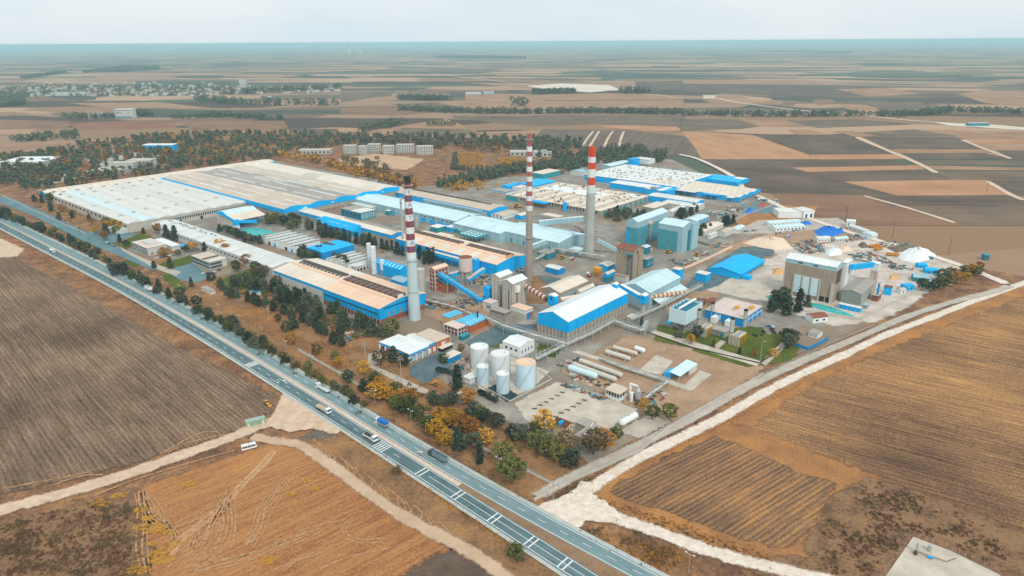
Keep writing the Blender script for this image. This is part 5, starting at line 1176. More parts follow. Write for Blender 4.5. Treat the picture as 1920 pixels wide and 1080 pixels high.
r = house('gatehouse', 'small grey gabled house left of the orange and white chimney', 'house', d6(85, 275), d6(-60, 245), d6(145, 250), h=6, rise=2, ridge='x', wall=WALLW, roof=PBLUE2, panels=4)
r = house('office', 'white-roofed teal hall with red end roof among the trees', 'office block', d5(810, 260), d5(680, 232), d5(1000, 205), h=7, ridge='flat', wall=TEAL, roof=CREAM, panels=4); piece('red_roof', r.o, RUST, r.lb, r.lb + 16, 0, r.la * .6, 5, 6.5)
r = house('store', 'bright blue wide roof hall behind the brown chimney', 'warehouse', d5(700, 415), d5(380, 400), d5(905, 340), h=8, rise=1.5, ridge='x', wall=BLUE, roof=CYAN, panels=6)
r = house('store', 'small bright blue shed left of the wide blue roof hall', 'shed', d5(360, 420), d5(300, 400), d5(480, 375), h=6, rise=.8, ridge='x', wall=BLUE, roof=CYAN, panels=3)
r = house('store', 'white patterned shed in front of the wide blue roof', 'shed', d5(520, 440), d5(425, 420), d5(590, 405), h=7, ridge='flat', wall=WHITE, roof=CREAM, panels=3)
r = house('canteen', 'dark flat-roofed pavilion with blue edge near the autumn trees', 'office block', d5(330, 490), d5(85, 470), d5(440, 465), h=5, ridge='flat', wall=WHITE, roof=GREYR, top=(BLUE, 1.3), panels=3); wins(r, 'x', 8, .5, r.la - .5, .8, 3, .6)
# ================================================================ CHIMNEYS
def chimney(label, base, top, r0, r1, bands, shaft, extra=None):
 p = W(*base); Hc = hgt(base, top); o = thing('chimney', label, 'chimney', (p.x, p.y, GZ), 0)
 rad = lambda z: r0 + (r1 - r0) * z / Hc
 zs_ = [0] + [Hc * b[0] for b in bands];
 n = 28; MB().cyl((0, 0), r0, rad(zs_[1]), -.2, zs_[1], n).build('shaft', shaft, o, True)
 for i, (f, mt, nm) in enumerate(bands):
  z0 = Hc * f; z1 = Hc * (bands[i + 1][0] if i + 1 < len(bands) else 1.0)
  MB().cyl((0, 0), rad(z0) + .02, rad(z1) + .02, z0 + .01, z1, n).build(nm, mt, o, True)
 MB().cyl((0, 0), r1 * .72, r1 * .72, Hc + .01, Hc + .1, 20).build('flue_opening', DARK, o)
 lad = MB()
 for z in np.arange(3, Hc - 2, 3.0):
  a = 3.9; lad.bar((rad(z) * math.cos(a) * 1.03, rad(z) * math.sin(a) * 1.03, z), ((rad(z + 3)) * math.cos(a) * 1.03, rad(z + 3) * math.sin(a) * 1.03, z + 3), .14, 4)
 lad.build('ladder', STEEL, o)
 return o, Hc, rad
def ring(o, rad, z, w, mat, name='platform'):
 m = MB(); n = 24; a = [(rad(z) * math.cos(6.283 * i / n), rad(z) * math.sin(6.283 * i / n)) for i in range(n)]; b = [((rad(z) + w) * math.cos(6.283 * i / n), (rad(z) + w) * math.sin(6.283 * i / n)) for i in range(n)]
 v = [(*p, z) for p in a] + [(*p, z) for p in b] + [(*p, z + .3) for p in a] + [(*p, z + .3) for p in b]
 m.add(v, [(i, n + i, n + (i + 1) % n, (i + 1) % n) for i in range(n)] + [(2 * n + i, 2 * n + (i + 1) % n, 3 * n + (i + 1) % n, 3 * n + i) for i in range(n)] + [(n + i, 3 * n + i, 3 * n + (i + 1) % n, n + (i + 1) % n) for i in range(n)])
 for i in range(0, n, 2): m.bar((*b[i], z), (*b[i], z + 1.3), .06, 4)
 m.build(name, mat, o)
CW = pm('chimney_white', '#dfe4e2', .7, .08, .1, '#8f918a', .3); CR = pm('chimney_red', '#96403a', .75, .14, .1, '#5d302b', .3); CO = pm('chimney_orange', '#cf4a1e', .6, .08, .1, '#8e3a1c', .2)
CS = pm('chimney_pale', '#bccfd0', .8, .10, .08, '#8a9693', .35); CB = pm('chimney_brown', '#a3968a', .85, .12, .08, '#77695d', .35); CG = pm('chimney_grey', '#b0b2ab', .85, .12, .08, '#7c7d77', .4); CRP = pm('chimney_faded_red', '#a8625f', .75, .14, .1, '#7d4a47', .3); CK = pm('chimney_black', '#33302e', .85, .1)
fb = .445
bl = [(fb, CW, 'white_band')]
st = (0.965 - fb - .045) / 11
f_ = fb + .045
names = []
for i in range(11):
 bl.append((f_ + st * i, CR if i % 2 == 0 else CW, 'red_band' if i % 2 == 0 else 'white_band'))
bl.append((.955, CK, 'black_cap'))
o, Hc, rad = chimney('pale chimney with red and white lettered bands and black top', (778, 600), (767, 333), 4.6, 2.4, bl, CS)
ring(o, rad, Hc * .94, 1.3, STEEL); ring(o, rad, Hc * .43, .8, STEEL); ring(o, rad, Hc * .21, .7, CONCL, 'strengthening_ring')
CBL = pm('letter_blue', '#2374b4', .6, .08)
fc = bpy.data.curves.new('glyph', 'FONT')
def glyph(txt, size, mat, depth=.06):
 c = bpy.data.curves.new('glyph', 'FONT'); c.body = txt; c.size = size; c.align_x = 'CENTER'; c.align_y = 'CENTER'; c.extrude = depth
 ob = bpy.data.objects.new('glyph', c); COL.objects.link(ob); dg = bpy.context.evaluated_depsgraph_get()
 me = bpy.data.meshes.new_from_object(ob.evaluated_get(dg)); bpy.data.objects.remove(ob); me.materials.append(mat); return me
# letters run down the bands: T R A K Y A _ C A M, first letter on the white band below the top red one
face = math.atan2(-W(778, 600).y, -W(778, 600).x) + .35
for i, ch in enumerate('TRAKYA CAM'):
 if ch == ' ': continue
 z = Hc * (f_ + st * (9 - i + .5)); rr = rad(z)
 me = glyph(ch, st * Hc * 1.0, CBL)
 for v_ in me.vertices:       # wrap the flat letter round the shaft
  a = face + v_.co.x / rr; d = rr + .06 + v_.co.z; v_.co = Vector((d * math.cos(a), d * math.sin(a), z + v_.co.y))
 put('letter', me, o)
bl = [(.49, CW, 'white_band')]; st2 = (.955 - .525) / 13
for i in range(13): bl.append((.525 + st2 * i, CRP if i % 2 == 0 else CW, 'red_band' if i % 2 == 0 else 'white_band'))
bl.append((.955, CRP, 'red_cap'))
o, Hc, rad = chimney('tallest chimney, brown shaft with faded red and white bands', (992, 524), (992, 254), 3.3, 2.3, bl, CB)
ring(o, rad, Hc * .965, 1.1, STEEL); ring(o, rad, Hc * .30, 1.4, STEEL)
o, Hc, rad = chimney('grey concrete chimney with bright orange and white bands', (1104, 480), (1112, 281), 4.9, 3.6, [(.60, CW, 'white_band'), (.675, CO, 'orange_band'), (.745, CW, 'white_band'), (.82, CO, 'orange_band'), (.88, CW, 'white_band'), (.93, CO, 'orange_cap')], CG)
MB().cyl((0, 0), 2.8, 2.6, Hc - .2, Hc + 2.2, 20).build('flue_liner', CO, o, True)
# slim steel stack behind the lettered chimney
p = W(757, 470); o = thing('steel_stack', 'slim grey steel stack beside the lettered chimney', 'chimney', (p.x, p.y, GZ)); hh = hgt((757, 470), (756, 372))
MB().cyl((0, 0), 1.3, 1.0, -.2, hh, 14).build('pipe', STEEL, o, True); MB().cyl((0, 0), 1.3, 1.3, hh - 6, hh - 5.4, 14).build('collar', DARKR, o, True); MB().bar((0, 0, hh * .6), (9, 4, 0), .1).bar((0, 0, hh * .6), (-9, 4, 0), .1).build('stay', STEEL, o)
# ================================================================ TOWERS AND YARD RIGHT OF THE CHIMNEYS
r = house('batch_tower', 'taller teal tower with pale top band and outside stair', 'tower block', c1(266, 360), c1(106, 332), c1(680, 208), g=c1(258, 700), rise=3.0, ridge='x', wall=TEAL, roof=PBLUE, top=(PBLUE2, 6.5), panels=6, deck=SEAMB)
for i in range(9): piece('cladding_seam', r.o, PBLUE2, -.06, .02, .2, r.la - .2, (r.h - 7) * (i + .5) / 9, (r.h - 7) * (i + .5) / 9 + .3); piece('cladding_seam', r.o, PBLUE2, .2, r.lb - .2, -.06, .02, (r.h - 7) * (i + .5) / 9, (r.h - 7) * (i + .5) / 9 + .3)
piece('blue_strip', r.o, BLUE, -.1, .02, r.la * .72, r.la * .95, .2, r.h * .62)
m = MB()
for i in range(14): z = 2 + (r.h - 8) * i / 14; m.box(r.lb * .36, r.lb * .40, -1.8, -.1, z, z + .25)
for x in (.36, .40):
 m.bar((r.lb * x, -2.2, 0), (r.lb * x, -2.2, r.h - 4), .14, 4)
m.build('outside_stair', PINK, r.o); piece('stair_head', r.o, PEACH, r.lb * .34, r.lb * .43, -2.4, -.05, r.h - 6, r.h - 4)
r = house('batch_tower', 'shorter teal tower with pale frame and tall dark slot', 'tower block', c1(890, 430), c1(566, 366), c1(1052, 356), g=c1(862, 792), rise=3.0, ridge='y', wall=TEAL, roof=PBLUE, top=(PBLUE2, 5.5), panels=5, deck=SEAMB)
for i in range(10): piece('cladding_seam', r.o, PBLUE2, -.06, .02, 5, r.la - .2, (r.h - 5.5) * (i + .5) / 10, (r.h - 5.5) * (i + .5) / 10 + .3)
piece('corner_panel', r.o, PBLUE2, -.1, .02, .0, 5, 0, r.h - 5.5); piece('front_panel', r.o, PBLUE2, 0, r.lb, -.12, -.02, 0, r.h - .3)
piece('tall_opening', r.o, TEALD, r.lb * .42, r.lb * .72, -.3, -.125, .3, r.h * .80); piece('head_box', r.o, PBLUE2, r.lb * .62, r.lb + 3, -2.5, -.4, 0, r.h + .5)
# concrete stair tower
r = house('concrete_tower', 'tan concrete tower with rusty vaulted roof and louvred stair', 'tower block', c2(735, 350), c2(380, 280), c2(968, 278), g=c2(712, 960), rise=2.4, ridge='y', wall=CONCT, roof=RUST, panels=3, deck=RUST, over=.6)
n = 17
for i in range(n):
 z = 1.5 + (r.h - 6) * i / n; piece('louvre', r.o, DARK, -.12, .02, 1.0, 6.0, z, z + (r.h - 6) / n * .55); piece('landing', r.o, CONCL, -.6, -.01, .8, 6.2, z - .25, z - .02)
piece('stair_roof', r.o, TEALD, -2.2, -.05, .6, 6.6, r.h - 4.2, r.h - 3.2)
posts(r, 'x', 3, .3, 6.6, 0, r.h - 5, .5, CONCT, 'pier', .5); wins(r, 'x', 2, r.la * .45, r.la * .95, r.h - 4.5, r.h - 2.5, .12, DARK)
MB().bar((r.lb * .45, -.35, 0), (r.lb * .45, -.35, r.h - 3), .18).build('rain_pipe', DARKR, r.o); wins(r, 'y', 1, r.lb * .2, r.lb * .5, r.h - 4, r.h - .8, .35, DARK); wins(r, 'y', 1, r.lb * .7, r.lb * .9, r.h - 1, r.h + .6, .4, DARK)
piece('side_annexe', r.o, WALLW, -7, -.7, 3, r.la * .9, 0, 5); piece('annexe_roof', r.o, CONCT, -7.3, -.7, 2.7, r.la * .92, 5, 5.4); wins(r, 'x', 1, 2, 5, .2, 2.8, .01, DARK)
r = house('shed', 'blue shed with cream roof left of the concrete tower', 'shed', c3(1112, 178), c3(957, 148), c3(1232, 132), g=c3(1112, 268), rise=1.4, ridge='x', wall=BLUE, roof=CREAM, panels=4)
r = house('shed', 'smaller blue shed with curved cream roof at the concrete tower foot', 'shed', c3(1108, 294), c3(1018, 294), c3(1228, 240), g=c3(1108, 422), rise=1.0, ridge='x', wall=BLUE, roof=CREAM, panels=3, base=(TEALD, 5)); wins(r, 'x', 2, .5, r.la - .5, .5, 4, .35, BLUE2, name='door')
p = W(*c3(975, 345)); o = thing('hopper', 'orange steel hopper under the blue shed', 'hopper', (p.x, p.y, GZ), TH); MB().hexa([(1, 1, 2), (5, 1, 2), (5, 5, 2), (1, 5, 2), (0, 0, 5), (6, 0, 5), (6, 6, 5), (0, 6, 5)]).box(0, 6, 0, 6, 5.01, 8.5).build('bin', YEL, o)
for x in (.2, 5.5):
 for y in (.2, 5.5): piece('leg', o, YEL, x, x + .3, y, y + .3, -.2, 5.0)
r = house('shed', 'teal box shed with two lamps right of the concrete tower', 'shed', c1(392, 882), c1(345, 862), c1(480, 842), g=c1(402, 1002), ridge='flat', wall=TEALD, roof=GREYR, panels=2); wins(r, 'y', 2, 1, r.lb - 1, r.h * .35, r.h * .5, .15, M_lampw, name='lamp')
r = house('canopy', 'pale blue roofed bay at the foot of the taller teal tower', 'canopy', c1(380, 715), c1(300, 695), c1(448, 690), h=7, rise=.8, ridge='x', wall=TEALD, roof=PBLUE, panels=3)
r = house('shed', 'blue cabin with cream roof at the end of the pale blue store', 'shed', c2(1640, 735), c2(1495, 705), c2(1705, 690), h=10, ridge='flat', wall=BLUE, roof=CREAM, panels=2)
r = house('weigh_cabin', 'bright blue cube cabin with white roof beside the asphalt ramp', 'shed', zh(1026, 266), zh(923, 250), zh(1042, 240), g=zh(1022, 330), ridge='flat', wall=BLUE, roof=WHITE2, panels=2)
# big bright blue shed
C, la, lb, h = plot(zh(1316, 256), zh(1108, 172), zh(1534, 138), g=zh(1302, 304))
o = thing('blue_shed', 'big bright blue shed with low pitched roof and open side', 'shed', (C.x, C.y, GZ), TH)
MB().prism([(0, -.2), (0, h), (la * .62, h + 2.6), (la, h - .6), (la, -.2)][::-1], (0, .5), 'x').build('end_wall', BLUE, o)
piece('back_wall', o, BLUE, .5, lb, la - .4, la, -.2, h - .7); piece('far_wall', o, BLUE, lb - .5, lb, .5, la - .45, -.2, h - 1.2)
for i in range(9):
 x0, x1 = -.6 + (lb + 1.2) * i / 9, -.6 + (lb + 1.2) * (i + 1) / 9 - .06
 MB().hexa([(x0, -1.2, h - .3), (x1, -1.2, h - .3), (x1, la * .62, h + 2.7), (x0, la * .62, h + 2.7), (x0, -1.2, h), (x1, -1.2, h), (x1, la * .62, h + 3), (x0, la * .62, h + 3)]).build('roof_panel', CYAN, o)
 MB().hexa([(x0, la * .62, h + 2.7), (x1, la * .62, h + 2.7), (x1, la + .5, h - .8), (x0, la + .5, h - .8), (x0, la * .62, h + 3), (x1, la * .62, h + 3), (x1, la + .5, h - .5), (x0, la + .5, h - .5)]).build('roof_panel', CYAN, o)
piece('eave_beam', o, BLUE, .5, lb, -.3, .3, h - 3.2, h - .35)
for i in range(7): piece('column', o, CONC, lb * i / 6.3, lb * i / 6.3 + .8, -.2, .6, -.2, h - 3.2)
piece('low_box', o, CYAN, 3, 10, -7, -.4, -.2, 3.5)
# storage hall: concrete base with piers, blue upper panels
r = house('batch_store', 'big storage hall with blue panel walls above ribbed concrete', 'storage hall', c3(520, 1012), c3(66, 880), c3(1436, 582), g=zg(1306, 842), rise=4.4, ridge='x', wall=BLUE2, roof=WHITE, base=(CONC, 7.2), panels=16, gap=.12, deck=SEAML)
hb = 8.2
n = 8
for i in range(n): piece('wall_panel', r.o, BLUE, r.lb * i / n + .28, r.lb * (i + 1) / n - .28, -.35, -.02, hb - 1, r.h - .3)
MB().prism([(.1, hb - 1), (r.la - .1, hb - 1), (r.la - .1, r.h - .3), (r.la / 2, r.h + 4.0), (.1, r.h - .3)], (-.35, -.02), 'x').build('gable_panel', BLUE, r.o); posts(r, 'y', 17, .4, r.lb - .4, -.2, hb - 1.05, .7, CONCL, 'pier', .5); posts(r, 'x', 9, .4, r.la - .4, -.2, hb - 1.05, .6, CONCL, 'pier', .5)
BS = r
# pale blue continuation
r = house('batch_store', 'pale blue storage hall with ribbed roof behind the blue storage hall', 'storage hall', zh(540, 418), zh(298, 352), zh(800, 282), h=13, rise=4.6, ridge='x', wall=PBLUE2, roof=PBLUE, panels=18, gap=.5, deck=SEAMB)
for i in range(7): piece('wall_panel', r.o, PBLUE2, r.lb * i / 7 + .3, r.lb * (i + 1) / 7 - .3, -.3, -.02, 7.6, r.h - .3)
for i in range(16):
 x0, x1 = r.lb * (.08 + .058 * i) + .1, r.lb * (.08 + .058 * (i + 1)) - .1
 MB().hexa([(x0, -8, 4.0), (x1, -8, 4.0), (x1, -.3, 7), (x0, -.3, 7), (x0, -8, 4.3), (x1, -8, 4.3), (x1, -.3, 7.3), (x0, -.3, 7.3)]).build('lean_to_panel', PBLUE, r.o)
piece('lean_to_wall', r.o, PBLUE2, r.lb * .08, r.lb * .99, -7.6, -7.3, -.2, 3.9)
# blue conveyor bridge and its two transfer houses
def cube_house(label, e, a, b, hb_, h_, legs=True, mat=BLUE):
 C, la, lb, _ = plot(e, a, b, h=h_)
 o = thing('transfer_house', label, 'transfer house', (C.x, C.y, GZ), TH)
 piece('wall', o, mat, 0, lb, 0, la, hb_, h_); MB().prism([(-.3, h_), (la + .3, h_), (la / 2, h_ + 1.4)], (-.3, lb + .3), 'x').build('roof', WHITE, o)
 piece('window', o, DARK, -.06, .01, la * .4, la * .6, h_ - 3.2, h_ - 1.2)
 if legs:
  piece('pier', o, CONCL, lb * .3, lb * .7, la * .3, la * .7, -.2, hb_)
 return o
cube_house('blue transfer house between two banded galleries', c5(1540, 660), c5(1420, 620), c5(1632, 640), 12, 20)
cube_house('blue transfer house on a concrete pier at the orange gallery', zh(500, 448), zh(452, 435), zh(530, 432), 8.2, 14.5)
cube_house('small blue roof house on the storage hall ridge', zh(255, 350), zh(210, 340), zh(285, 342), BS.h - 2, BS.h + 6, False)
gallery('conveyor_bridge', 'blue conveyor bridge crossing between the two storage hall roofs', W(*zh(285, 360), 17), W(*zh(455, 455), 11), 4, 3, BLUE, WHITE, 5)
# banded round galleries
def pipe_gallery(label, p, q, rad, mats, n, group=None, legs=()):
 P0, P1 = Vector(p), Vector(q); base = Vector((P0.x, P0.y, GZ)); o = thing('round_gallery', label, 'conveyor', base, 0, group)
 for i in range(n):
  a = P0 + (P1 - P0) * (i / n) - base; b = P0 + (P1 - P0) * ((i + .97) / n) - base
  MB().bar(a, b, rad * (1.0 if i % 2 else 1.05), 14).build('casing_ring', mats[i % len(mats)], o, True)
 for f in legs:
  c = P0 + (P1 - P0) * f - base; MB().box(c.x - .9, c.x + .9, c.y - .9, c.y + .9, -.2, c.z - rad * .8).build('pier', CONC, o)
 return o
pipe_gallery('red and white banded round gallery sloping from the concrete silos', W(*c5(990, 430), 19), W(*c5(1400, 680), 15.5), 2.0, [RUST, PINK], 13)
pipe_gallery('cream ribbed round gallery beside the red banded one', W(*c5(1640, 690), 15), W(*c3(680, 605), 15), 1.7, [PEACH, CREAM], 10)
OR = pm('orange_ribbed', '#b9815c', .8, .15, .2, '#7d5439', .3)
pipe_gallery('orange-brown ribbed round gallery over the pipe bridge', W(*zh(530, 445), 9.5), W(*zh(850, 402), 6.5), 1.8, [OR, CREAM, OR], 26, legs=(.2, .55, .9))
# ================================================================ CONCRETE SILOS AND BRICK MIXING HOUSE
h1 = hgt(c5(560, 830), c5(540, 305))
r = house('concrete_silo', 'slim pale concrete silo tower with small windows', 'silo', c5(540, 308), c5(398, 270), 15, h=h1, rise=1.6, ridge='x', wall=CONCL, roof=WHITE, panels=3, over=.8)
for i in range(9): piece('window', r.o, DARK, -.06, .02, r.la * .12, r.la * .12 + .8, 3 + (r.h - 6) * i / 9, 4.2 + (r.h - 6) * i / 9); piece('window', r.o, DARK, -.06, .02, r.la * .62, r.la * .62 + .6, 3 + (r.h - 6) * i / 9, 4 + (r.h - 6) * i / 9)
r = house('concrete_silo', 'larger pale concrete silo block with white roof and red banded gallery', 'silo', c5(775, 424), c5(580, 374), c5(1088, 342), g=c5(772, 945), rise=2.2, ridge='x', wall=CONCL, roof=WHITE, panels=4, over=.8)
posts(r, 'x', 4, 1, r.la - 1, 0, r.h - 1, .6, CONC, 'rib', .25); posts(r, 'y', 4, 1, r.lb - 1, 0, r.h - 1, .6, CONC, 'rib', .25); piece('hoist_box', r.o, WHITE, r.lb * .18, r.lb * .42, -2, -.05, r.h - 8, r.h - 3); MB().bar((r.lb * .28, -.6, 0), (r.lb * .28, -.6, r.h - 8), .3).build('duct', DARKR, r.o); MB().bar((-.5, r.la * .32, 0), (-.5, r.la * .32, r.h - 6), .25).build('duct', DARKR, r.o)
r = house('silo_annexe', 'low grey building with window row under the concrete silos', 'shed', c5(640, 965), c5(370, 880), c5(720, 905), h=9, ridge='flat', wall=CONC, roof=GREYR, panels=3); wins(r, 'x', 14, .5, r.la - .5, 7.2, 8.4, .5); wins(r, 'y', 5, .5, r.lb - .5, 7.2, 8.4, .5)
r = house('silo_annexe', 'peach flat-roofed block with white parapet beside the silos', 'shed', c5(1015, 915), c5(785, 812), c5(1152, 858), g=c5(1015, 1078), ridge='flat', wall=CONCL, roof=PEACH, top=(WHITE, 3.0), panels=3); piece('door', r.o, BLUE2, 1, 6, -.06, .02, 0, 5); wins(r, 'y', 2, r.lb * .5, r.lb, .5, 5, .7, BRICK, name='brick_panel')
r = house('shed', 'white block with slotted windows left of the slim silo', 'shed', c5(400, 790), c5(245, 740), 8, h=7, ridge='flat', wall=WALLW, roof=PINK, panels=2); wins(r, 'x', 4, .6, r.la * .6, 2.5, 5, .6)
r = house('transfer_house', 'blue block at the low end of the long blue conveyor', 'transfer house', c5(330, 520), c5(215, 510), 12, h=12, rise=1.2, ridge='x', wall=BLUE, roof=CYAN, panels=2); piece('window', r.o, DARK, -.06, .02, 3, 4.2, 4, 5.5)
r = house('store', 'long cream gabled store behind the red banded gallery', 'warehouse', c3(395, 575), c3(60, 520), c3(785, 382), h=8, rise=3.0, ridge='x', wall=CONC, roof=CREAM, panels=12, gap=.12); wins(r, 'y', 12, 1, r.lb - 1, 2, 5, .5, PBLUE2)
r = house('store', 'low cream shed beside the long gabled store', 'shed', c3(700, 560), c3(650, 540), c3(945, 470), h=5, rise=1.5, ridge='x', wall=WALLW, roof=CREAM, panels=6)
r = house('brick_house', 'red brick mixing house with concrete frame and cream roof', 'factory hall', c4(305, 418), c4(206, 392), c4(540, 352), g=c4(300, 772), rise=1.2, ridge='x', wall=BRICK, roof=PEACH, panels=3)
for z in np.linspace(r.h * .18, r.h * .95, 5): piece('floor_beam', r.o, PINK, -.12, -.01, 0, r.la, z, z + .6); piece('floor_beam', r.o, PINK, 0, r.lb, -.12, -.01, z, z + .6)
posts(r, 'x', 3, .2, r.la - .2, 0, r.h * .94, .5, PINK, 'column', .16); posts(r, 'y', 5, .2, r.lb - .2, 0, r.h * .94, .5, PINK, 'column', .16)
for k in range(4): wins(r, 'y', 4, 1, r.lb - 1, r.h * (.23 + .192 * k), r.h * (.31 + .192 * k), .35); wins(r, 'x', 2, 1, r.la - 1, r.h * (.23 + .192 * k), r.h * (.31 + .192 * k), .25)
MB().hexa([(2, -12, 7.5), (r.lb + 2, -12, 7.5), (r.lb + 2, -.3, 10), (2, -.3, 10), (2, -12, 7.8), (r.lb + 2, -12, 7.8), (r.lb + 2, -.3, 10.3), (2, -.3, 10.3)]).build('lean_to_roof', TEALD, r.o); piece('lean_to_wall', r.o, BRICK, 2.5, r.lb + 1.5, -11, -10.6, -.2, 7.4); piece('lean_to_wall', r.o, BRICKO, 2.5, 2.9, -10.55, -.3, -.2, 7.4)
BH = r
gallery('long_conveyor', 'long blue conveyor with panelled top sloping from the brick house', W(*c4(370, 480), 15), W(*c4(1065, 930), 1.5), 3.6, 2.6, BLUE, CYAN, 18, (.25, .5, .75), ptop=pm('conveyor_grey_top', '#6f93a0', .6, .1))
gallery('conveyor_bridge', 'blue conveyor from the water tank to the peach hall drop tower', W(*c4(850, 595), 5), W(*c4(1120, 410), 11), 3.4, 2.8, BLUE, PINK, 6, (.4,))
gallery('conveyor_bridge', 'short blue gallery between brick house and round tank', W(*c4(545, 520), 9), W(*c4(720, 470), 9), 3.4, 3, BLUE, PINK, 3, (.5,))
p = W(*c4(820, 655)); o = thing('water_tank', 'pinkish round tank standing on steel legs beside the brick house', 'tank', (p.x, p.y, GZ)); zt0 = 13.0
MB().cyl((0, 0), 5.7, 5.7, zt0, zt0 + 12, 28).build('drum', PINK, o, True); MB().cyl((0, 0), 5.8, 2.0, zt0 + 12, zt0 + 12.8, 28).build('lid', RUST, o, True); MB().cyl((0, 0), 2.0, 5.6, zt0 - 4, zt0 - .01, 24).build('cone', CONCL, o, True)
for i in range(8):
 a = i * math.pi / 4 + .3; MB().bar((5.3 * math.cos(a), 5.3 * math.sin(a), -.2), (5.3 * math.cos(a), 5.3 * math.sin(a), zt0), .28, 6).build('leg', CONCL, o)
MB().bar((5.3, 0, 4), (-5.3, 0, 9), .15).bar((0, 5.3, 4), (0, -5.3, 9), .15).bar((-5.3, 0, 4), (5.3, 0, 9), .15).build('brace', STEEL, o)
# twin white silos, small stainless silo, concrete column tower behind lettered chimney
def silo(label, base, r_, hh, mat, name='silo', cone=False, group=None, legs=0):
 p = W(*base); o = thing(name, label, 'silo', (p.x, p.y, GZ), 0, group)
 MB().cyl((0, 0), r_, r_, -.2 if not legs else legs, hh, 22).build('drum', mat, o, True); MB().cyl((0, 0), r_, r_ * .3, hh + .001, hh + r_ * .25, 22).build('top', mat, o, True)
 for z in np.linspace(hh * .15, hh * .9, 6): MB().cyl((0, 0), r_ + .05, r_ + .05, z, z + .25, 22).build('seam_ring', STEEL, o, True)
 for i in range(4 if legs else 0): a = i * 1.57; MB().bar((r_ * .8 * math.cos(a), r_ * .8 * math.sin(a), -.2), (r_ * .8 * math.cos(a), r_ * .8 * math.sin(a), legs + .5), .2).build('leg', STEEL, o)
 MB().bar((r_ + .2, 0, 0), (r_ + .2, 0, hh + 1), .1, 4).build('ladder', STEEL, o); return o
silo('slimmer white silo of the pair near the striped blue hall', d2(1075, 745), 2.1, 23.4, CW); silo('fatter white silo of the pair near the striped blue hall', d2(1140, 835), 2.5, 25.5, CW)
silo('small white vessel on legs beside the striped blue hall', d2(1262, 860), 1.8, 14.5, WHITE, legs=5); silo('grey steel silo behind the lettered chimney', d3(1135, 790), 2.2, 12, STEEL)
silo('cream concrete drum tower behind the lettered chimney', c4(90, 780), 3.6, 20.7, CONCL)
r = house('striped_hall', 'bright blue hall with white striped rooflights behind the white silos', 'factory hall', d2(1525, 790), d2(1180, 655), d2(1662, 742), h=10, rise=2.4, ridge='y', wall=BLUE, roof=CYAN, panels=10, gap=.1)
for i in range(7):
 y = r.la * (.05 + .13 * i)
 for sd in (0, 1):
  xa, xb = (.6, r.lb * .44) if sd == 0 else (r.lb * .56, r.lb - .6); z0 = r.h + r.rise * (xa / (r.lb / 2) if sd == 0 else (r.lb - xa) / (r.lb / 2)) + .3; z1 = r.h + r.rise * (xb / (r.lb / 2) if sd == 0 else (r.lb - xb) / (r.lb / 2)) + .3
  MB().hexa([(xa, y, z0), (xb, y, z1), (xb, y + 1.0, z1), (xa, y + 1.0, z0), (xa, y, z0 + .1), (xb, y, z1 + .1), (xb, y + 1.0, z1 + .1), (xa, y + 1.0, z0 + .1)]).build('rooflight', PBLUE, r.o)
r = house('shed', 'blue shed with grey roof left of the lettered chimney', 'shed', d2(1560, 980), d2(1395, 915), d2(1700, 930), h=8, rise=1.2, ridge='y', wall=BLUE, roof=PBLUE2, panels=4)
r = house('shed', 'blue box with cream roof behind the lettered chimney base', 'shed', c4(100, 825), c4(45, 800), c4(150, 800), h=10, ridge='flat', wall=BLUE, roof=CREAM, panels=1)
# sawtooth sheds
def sawtooth(label, e, a, b, h, n, wall, roof, group=None):
 C, la, lb, h = plot(e, a, b, h=h); o = thing('sawtooth_shed', label, 'workshop', (C.x, C.y, GZ), TH, group)
 piece('wall', o, wall, 0, lb, 0, la, -.2, h - 2.5); w = la / n
 for i in range(n):
  y0 = w * i
  MB().prism([(y0 + .02, h - 2.5), (y0 + w - .02, h - 2.5), (y0 + w * .96, h - 2.2), (y0 + .02, h + .4)], (.02, lb - .02), 'x').build('saw_bay', wall, o)
  MB().hexa([(-.4, y0 - .3, h + .6), (lb + .4, y0 - .3, h + .6), (lb + .4, y0 + w * .80, h - 1.5), (-.4, y0 + w * .80, h - 1.5), (-.4, y0 - .3, h + .9), (lb + .4, y0 - .3, h + .9), (lb + .4, y0 + w * .80, h - 1.2), (-.4, y0 + w * .80, h - 1.2)]).build('roof_panel', roof, o)
  for k in range(10): piece('clerestory', o, M_glass, lb * k / 10 + .3, lb * (k + 1) / 10 - .3, y0 - .06, y0 + .01, h - 1.0, h - .2)
  piece('doorway', o, [BLUE, DARK, WHITE][i % 3], -.06, .01, y0 + w * .3, y0 + w * .7, 0, 3.4)
 return o, la, lb
sawtooth('white six-bay sawtooth workshop beside the green cullet heap', d1(1215, 1078 - 20), d1(745, 890), d1(1690, 990), 8, 6, WHITE, WHITE2)
sawtooth('white four-bay sawtooth workshop near the white silos', d2(740, 690), d2(425, 575), d2(1035, 560), 8, 4, WHITE, WHITE2)
r = house('workshop', 'bright blue roofed workshop between the two sawtooth sheds', 'workshop', d2(365, 530), d2(60, 465), d2(845, 412), h=8, rise=.8, ridge='x', wall=BLUE2, roof=CYAN, panels=7);
p = piece('courtyard', r.o, DARKR, r.lb * .52, r.lb * .64, r.la * .45, r.la * 1.01, r.h - .5, r.h + 1.25)
r = house('shed', 'low white shed with open front below the sawtooth workshop', 'shed', d2(860, 745), d2(800, 710), d2(1010, 700), h=5, ridge='flat', wall=WALLW, roof=WHITE2, panels=3); wins(r, 'y', 3, .5, r.lb - .5, .2, 3, .6, DARK, name='bay')
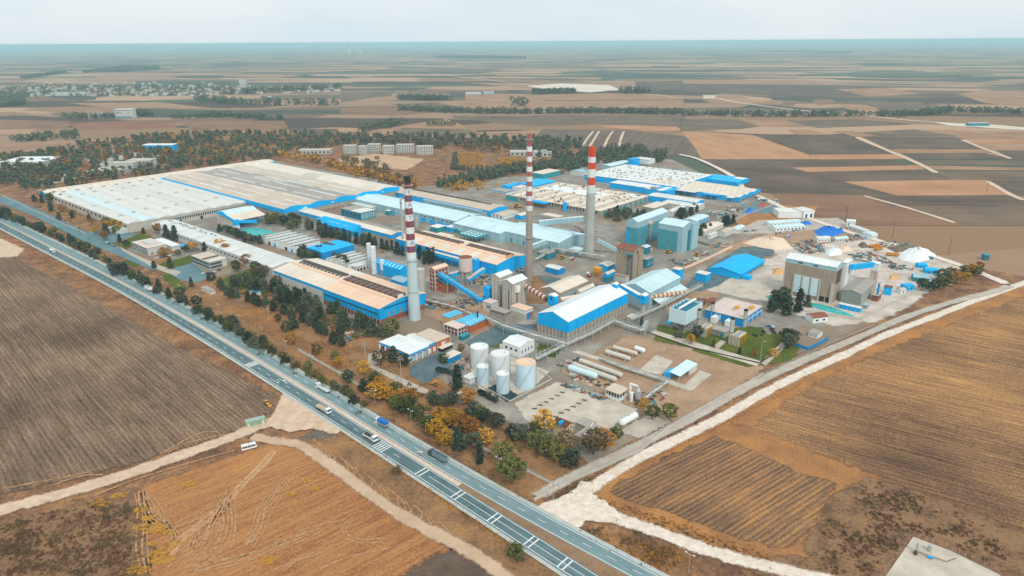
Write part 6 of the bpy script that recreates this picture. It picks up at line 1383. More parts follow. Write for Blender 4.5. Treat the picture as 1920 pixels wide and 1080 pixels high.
# cullet shed with blue frame
C, la, lb, h = plot(d1(330, 655), d1(165, 545), d1(925, 600), h=11)
o = thing('cullet_shed', 'cream roofed cullet shed with blue portal frame beside the green glass heap', 'shed', (C.x, C.y, GZ), TH)
for i in range(12):
 x0, x1 = lb * i / 12 + .1, lb * (i + 1) / 12 - .1
 for (ya_, yb_, z0, z1, mt) in ((-1, la * .45, h - 2.5, h + 1.0, CREAM), (la * .45, la * .62, h + 1.0, h + 4, PBLUE), (la * .62, la + .5, h + 4, h + 1.5, WHITE2)):
  MB().hexa([(x0, ya_, z0), (x1, ya_, z0), (x1, yb_, z1), (x0, yb_, z1), (x0, ya_, z0 + .25), (x1, ya_, z0 + .25), (x1, yb_, z1 + .25), (x0, yb_, z1 + .25)]).build('roof_panel', mt, o)
for i in range(9): piece('column', o, BLUE2, lb * i / 8 - .3, lb * i / 8 + .3, -.3, .3, -.2, h - 2.6)
MB().prism([(-1, h - 4), (la * .5, h - 1), (la + .5, h + .3), (la + .5, h + 2.2), (la * .62, h + 4.6), (la * .45, h + 1.4), (-1, h - 1.6)], (-1.0, -.1), 'x').build('portal_frame', BLUE, o)
piece('back_wall', o, CONCL, 0, lb, la * .5, la * .5 + .5, -.2, h + .5); piece('end_wall', o, CONCL, .1, .6, la * .1, la, -.2, h - 2)
piece('ramp_post', o, BLUE, -4, 1.5, -5, -.5, 4, h - .5); piece('ramp_base', o, WHITE, -4.01, 1.51, -5, -.5, -.2, 4)
MB().hexa([(1.6, -5, h - 4.5), (lb * .55, -9, 3.5), (lb * .55, -6, 3.5), (1.6, -1.5, h - 4.5), (1.6, -5, h - 1.5), (lb * .55, -9, 6.5), (lb * .55, -6, 6.5), (1.6, -1.5, h - 1.5)]).build('conveyor_ramp', BLUE, o)
# heaps of green-blue cullet
t = NT('cullet_glass'); f = t.noise(t.pos(), 1.3, 5, .75); t.bump(f, .8, .4)
M_cul = t.done(t.ramp(f, [(.3, '#1f7f84'), (.5, '#35b0ad'), (.7, '#7fd3c9')]), .35)
def heap(name, label, px, hmax, mat, cat='heap', n=26, fn=None, rough_=.25, z=GZ):
 pts = [W(*(fn(*q) if fn else q)) for q in px]; c = sum((Vector((q.x, q.y, 0)) for q in pts), Vector()) / len(pts)
 out = ragged([(q.x, q.y) for q in pts], 3, .6); vs = [(q[0] - c.x, q[1] - c.y, 0) for q in out]; m = len(vs); rings = 6; fs = []
 for k in range(1, rings + 1):
  f_k = 1 - k / rings
  for i in range(m): vs.append((vs[i][0] * f_k + random.uniform(-.4, .4), vs[i][1] * f_k + random.uniform(-.4, .4), max(.05, hmax * (math.sin((1 - f_k) * 1.57) ** .9) * random.uniform(1 - rough_, 1 + rough_ * .5))))
  for i in range(m): fs.append(((k - 1) * m + i, (k - 1) * m + (i + 1) % m, k * m + (i + 1) % m, k * m + i))
 me = bpy.data.meshes.new(name); me.from_pydata(vs, [], fs); me.materials.append(mat); me.polygons.foreach_set('use_smooth', [True] * len(fs))
 o = put(name, me, None, (c.x, c.y, z)); return tag(o, label, cat)
heap('cullet_heap', 'turquoise glass cullet heap in front of the blue-framed shed', [(370, 840), (480, 790), (640, 785), (740, 800), (880, 840), (960, 870), (780, 880), (700, 910), (520, 900), (400, 870)], 2.2, M_cul, fn=d1)
heap('cullet_heap', 'long green cullet heap along the pale batch tower', [(600, 890), (660, 880), (800, 920), (960, 990), (1100, 1010), (1310, 1085), (1250, 1095), (1000, 1045), (800, 990), (620, 930)], 2.4, M_cul, fn=c6)
heap('cullet_heap', 'small turquoise cullet heap beside the conifers', [(1525, 450), (1610, 440), (1640, 465), (1600, 490)], 2.5, M_cul, fn=zh)
# ================================================================ FRONT YARD: tanks, vessels, small buildings
TKW = pm('tank_white', '#dde2e0', .5, .06, .08, '#a8927e', .22); TKB = pm('tank_bluish', '#c2dbe4', .5, .06, .08, '#9fb3ba', .2)
def tank(label, base, dia, hh, mat, topm=None):
 p = W(*base); o = thing('storage_tank', label, 'tank', (p.x, p.y, GZ)); r_ = dia / 2
 MB().cyl((0, 0), r_, r_, -.2, hh, 36).build('shell', mat, o, True); MB().cyl((0, 0), r_ + .12, r_ * .15, hh + .001, hh + .7, 36).build('roof', topm or WHITE, o, True)
 rl = MB(); n = 24
 for i in range(n):
  a, b = 6.283 * i / n, 6.283 * (i + 1) / n; q = lambda t, z: ((r_ - .1) * math.cos(t), (r_ - .1) * math.sin(t), z)
  rl.bar(q(a, hh + 1.1), q(b, hh + 1.1), .05, 4)
  rl.bar(q(a, hh), q(a, hh + 1.1), .05, 4)
 rl.build('railing', STEEL, o)
 st_ = MB()
 for i in range(16):
  a = -2.4 + 1.5 * i / 16; z = hh * i / 16
  st_.bar(((r_ + .5) * math.cos(a), (r_ + .5) * math.sin(a), z), ((r_ + .5) * math.cos(a + .094), (r_ + .5) * math.sin(a + .094), z + hh / 16), .18, 4)
 st_.build('spiral_stair', STEEL, o); MB().bar((r_ + .3, 0, 0), (r_ + .3, 0, hh), .18).build('pipe', STEEL, o)
 for z in np.linspace(hh * .2, hh * .8, 4): MB().cyl((0, 0), r_ + .02, r_ + .02, z, z + .12, 36).build('weld_ring', mat, o, True)
 piece('manhole', o, STEEL, r_ * .4, r_ * .4 + 1, -.5, .5, hh + .3, hh + .9)
 return o
tank('tall white tank at the back left of the tank group', zi(1187, 412), 11.6, 14.6, TKW)
tank('tall white tank in the middle of the tank group', zi(1363, 497), 12.0, 16.2, TKW)
tank('big bluish-white tank with peach stained top', zi(1580, 577), 12.2, 16.2, TKB, PEACH)
tank('small white tank in front of the tall back-left tank', zi(1213, 552), 7.6, 11.8, TKB)
tank('small bluish tank standing on the dark wet pad', zi(1385, 628), 7.8, 12.6, TKB)
bund = thing('bund_wall', 'low concrete bund wall around the tank pad', 'wall', W(*zi(1445, 715), 0) + Vector((0, 0, GZ)))
bp = [W(*zi(*q)) for q in [(1445, 715), (1230, 600), (1060, 520), (1060, 440), (1200, 360), (1700, 450), (1800, 525)]]
for i in range(len(bp)):
 a, b = bp[i] - bund.location, bp[(i + 1) % len(bp)] - bund.location; a.z = b.z = 0; nr = (b - a).normalized().cross(Vector((0, 0, 1))) * .18; up = Vector((0, 0, .9))
 MB().hexa([a - nr, b - nr, b + nr, a + nr, a - nr + up, b - nr + up, b + nr + up, a + nr + up]).build('wall_length', CONCL, bund)
def vessel(label, p, q, r_, mat, z=2.6, saddles=2):
 a, b = W(*p, z + GZ), W(*q, z + GZ); c = Vector((a.x, a.y, GZ)); d = b - a; L = d.length; o = thing('pressure_vessel', label, 'vessel', c, math.atan2(d.y, d.x)); n = 18
 m = MB(); v = []
 prof = [(-r_ * .55, r_ * .15), (-r_ * .45, r_ * .6), (0, r_), (L, r_), (L + r_ * .45, r_ * .6), (L + r_ * .55, r_ * .15)]
 for x, rr in prof: v += [(x, rr * math.cos(6.283 * i / n), z + rr * math.sin(6.283 * i / n)) for i in range(n)]
 m.add(v, [(n * j + i, n * j + (i + 1) % n, n * j + n + (i + 1) % n, n * j + n + i) for j in range(len(prof) - 1) for i in range(n)] + [tuple(range(n))[::-1], tuple(range((len(prof) - 1) * n, len(prof) * n))])
 m.build('shell', mat, o, True)
 for i in range(saddles): x = L * (.15 + .7 * i / max(1, saddles - 1)); piece('saddle', o, CONCL, x - .4, x + .4, -r_ * .9, r_ * .9, -.2, z - r_ * .75)
 MB().bar((L * .5, 0, z + r_ * .8), (L * .5, 0, z + r_ + .9), .25).build('valve', STEEL, o); return o
TKG = pm('vessel_grey', '#cdc7ba', .6, .1, .3, '#8a7a66', .3)
vessel('pale grey long vessel nearest the storage hall', zj(715, 178), zj(915, 238), 1.5, TKG); vessel('second grey long vessel beside the brown pipe rack', zj(780, 140), zj(975, 195), 1.4, TKG)
vessel('short white vessel at the end of the grey pair', zj(968, 148), zj(1038, 170), 1.7, WHITE); vessel('big bluish white vessel lying on dirt', zj(405, 315), zj(625, 388), 2.1, PBLUE, 2.8)
vessel('long grey vessel beside the big bluish one', zj(440, 288), zj(795, 418), 1.6, TKG, saddles=4); vessel('longest grey vessel behind the bluish one', zj(495, 255), zj(845, 380), 1.6, TKG, saddles=4)
vessel('white vessel lying near the boundary track', zj(845, 790), zj(970, 722), 1.9, WHITE)
p = W(*zj(915, 245)); o = thing('pipe_rack', 'rusty pipe rack across the grey vessel ends', 'pipe rack', (p.x, p.y, GZ), TH); q = (W(*zj(1000, 185)) - p).dot(BX)
for i in range(4): MB().bar((0, i * .5, 2 + .3 * (i % 2)), (q, i * .5, 2 + .3 * (i % 2)), .22).build('pipe', OR, o)
for i in range(3): piece('post', o, RUST, q * i / 2, q * i / 2 + .3, 0, 1.8, -.2, 2)
# light canopy shed, blue box, plant hut with stacks
C, la, lb, h = plot(zj(1345, 398), zj(1262, 368), zj(1505, 292), h=5)
o = thing('canopy', 'pale blue roofed canopy beside the concrete slab', 'canopy', (C.x, C.y, GZ), TH)
for i in range(6): MB().hexa([(lb * i / 6 + .03, -.4, 4.4), (lb * (i + 1) / 6 - .03, -.4, 4.4), (lb * (i + 1) / 6 - .03, la + .4, 5.2), (lb * i / 6 + .03, la + .4, 5.2), (lb * i / 6 + .03, -.4, 4.6), (lb * (i + 1) / 6 - .03, -.4, 4.6), (lb * (i + 1) / 6 - .03, la + .4, 5.4), (lb * i / 6 + .03, la + .4, 5.4)]).build('roof_panel', PBLUE, o)
for x in (.2, lb * .5, lb - .4):
 for y in (.1, la - .3): piece('post', o, STEEL, x, x + .25, y, y + .25, -.2, 4.4)
piece('side_wall', o, WALLW, lb * .55, lb, 0, .2, -.2, 4.3); piece('blue_annexe', o, BLUE, 1, lb * .4, la + .5, la + 4, -.2, 3.5)
C, la, lb, h = plot(zj(830, 560), zj(735, 500), zj(905, 512), h=5.0)
o = thing('pump_house', 'white framed pump house with tan roof beside a steel separator', 'plant hut', (C.x, C.y, GZ), TH)
piece('base_wall', o, WHITE, 0, lb, 0, la, -.2, 1.6); piece('roof', o, TAN, -.5, lb + .5, -.5, la + .5, 5, 5.4); piece('machine', o, DARKR, 1, lb - 1, .8, la - .8, 1.6, 4)
for i in range(6): piece('post', o, WHITE, -.05, .2, la * i / 5 - .12, la * i / 5 + .12, 1.6, 5)
for i in range(1, 4): piece('post', o, WHITE, lb * i / 3 - .2, lb * i / 3, -.05, .2, 1.6, 5)
def stackpipe(label, base, r_, hh, mat=STEEL, cap=True, name='steel_stack'):
 p = W(*base); o = thing(name, label, 'chimney', (p.x, p.y, GZ)); MB().cyl((0, 0), r_, r_, -.2, hh, 18).build('pipe', mat, o, True)
 MB().cyl((0, 0), r_ + .2, r_ + .2, hh * .45, hh * .45 + .3, 18).build('flange', DARKR, o, True)
 if cap: MB().cyl((0, 0), r_ + .08, r_ + .08, hh - .9, hh + .02, 18).build('rim', DARK, o, True)
 MB().bar((r_ + .15, 0, 0), (r_ + .15, 0, hh), .08, 4).build('ladder', STEEL, o); return o
p = W(*zj(985, 610)); o = thing('separator', 'steel separator column with bent duct beside the pump house', 'vessel', (p.x, p.y, GZ), TH)
MB().cyl((0, 0), 1.7, 1.7, 1.5, 6.5, 18).build('column', STEEL, o, True); MB().cyl((0, 0), 1.7, .6, 6.5, 8.2, 18).build('cone', STEEL, o, True); MB().bar((-.6, 5, 0), (-.6, 5, 9.5), .7, 10).bar((-.6, 5, 9.5), (-.2, .2, 9.2), .6, 10).build('duct', WHITE, o, True); MB().cyl((-3, 2.5), 1.0, 1.0, 0, 5.5, 14).build('small_column', WHITE, o, True)
for i in range(4): MB().bar((1.4 * math.cos(i * 1.57), 1.4 * math.sin(i * 1.57), -.2), (1.4 * math.cos(i * 1.57), 1.4 * math.sin(i * 1.57), 1.6), .2).build('leg', STEEL, o)
# skids left on the gravel pad
sk = MB().box(-1.4, 1.4, -.5, .5, 0, .35).bar((1.2, 0, .3), (1.2, 0, 2.2), .09, 4).mesh('lamp_skid', DARKR)
for i, q in enumerate([(100, 685), (150, 655), (200, 628), (247, 600), (295, 572), (340, 545), (330, 722), (385, 695), (433, 668), (480, 640), (527, 612), (285, 755)]):
 p = W(*zj(*q)); tag(put('ground_lamp', sk, None, (p.x, p.y, 1.1), -.4), 'dark low lamp stand on the pale gravel pad, ' + ['first', 'second', 'third', 'fourth', 'fifth', 'sixth'][i % 6] + (' of the back row' if i < 6 else ' of the front row'), 'lamp', 'low lamp stands on the gravel pad')
# small two-storey house with brown roof, grey low buildings
r = house('house', 'small two-storey house with brown roof and blue ridge stripe', 'house', zj(372, 850), zj(255, 805), zj(440, 812), g=zj(372, 938), rise=1.3, ridge='y', wall=pm('cream_wall', '#d8c3a4', .8, .1), roof=pm('brown_roof', '#6d4438', .8, .12), panels=4, gap=.05)
wins(r, 'y', 2, .6, r.lb - .6, 1.2, 2.4, .35, frame=WHITE); wins(r, 'y', 2, .6, r.lb - .6, 4.2, 5.4, .35, frame=WHITE); wins(r, 'x', 4, .6, r.la - .6, 4.2, 5.2, .25, RUST); piece('blue_strip', r.o, BLUE, -.6, r.lb * .5, r.la * .42, r.la * .55, r.h + .1, r.h + 1.9)
r = house('shed', 'low grey flat-roofed shed behind the brown-roofed house', 'shed', zj(560, 845), zj(455, 800), zj(640, 805), h=3.5, ridge='flat', wall=CONC, roof=GREYR, panels=2)
r = house('shed', 'grey flat-roofed concrete building beside the dark oak trees', 'shed', zj(530, 945), zj(455, 905), zj(700, 850), h=5, ridge='flat', wall=CONCL, roof=GREYR, panels=3); MB().bar((2, 2, 5.2), (12, 3, 8), .25).build('roof_beam', WHITE, r.o)
# white switch building by the tanks
r = house('switch_house', 'white gabled building with small dark windows behind the tanks', 'plant hut', zi(1528, 247), zi(1352, 212), zi(1658, 186), g=zi(1526, 338), rise=1.6, ridge='y', wall=WHITE, roof=WHITE, panels=5)
wins(r, 'y', 4, .8, r.lb - 1, r.h * .35, r.h * .6, .3); wins(r, 'x', 3, 1, r.la - 1, r.h * .5, r.h * .72, .5); piece('side_annexe', r.o, WALLW, -.1, 6, r.la, r.la + 3, -.2, r.h * .6)
for i in range(26):
 pass
tr = MB().box(-.9, .9, -.6, .6, 0, 1.2).box(-.6, -.3, -.3, .3, 1.2, 2.0).box(.3, .6, -.3, .3, 1.2, 2.0).mesh('transformer', STEEL)
for i in range(18):
 q = zi(1560 + (i % 6) * 36, 345 - (i % 6) * 12 + (i // 6) * 22); p = W(*q); tag(put('transformer', tr, None, (p.x, p.y, GZ), TH), ['back', 'middle', 'front'][i // 6] + ' row switchgear unit beside the white building, ' + ['first', 'second', 'third', 'fourth', 'fifth', 'sixth'][i % 6] + ' from the left', 'transformer', 'switchgear rows beside the white building')
# front canteen/garage building with blue fascia
r = house('garage', 'white-roofed garage with blue fascia and tall white piers', 'garage', c8(540, 778), c8(95, 592), c8(825, 655), g=c8(562, 906), rise=.5, ridge='x', wall=BRICKO, roof=WHITE, top=(BLUE, 1.6), panels=6, gap=.08)
posts(r, 'x', 6, .4, r.la - .4, -.2, r.h - 1.6, .8, WHITE, 'pier', .6); posts(r, 'y', 4, .4, r.lb - .4, -.2, r.h - 1.6, .8, WHITE, 'pier', .6); wins(r, 'y', 3, .8, r.lb - .8, .2, 3.8, .7, PBLUE2, name='door'); wins(r, 'x', 5, 1, r.la - 1, .5, 4, .6)
GA = r
r = house('garage', 'second white roof bay with blue gable behind the garage', 'garage', c8(800, 655), c8(500, 508), c8(945, 585), h=GA.h, rise=.7, ridge='y', wall=BRICKO, roof=WHITE2, top=(BLUE, 1.4), panels=5, gap=.08); wins(r, 'y', 2, .5, r.lb - .5, .2, 3.6, .6, WHITE, name='door')
r = house('workshop', 'tan flat-roofed brick workshop with window grid', 'workshop', c8(950, 592), c8(685, 455), c8(1158, 508), h=GA.h + .6, ridge='flat', wall=BRICKO, roof=TAN, panels=4, deck=SEAMT); posts(r, 'y', 4, .3, r.lb - .3, -.2, r.h, .4, CONCL); wins(r, 'y', 2, r.lb * .3, r.lb * .6, 2.6, 5.4, .7, WHITE); piece('dock_canopy', r.o, CREAM, .5, r.lb - 1, -4.5, -.1, 2.6, 2.9); piece('dock', r.o, DARK, 1, r.lb - 1.5, -3.8, -.2, -.2, 2.4)
r = house('office', 'red brick office with white columns and pinkish flat roof', 'office block', c8(1268, 397), c8(1046, 328), c8(1432, 348), g=c8(1268, 500), ridge='flat', wall=BRICK, roof=PINK, panels=3); posts(r, 'x', 5, .2, r.la - .2, -.2, r.h, .4, WHITE, 'column', .15); posts(r, 'y', 4, .2, r.lb - .2, -.2, r.h, .4, WHITE, 'column', .15)
for z in (.8, 3.2): wins(r, 'x', 4, .4, r.la - .4, z, z + 1.3, .55); wins(r, 'y', 3, .4, r.lb - .4, z, z + 1.3, .55)
piece('floor_beam', r.o, WHITE, -.1, -.01, 0, r.la, r.h * .48, r.h * .53); piece('floor_beam', r.o, WHITE, 0, r.lb, -.1, -.01, r.h * .48, r.h * .53)
OF = r
r = house('workshop', 'bright pale-blue roofed workshop behind the red brick office', 'workshop', c8(1445, 350), c8(1250, 262), c8(1725, 228), h=OF.h, rise=.8, ridge='x', wall=BRICKO, roof=pm('light_blue_roof', '#57bde2', .5, .06), panels=6, gap=.1)
for i in range(5): piece('rooflight', r.o, PBLUE, r.lb * (.1 + .18 * i), r.lb * (.1 + .18 * i) + .5, 1, r.la * .45, r.h + .5, r.h + .95)
r = house('workshop', 'tall tan block with blue roof beside the red brick office', 'workshop', c8(1145, 232), c8(992, 205), c8(1352, 155), h=OF.h + 2, ridge='flat', wall=pm('sand_wall', '#cfa67c', .8, .1), roof=pm('light_blue_roof', '#57bde2'), panels=3)
r = house('shelter', 'turquoise bike shelter at the corner of the brick office', 'canopy', c8(1340, 515), c8(1275, 500), c8(1440, 465), h=3, ridge='flat', wall=TEALD, roof=TEAL, panels=2)
stackpipe('black steel flue in front of the blue roofed workshop', c8(1567, 335), .55, 11, DARK, False)
r = house('shed', 'white cabin beside the small white tank', 'shed', zi(1105, 525), zi(1060, 490), zi(1160, 475), h=3.2, ridge='flat', wall=WHITE, roof=WHITE2, panels=1)
r = house('shed', 'grey hut with white roof below the yellow bush', 'shed', zi(1030, 690), zi(970, 655), zi(1078, 645), h=3.2, rise=.5, ridge='x', wall=WALLW, roof=WHITE2, panels=2)
r = house('loading_bay', 'long cream roof over a blue loading wall near the tanks', 'canopy', c8(1130, 845), c8(1035, 790), c8(1335, 765), h=3.4, ridge='flat', wall=BLUE2, roof=CREAM, panels=3)
lane_pos = [(860, 465, '#2c3a3c', 'dark'), (915, 470, '#27343a', 'dark')]
def parked_truck(label, px, rz, cab, body, kind, L=9):
 o = mk_truck(label, px, rz, kind, cab, body, L=L); o.location.z = 1.15; return o
parked_truck('dark green tipper truck parked beside the asphalt yard', zi(880, 468), math.radians(-25) , '#2c4038', '#34463e', 'tipper', 10)
parked_truck('black tipper truck parked near the dark wet pad', zi(1225, 668), math.radians(-38), '#2b2d2c', '#33352f', 'tipper', 8)
parked_truck('black flatbed truck in front of the black tipper', zi(1295, 705), math.radians(-38), '#2a2c2c', '#33332f', 'stake', 6.8)
# ================================================================ PIPE BRIDGES
def pipe_bridge(label, pts, z0, n_seg, w=3.0, levels=2, mat=STEEL):
 P_ = [W(*q) for q in pts]; base = Vector((P_[0].x, P_[0].y, GZ)); o = thing('pipe_bridge', label, 'pipe bridge', base)
 for a, b in zip(P_, P_[1:]):
  d = b - a; L = d.length; u = d.normalized(); sd = u.cross(Vector((0, 0, 1))) * (w / 2); k = max(1, int(L / 9)); a = a - base; a.z = 0
  for i in range(k):
   m = MB(); p0 = a + u * (L * i / k); p1 = a + u * (L * (i + 1) / k)
   for sgn in (-1, 1):
    for z in (z0, z0 + 2.2): m.bar(p0 + sd * sgn + Vector((0, 0, z)), p1 + sd * sgn + Vector((0, 0, z)), .2, 4)
    m.bar(p0 + sd * sgn + Vector((0, 0, z0)), p1 + sd * sgn + Vector((0, 0, z0 + 2.2)), .14, 4); m.bar(p0 + sd * sgn + Vector((0, 0, z0)), p0 + sd * sgn + Vector((0, 0, z0 + 2.2)), .1, 4)
    m.bar(p0 + (p1 - p0) * .5 + sd * sgn + Vector((0, 0, z0)), p0 + (p1 - p0) * .5 + sd * sgn + Vector((0, 0, z0 + 2.2)), .08, 4)
   m.build('truss_bay', mat, o); f = MB()
   for sgn in (-1, 1): f.bar(p0 + sd * sgn, p0 + sd * sgn + Vector((0, 0, z0)), .22, 4)
   f.bar(p0 - sd + Vector((0, 0, z0 * .6)), p0 + sd + Vector((0, 0, z0 * .6)), .1, 4); f.build('leg_frame', mat, o)
  for j in range(4):
   off = sd * (-.7 + .46 * j); m = MB().bar(a + off + Vector((0, 0, z0 + .4)), a + off + u * L + Vector((0, 0, z0 + .4)), .22 + .08 * (j % 2), 8); m.build('pipe', [CONCL, WHITE, STEEL, CONCL][j], o, True)
 return o
pipe_bridge('long steel pipe bridge along the front of the storage hall', [zg(590, 690), zg(760, 770), zg(1010, 850), zg(1270, 920)], 6.0, 8)
pipe_bridge('steel pipe bridge along the ribbed side of the storage hall', [zg(1280, 915), zg(1500, 815), zg(1700, 700)], 4.5, 6)
pipe_bridge('steel pipe bridge from the storage hall to the tanks', [zg(1265, 920), zg(1030, 1040)], 4.5, 6)
pipe_bridge('steel pipe bridge zigzag beside the garden wall', [zg(1700, 702), zg(1830, 750), zh(480, 785), zh(520, 700)], 3.8, 4)
pipe_bridge('high steel pipe bridge under the orange round gallery', [zh(380, 700), zh(620, 590), zh(980, 400)], 5.0, 8)
pipe_bridge('rusty pipe bridge from the lettered chimney to the brick house', [zg(90, 520), zg(330, 580), zg(590, 690)], 4.0, 8, mat=PINKT)
pipe_bridge('low pipe run across the dirt to the pump house', [zj(660, 270), zj(870, 355), zj(1240, 470), zj(1050, 610)], 1.6, 3, 1.6)
pipe_bridge('pipe bridge over the yard between the chimneys', [zc(820, 870), zc(960, 790), zc(1330, 850)], 5.0, 8)
# ================================================================ POWER PLANT WITH GARDEN
C, la, lb, h = plot(c7(535, 378), c7(282, 312), c7(800, 238), g=c7(505, 712)); hb_ = 6.8
o = thing('cooling_tower', 'white open-topped cooling box on steel legs with a pipe across', 'cooling tower', (C.x, C.y, GZ), TH)
m = MB().box(0, .4, 0, la, hb_, h).box(lb - .4, lb, 0, la, hb_, h).box(.41, lb - .41, 0, .4, hb_, h).box(.41, lb - .41, la - .4, la, hb_, h); m.build('casing', PBLUE, o)
piece('fill', o, TEALD, .41, lb - .41, .41, la - .41, hb_, h - 1.6); piece('floor', o, DARKR, .1, lb - .1, .1, la - .1, hb_ - .4, hb_ - .01)
for i in range(6): piece('spray_pipe', o, TEAL, lb * (i + .5) / 6 - .12, lb * (i + .5) / 6 + .12, .42, la - .42, h - 1.58, h - 1.3)
MB().bar((1.5, la * .5, h + .4), (lb + 1, la * .5, h + .6), .9, 12).build('header_pipe', WHITE, o, True)
for i in range(5): piece('inner_rib', o, BLUE2, lb * (i + .5) / 5 - .2, lb * (i + .5) / 5 + .2, la - .8, la - .41, h - 2, h + .3)
for x in (.06, .5, .94):
 for y in (.08, .92):
  MB().bar((lb * x, la * y, -.2), (lb * x, la * y, hb_ - .4), .3, 6).build('leg', STEEL, o)
MB().bar((lb * .06, la * .08, 0), (lb * .5, la * .08, hb_ - .4), .12).bar((lb * .94, la * .08, 0), (lb * .5, la * .08, hb_ - .4), .12).bar((lb * .06, la * .08, 0), (lb * .06, la * .9, hb_ - .4), .12).build('brace', STEEL, o); MB().bar((-1.5, la * .98, hb_ - 1), (1, la * .98, hb_ - 1), 1.3, 12).build('fan_drum', BLUE, o, True)
r = house('power_house', 'blue walled power house with pinkish flat roof and yellow machines', 'power plant', c7(1392, 487), c7(800, 352), c7(1672, 292), g=c7(1402, 612), ridge='flat', wall=BLUE2, roof=PINK, panels=4, deck=SEAMT)
for i in range(4): piece('parapet', r.o, CONC, -.3 if i != 1 else r.lb, r.lb + .3 if i != 0 else 0, -.3 if i != 3 else r.la, (0 if i == 2 else r.la + .3), r.h + .3, r.h + 1.0) if i in (1, 3) else None
posts(r, 'y', 5, 1, r.lb - 1, -.2, r.h - .3, .35, WHITE, 'frame_post', .25); piece('white_strip', r.o, WHITE, 0, r.lb, -.2, -.02, r.h * .5, r.h * .58); wins(r, 'x', 2, r.la * .55, r.la * .75, 1, r.h - 1, .4, PBLUE, name='panel')
for i, (fx, fy) in enumerate(((.42, .42), (.62, .14))):
 x, y = r.lb * fx, r.la * fy
 MB().bar((x, y, r.h + 1.4), (x + 4, y - .5, r.h + 1.6), 1.1, 10).box(x - 1.2, x, y - .9, y + .9, r.h + .3, r.h + 2.8).build('yellow_machine', YEL, r.o, True); MB().bar((x - 1.2, y, r.h + .9), (x - 3, y, r.h + .9), .8, 10).bar((x + 4.1, y - .5, r.h + 1.2), (x + 6, y - .6, r.h + 1.2), .8, 10).build('silencer', STEEL, r.o, True)
for i, (f0, f1) in enumerate(((.25, .38), (.62, .75))): piece('roof_plant', r.o, WHITE, -6, -.3, r.la * f0, r.la * f1, 0, 4.4)
PH = r
for nm, b_, hh in (('concrete-grey stack at the corner of the cooling box', c7(710, 598), 14), ('concrete-grey stack at the back edge of the power house roof', c7(912, 476), 13), ('tall grey stack in front of the yellow pipe frames', c7(1188, 858), 19.5), ('grey stack at the near corner of the power house', c7(1400, 598), 13.5)): stackpipe(nm, b_, 1.45, hh, CG)
def yframe(label, base, w, d, hh):
 p = W(*base); o = thing('pipe_rack', label, 'pipe rack', (p.x, p.y, GZ), TH)
 for i in range(5):
  x = d * i / 4
  for y in (0, w): piece('post', o, YEL, x - .18, x + .18, y - .18, y + .18, -.2, hh)
 for y in (0, w): piece('beam', o, YEL, -.3, d + .3, y - .25, y + .25, hh, hh + .6)
 for i in range(4): MB().bar((0, w * (i + .5) / 4, hh + 1.0), (d, w * (i + .5) / 4, hh + 1.0), .35, 8).build('pipe', [WHITE, STEEL, CONCL, PEACH][i], o, True)
 m = MB()
 for i in range(6): m.bar((-.8, w * i / 6, .3), (-.8, w * i / 6, hh + 1.2), .28, 8)
 m.build('riser', CONCL, o, True); piece('deck', o, STEEL, 0, d, .3, w - .3, hh + .15, hh + .5); return o
yframe('yellow pipe frame left of the garden path', c7(830, 765), 5.5, 9, 6.0); yframe('yellow pipe frame beside the tall grey stack', c7(1320, 905), 6.0, 11, 6.4)
r = house('plant_hut', 'low block with teal door between the yellow frames', 'plant hut', c7(1120, 690), c7(920, 610), c7(1180, 640), h=4, ridge='flat', wall=CONC, roof=GREYR, panels=2); wins(r, 'x', 1, 1, 4, .2, 3, .8, TEAL, name='door')
r = house('shed', 'rust-roofed hut behind the cooling box', 'shed', c7(900, 225), c7(830, 205), c7(985, 180), h=4, rise=.4, ridge='x', wall=OR, roof=RUST, panels=2)
p = W(*zh(385, 660)); r = house('shed', 'small pale concrete hut beside the pipe bridge', 'shed', zh(390, 635), zh(338, 625), zh(430, 610), h=4, ridge='flat', wall=CONCL, roof=CREAM, panels=1)
# ================================================================ RIGHT SIDE: big concrete batch block and the sand yard
r = house('batch_house', 'massive tan concrete block with white roof and three pale blue silo panels', 'factory hall', c6(1032, 354), c6(270, 208), c6(1112, 272), g=c6(930, 892), rise=2.5, ridge='y', wall=CONCT, roof=WHITE, top=(PBLUE2, 3.2), panels=6, gap=.15)
BB = r
for i in range(3): piece('silo_panel', r.o, PBLUE, -.5, -.02, r.la * (.30 + .17 * (2 - i)), r.la * (.30 + .17 * (2 - i)) + r.la * .135, 3.5, r.h * .60)
for i in range(5): piece('pier', r.o, CONCL, -.9, -.01, r.la * (.27 + .17 * i) - .5 if i < 4 else r.la - 1, r.la * (.27 + .17 * i) + .5 if i < 4 else r.la, -.2, r.h * .62)
piece('pier', r.o, CONCL, -1.2, 0, 0, 2, -.2, r.h * .55); wins(r, 'x', 2, r.la * .25, r.la * .85, r.h - 2.2, r.h - 1.2, .3, DARK, name='louvre'); wins(r, 'x', 2, r.la * .02, r.la * .26, .2, 4.5, .8, DARK, name='opening'); wins(r, 'x', 1, r.la * .8, r.la, .2, 4.5, .8, DARK, name='opening')
for z in (.42, .72): piece('shutter_joint', r.o, CONC, -.05, .02, 0, r.la, r.h * z, r.h * z + .3)
piece('side_opening', r.o, DARKR, r.lb * .15, r.lb * .8, -.1, .02, r.h * .5, r.h - 4)
r = house('lift_tower', 'white lift tower clinging to the big concrete block', 'tower block', c6(1190, 290), c6(1112, 275), c6(1255, 235), g=c6(1125, 815), rise=.5, ridge='flat', wall=WHITE, roof=WHITE, panels=1)
LT = r
gallery('conveyor_bridge', 'straight blue conveyor bridge from the lift tower to a white hopper', W(*c6(1245, 365), 25), W(*c6(1565, 325), 19), 3, 4, BLUE, CYAN, 5, (.12,))
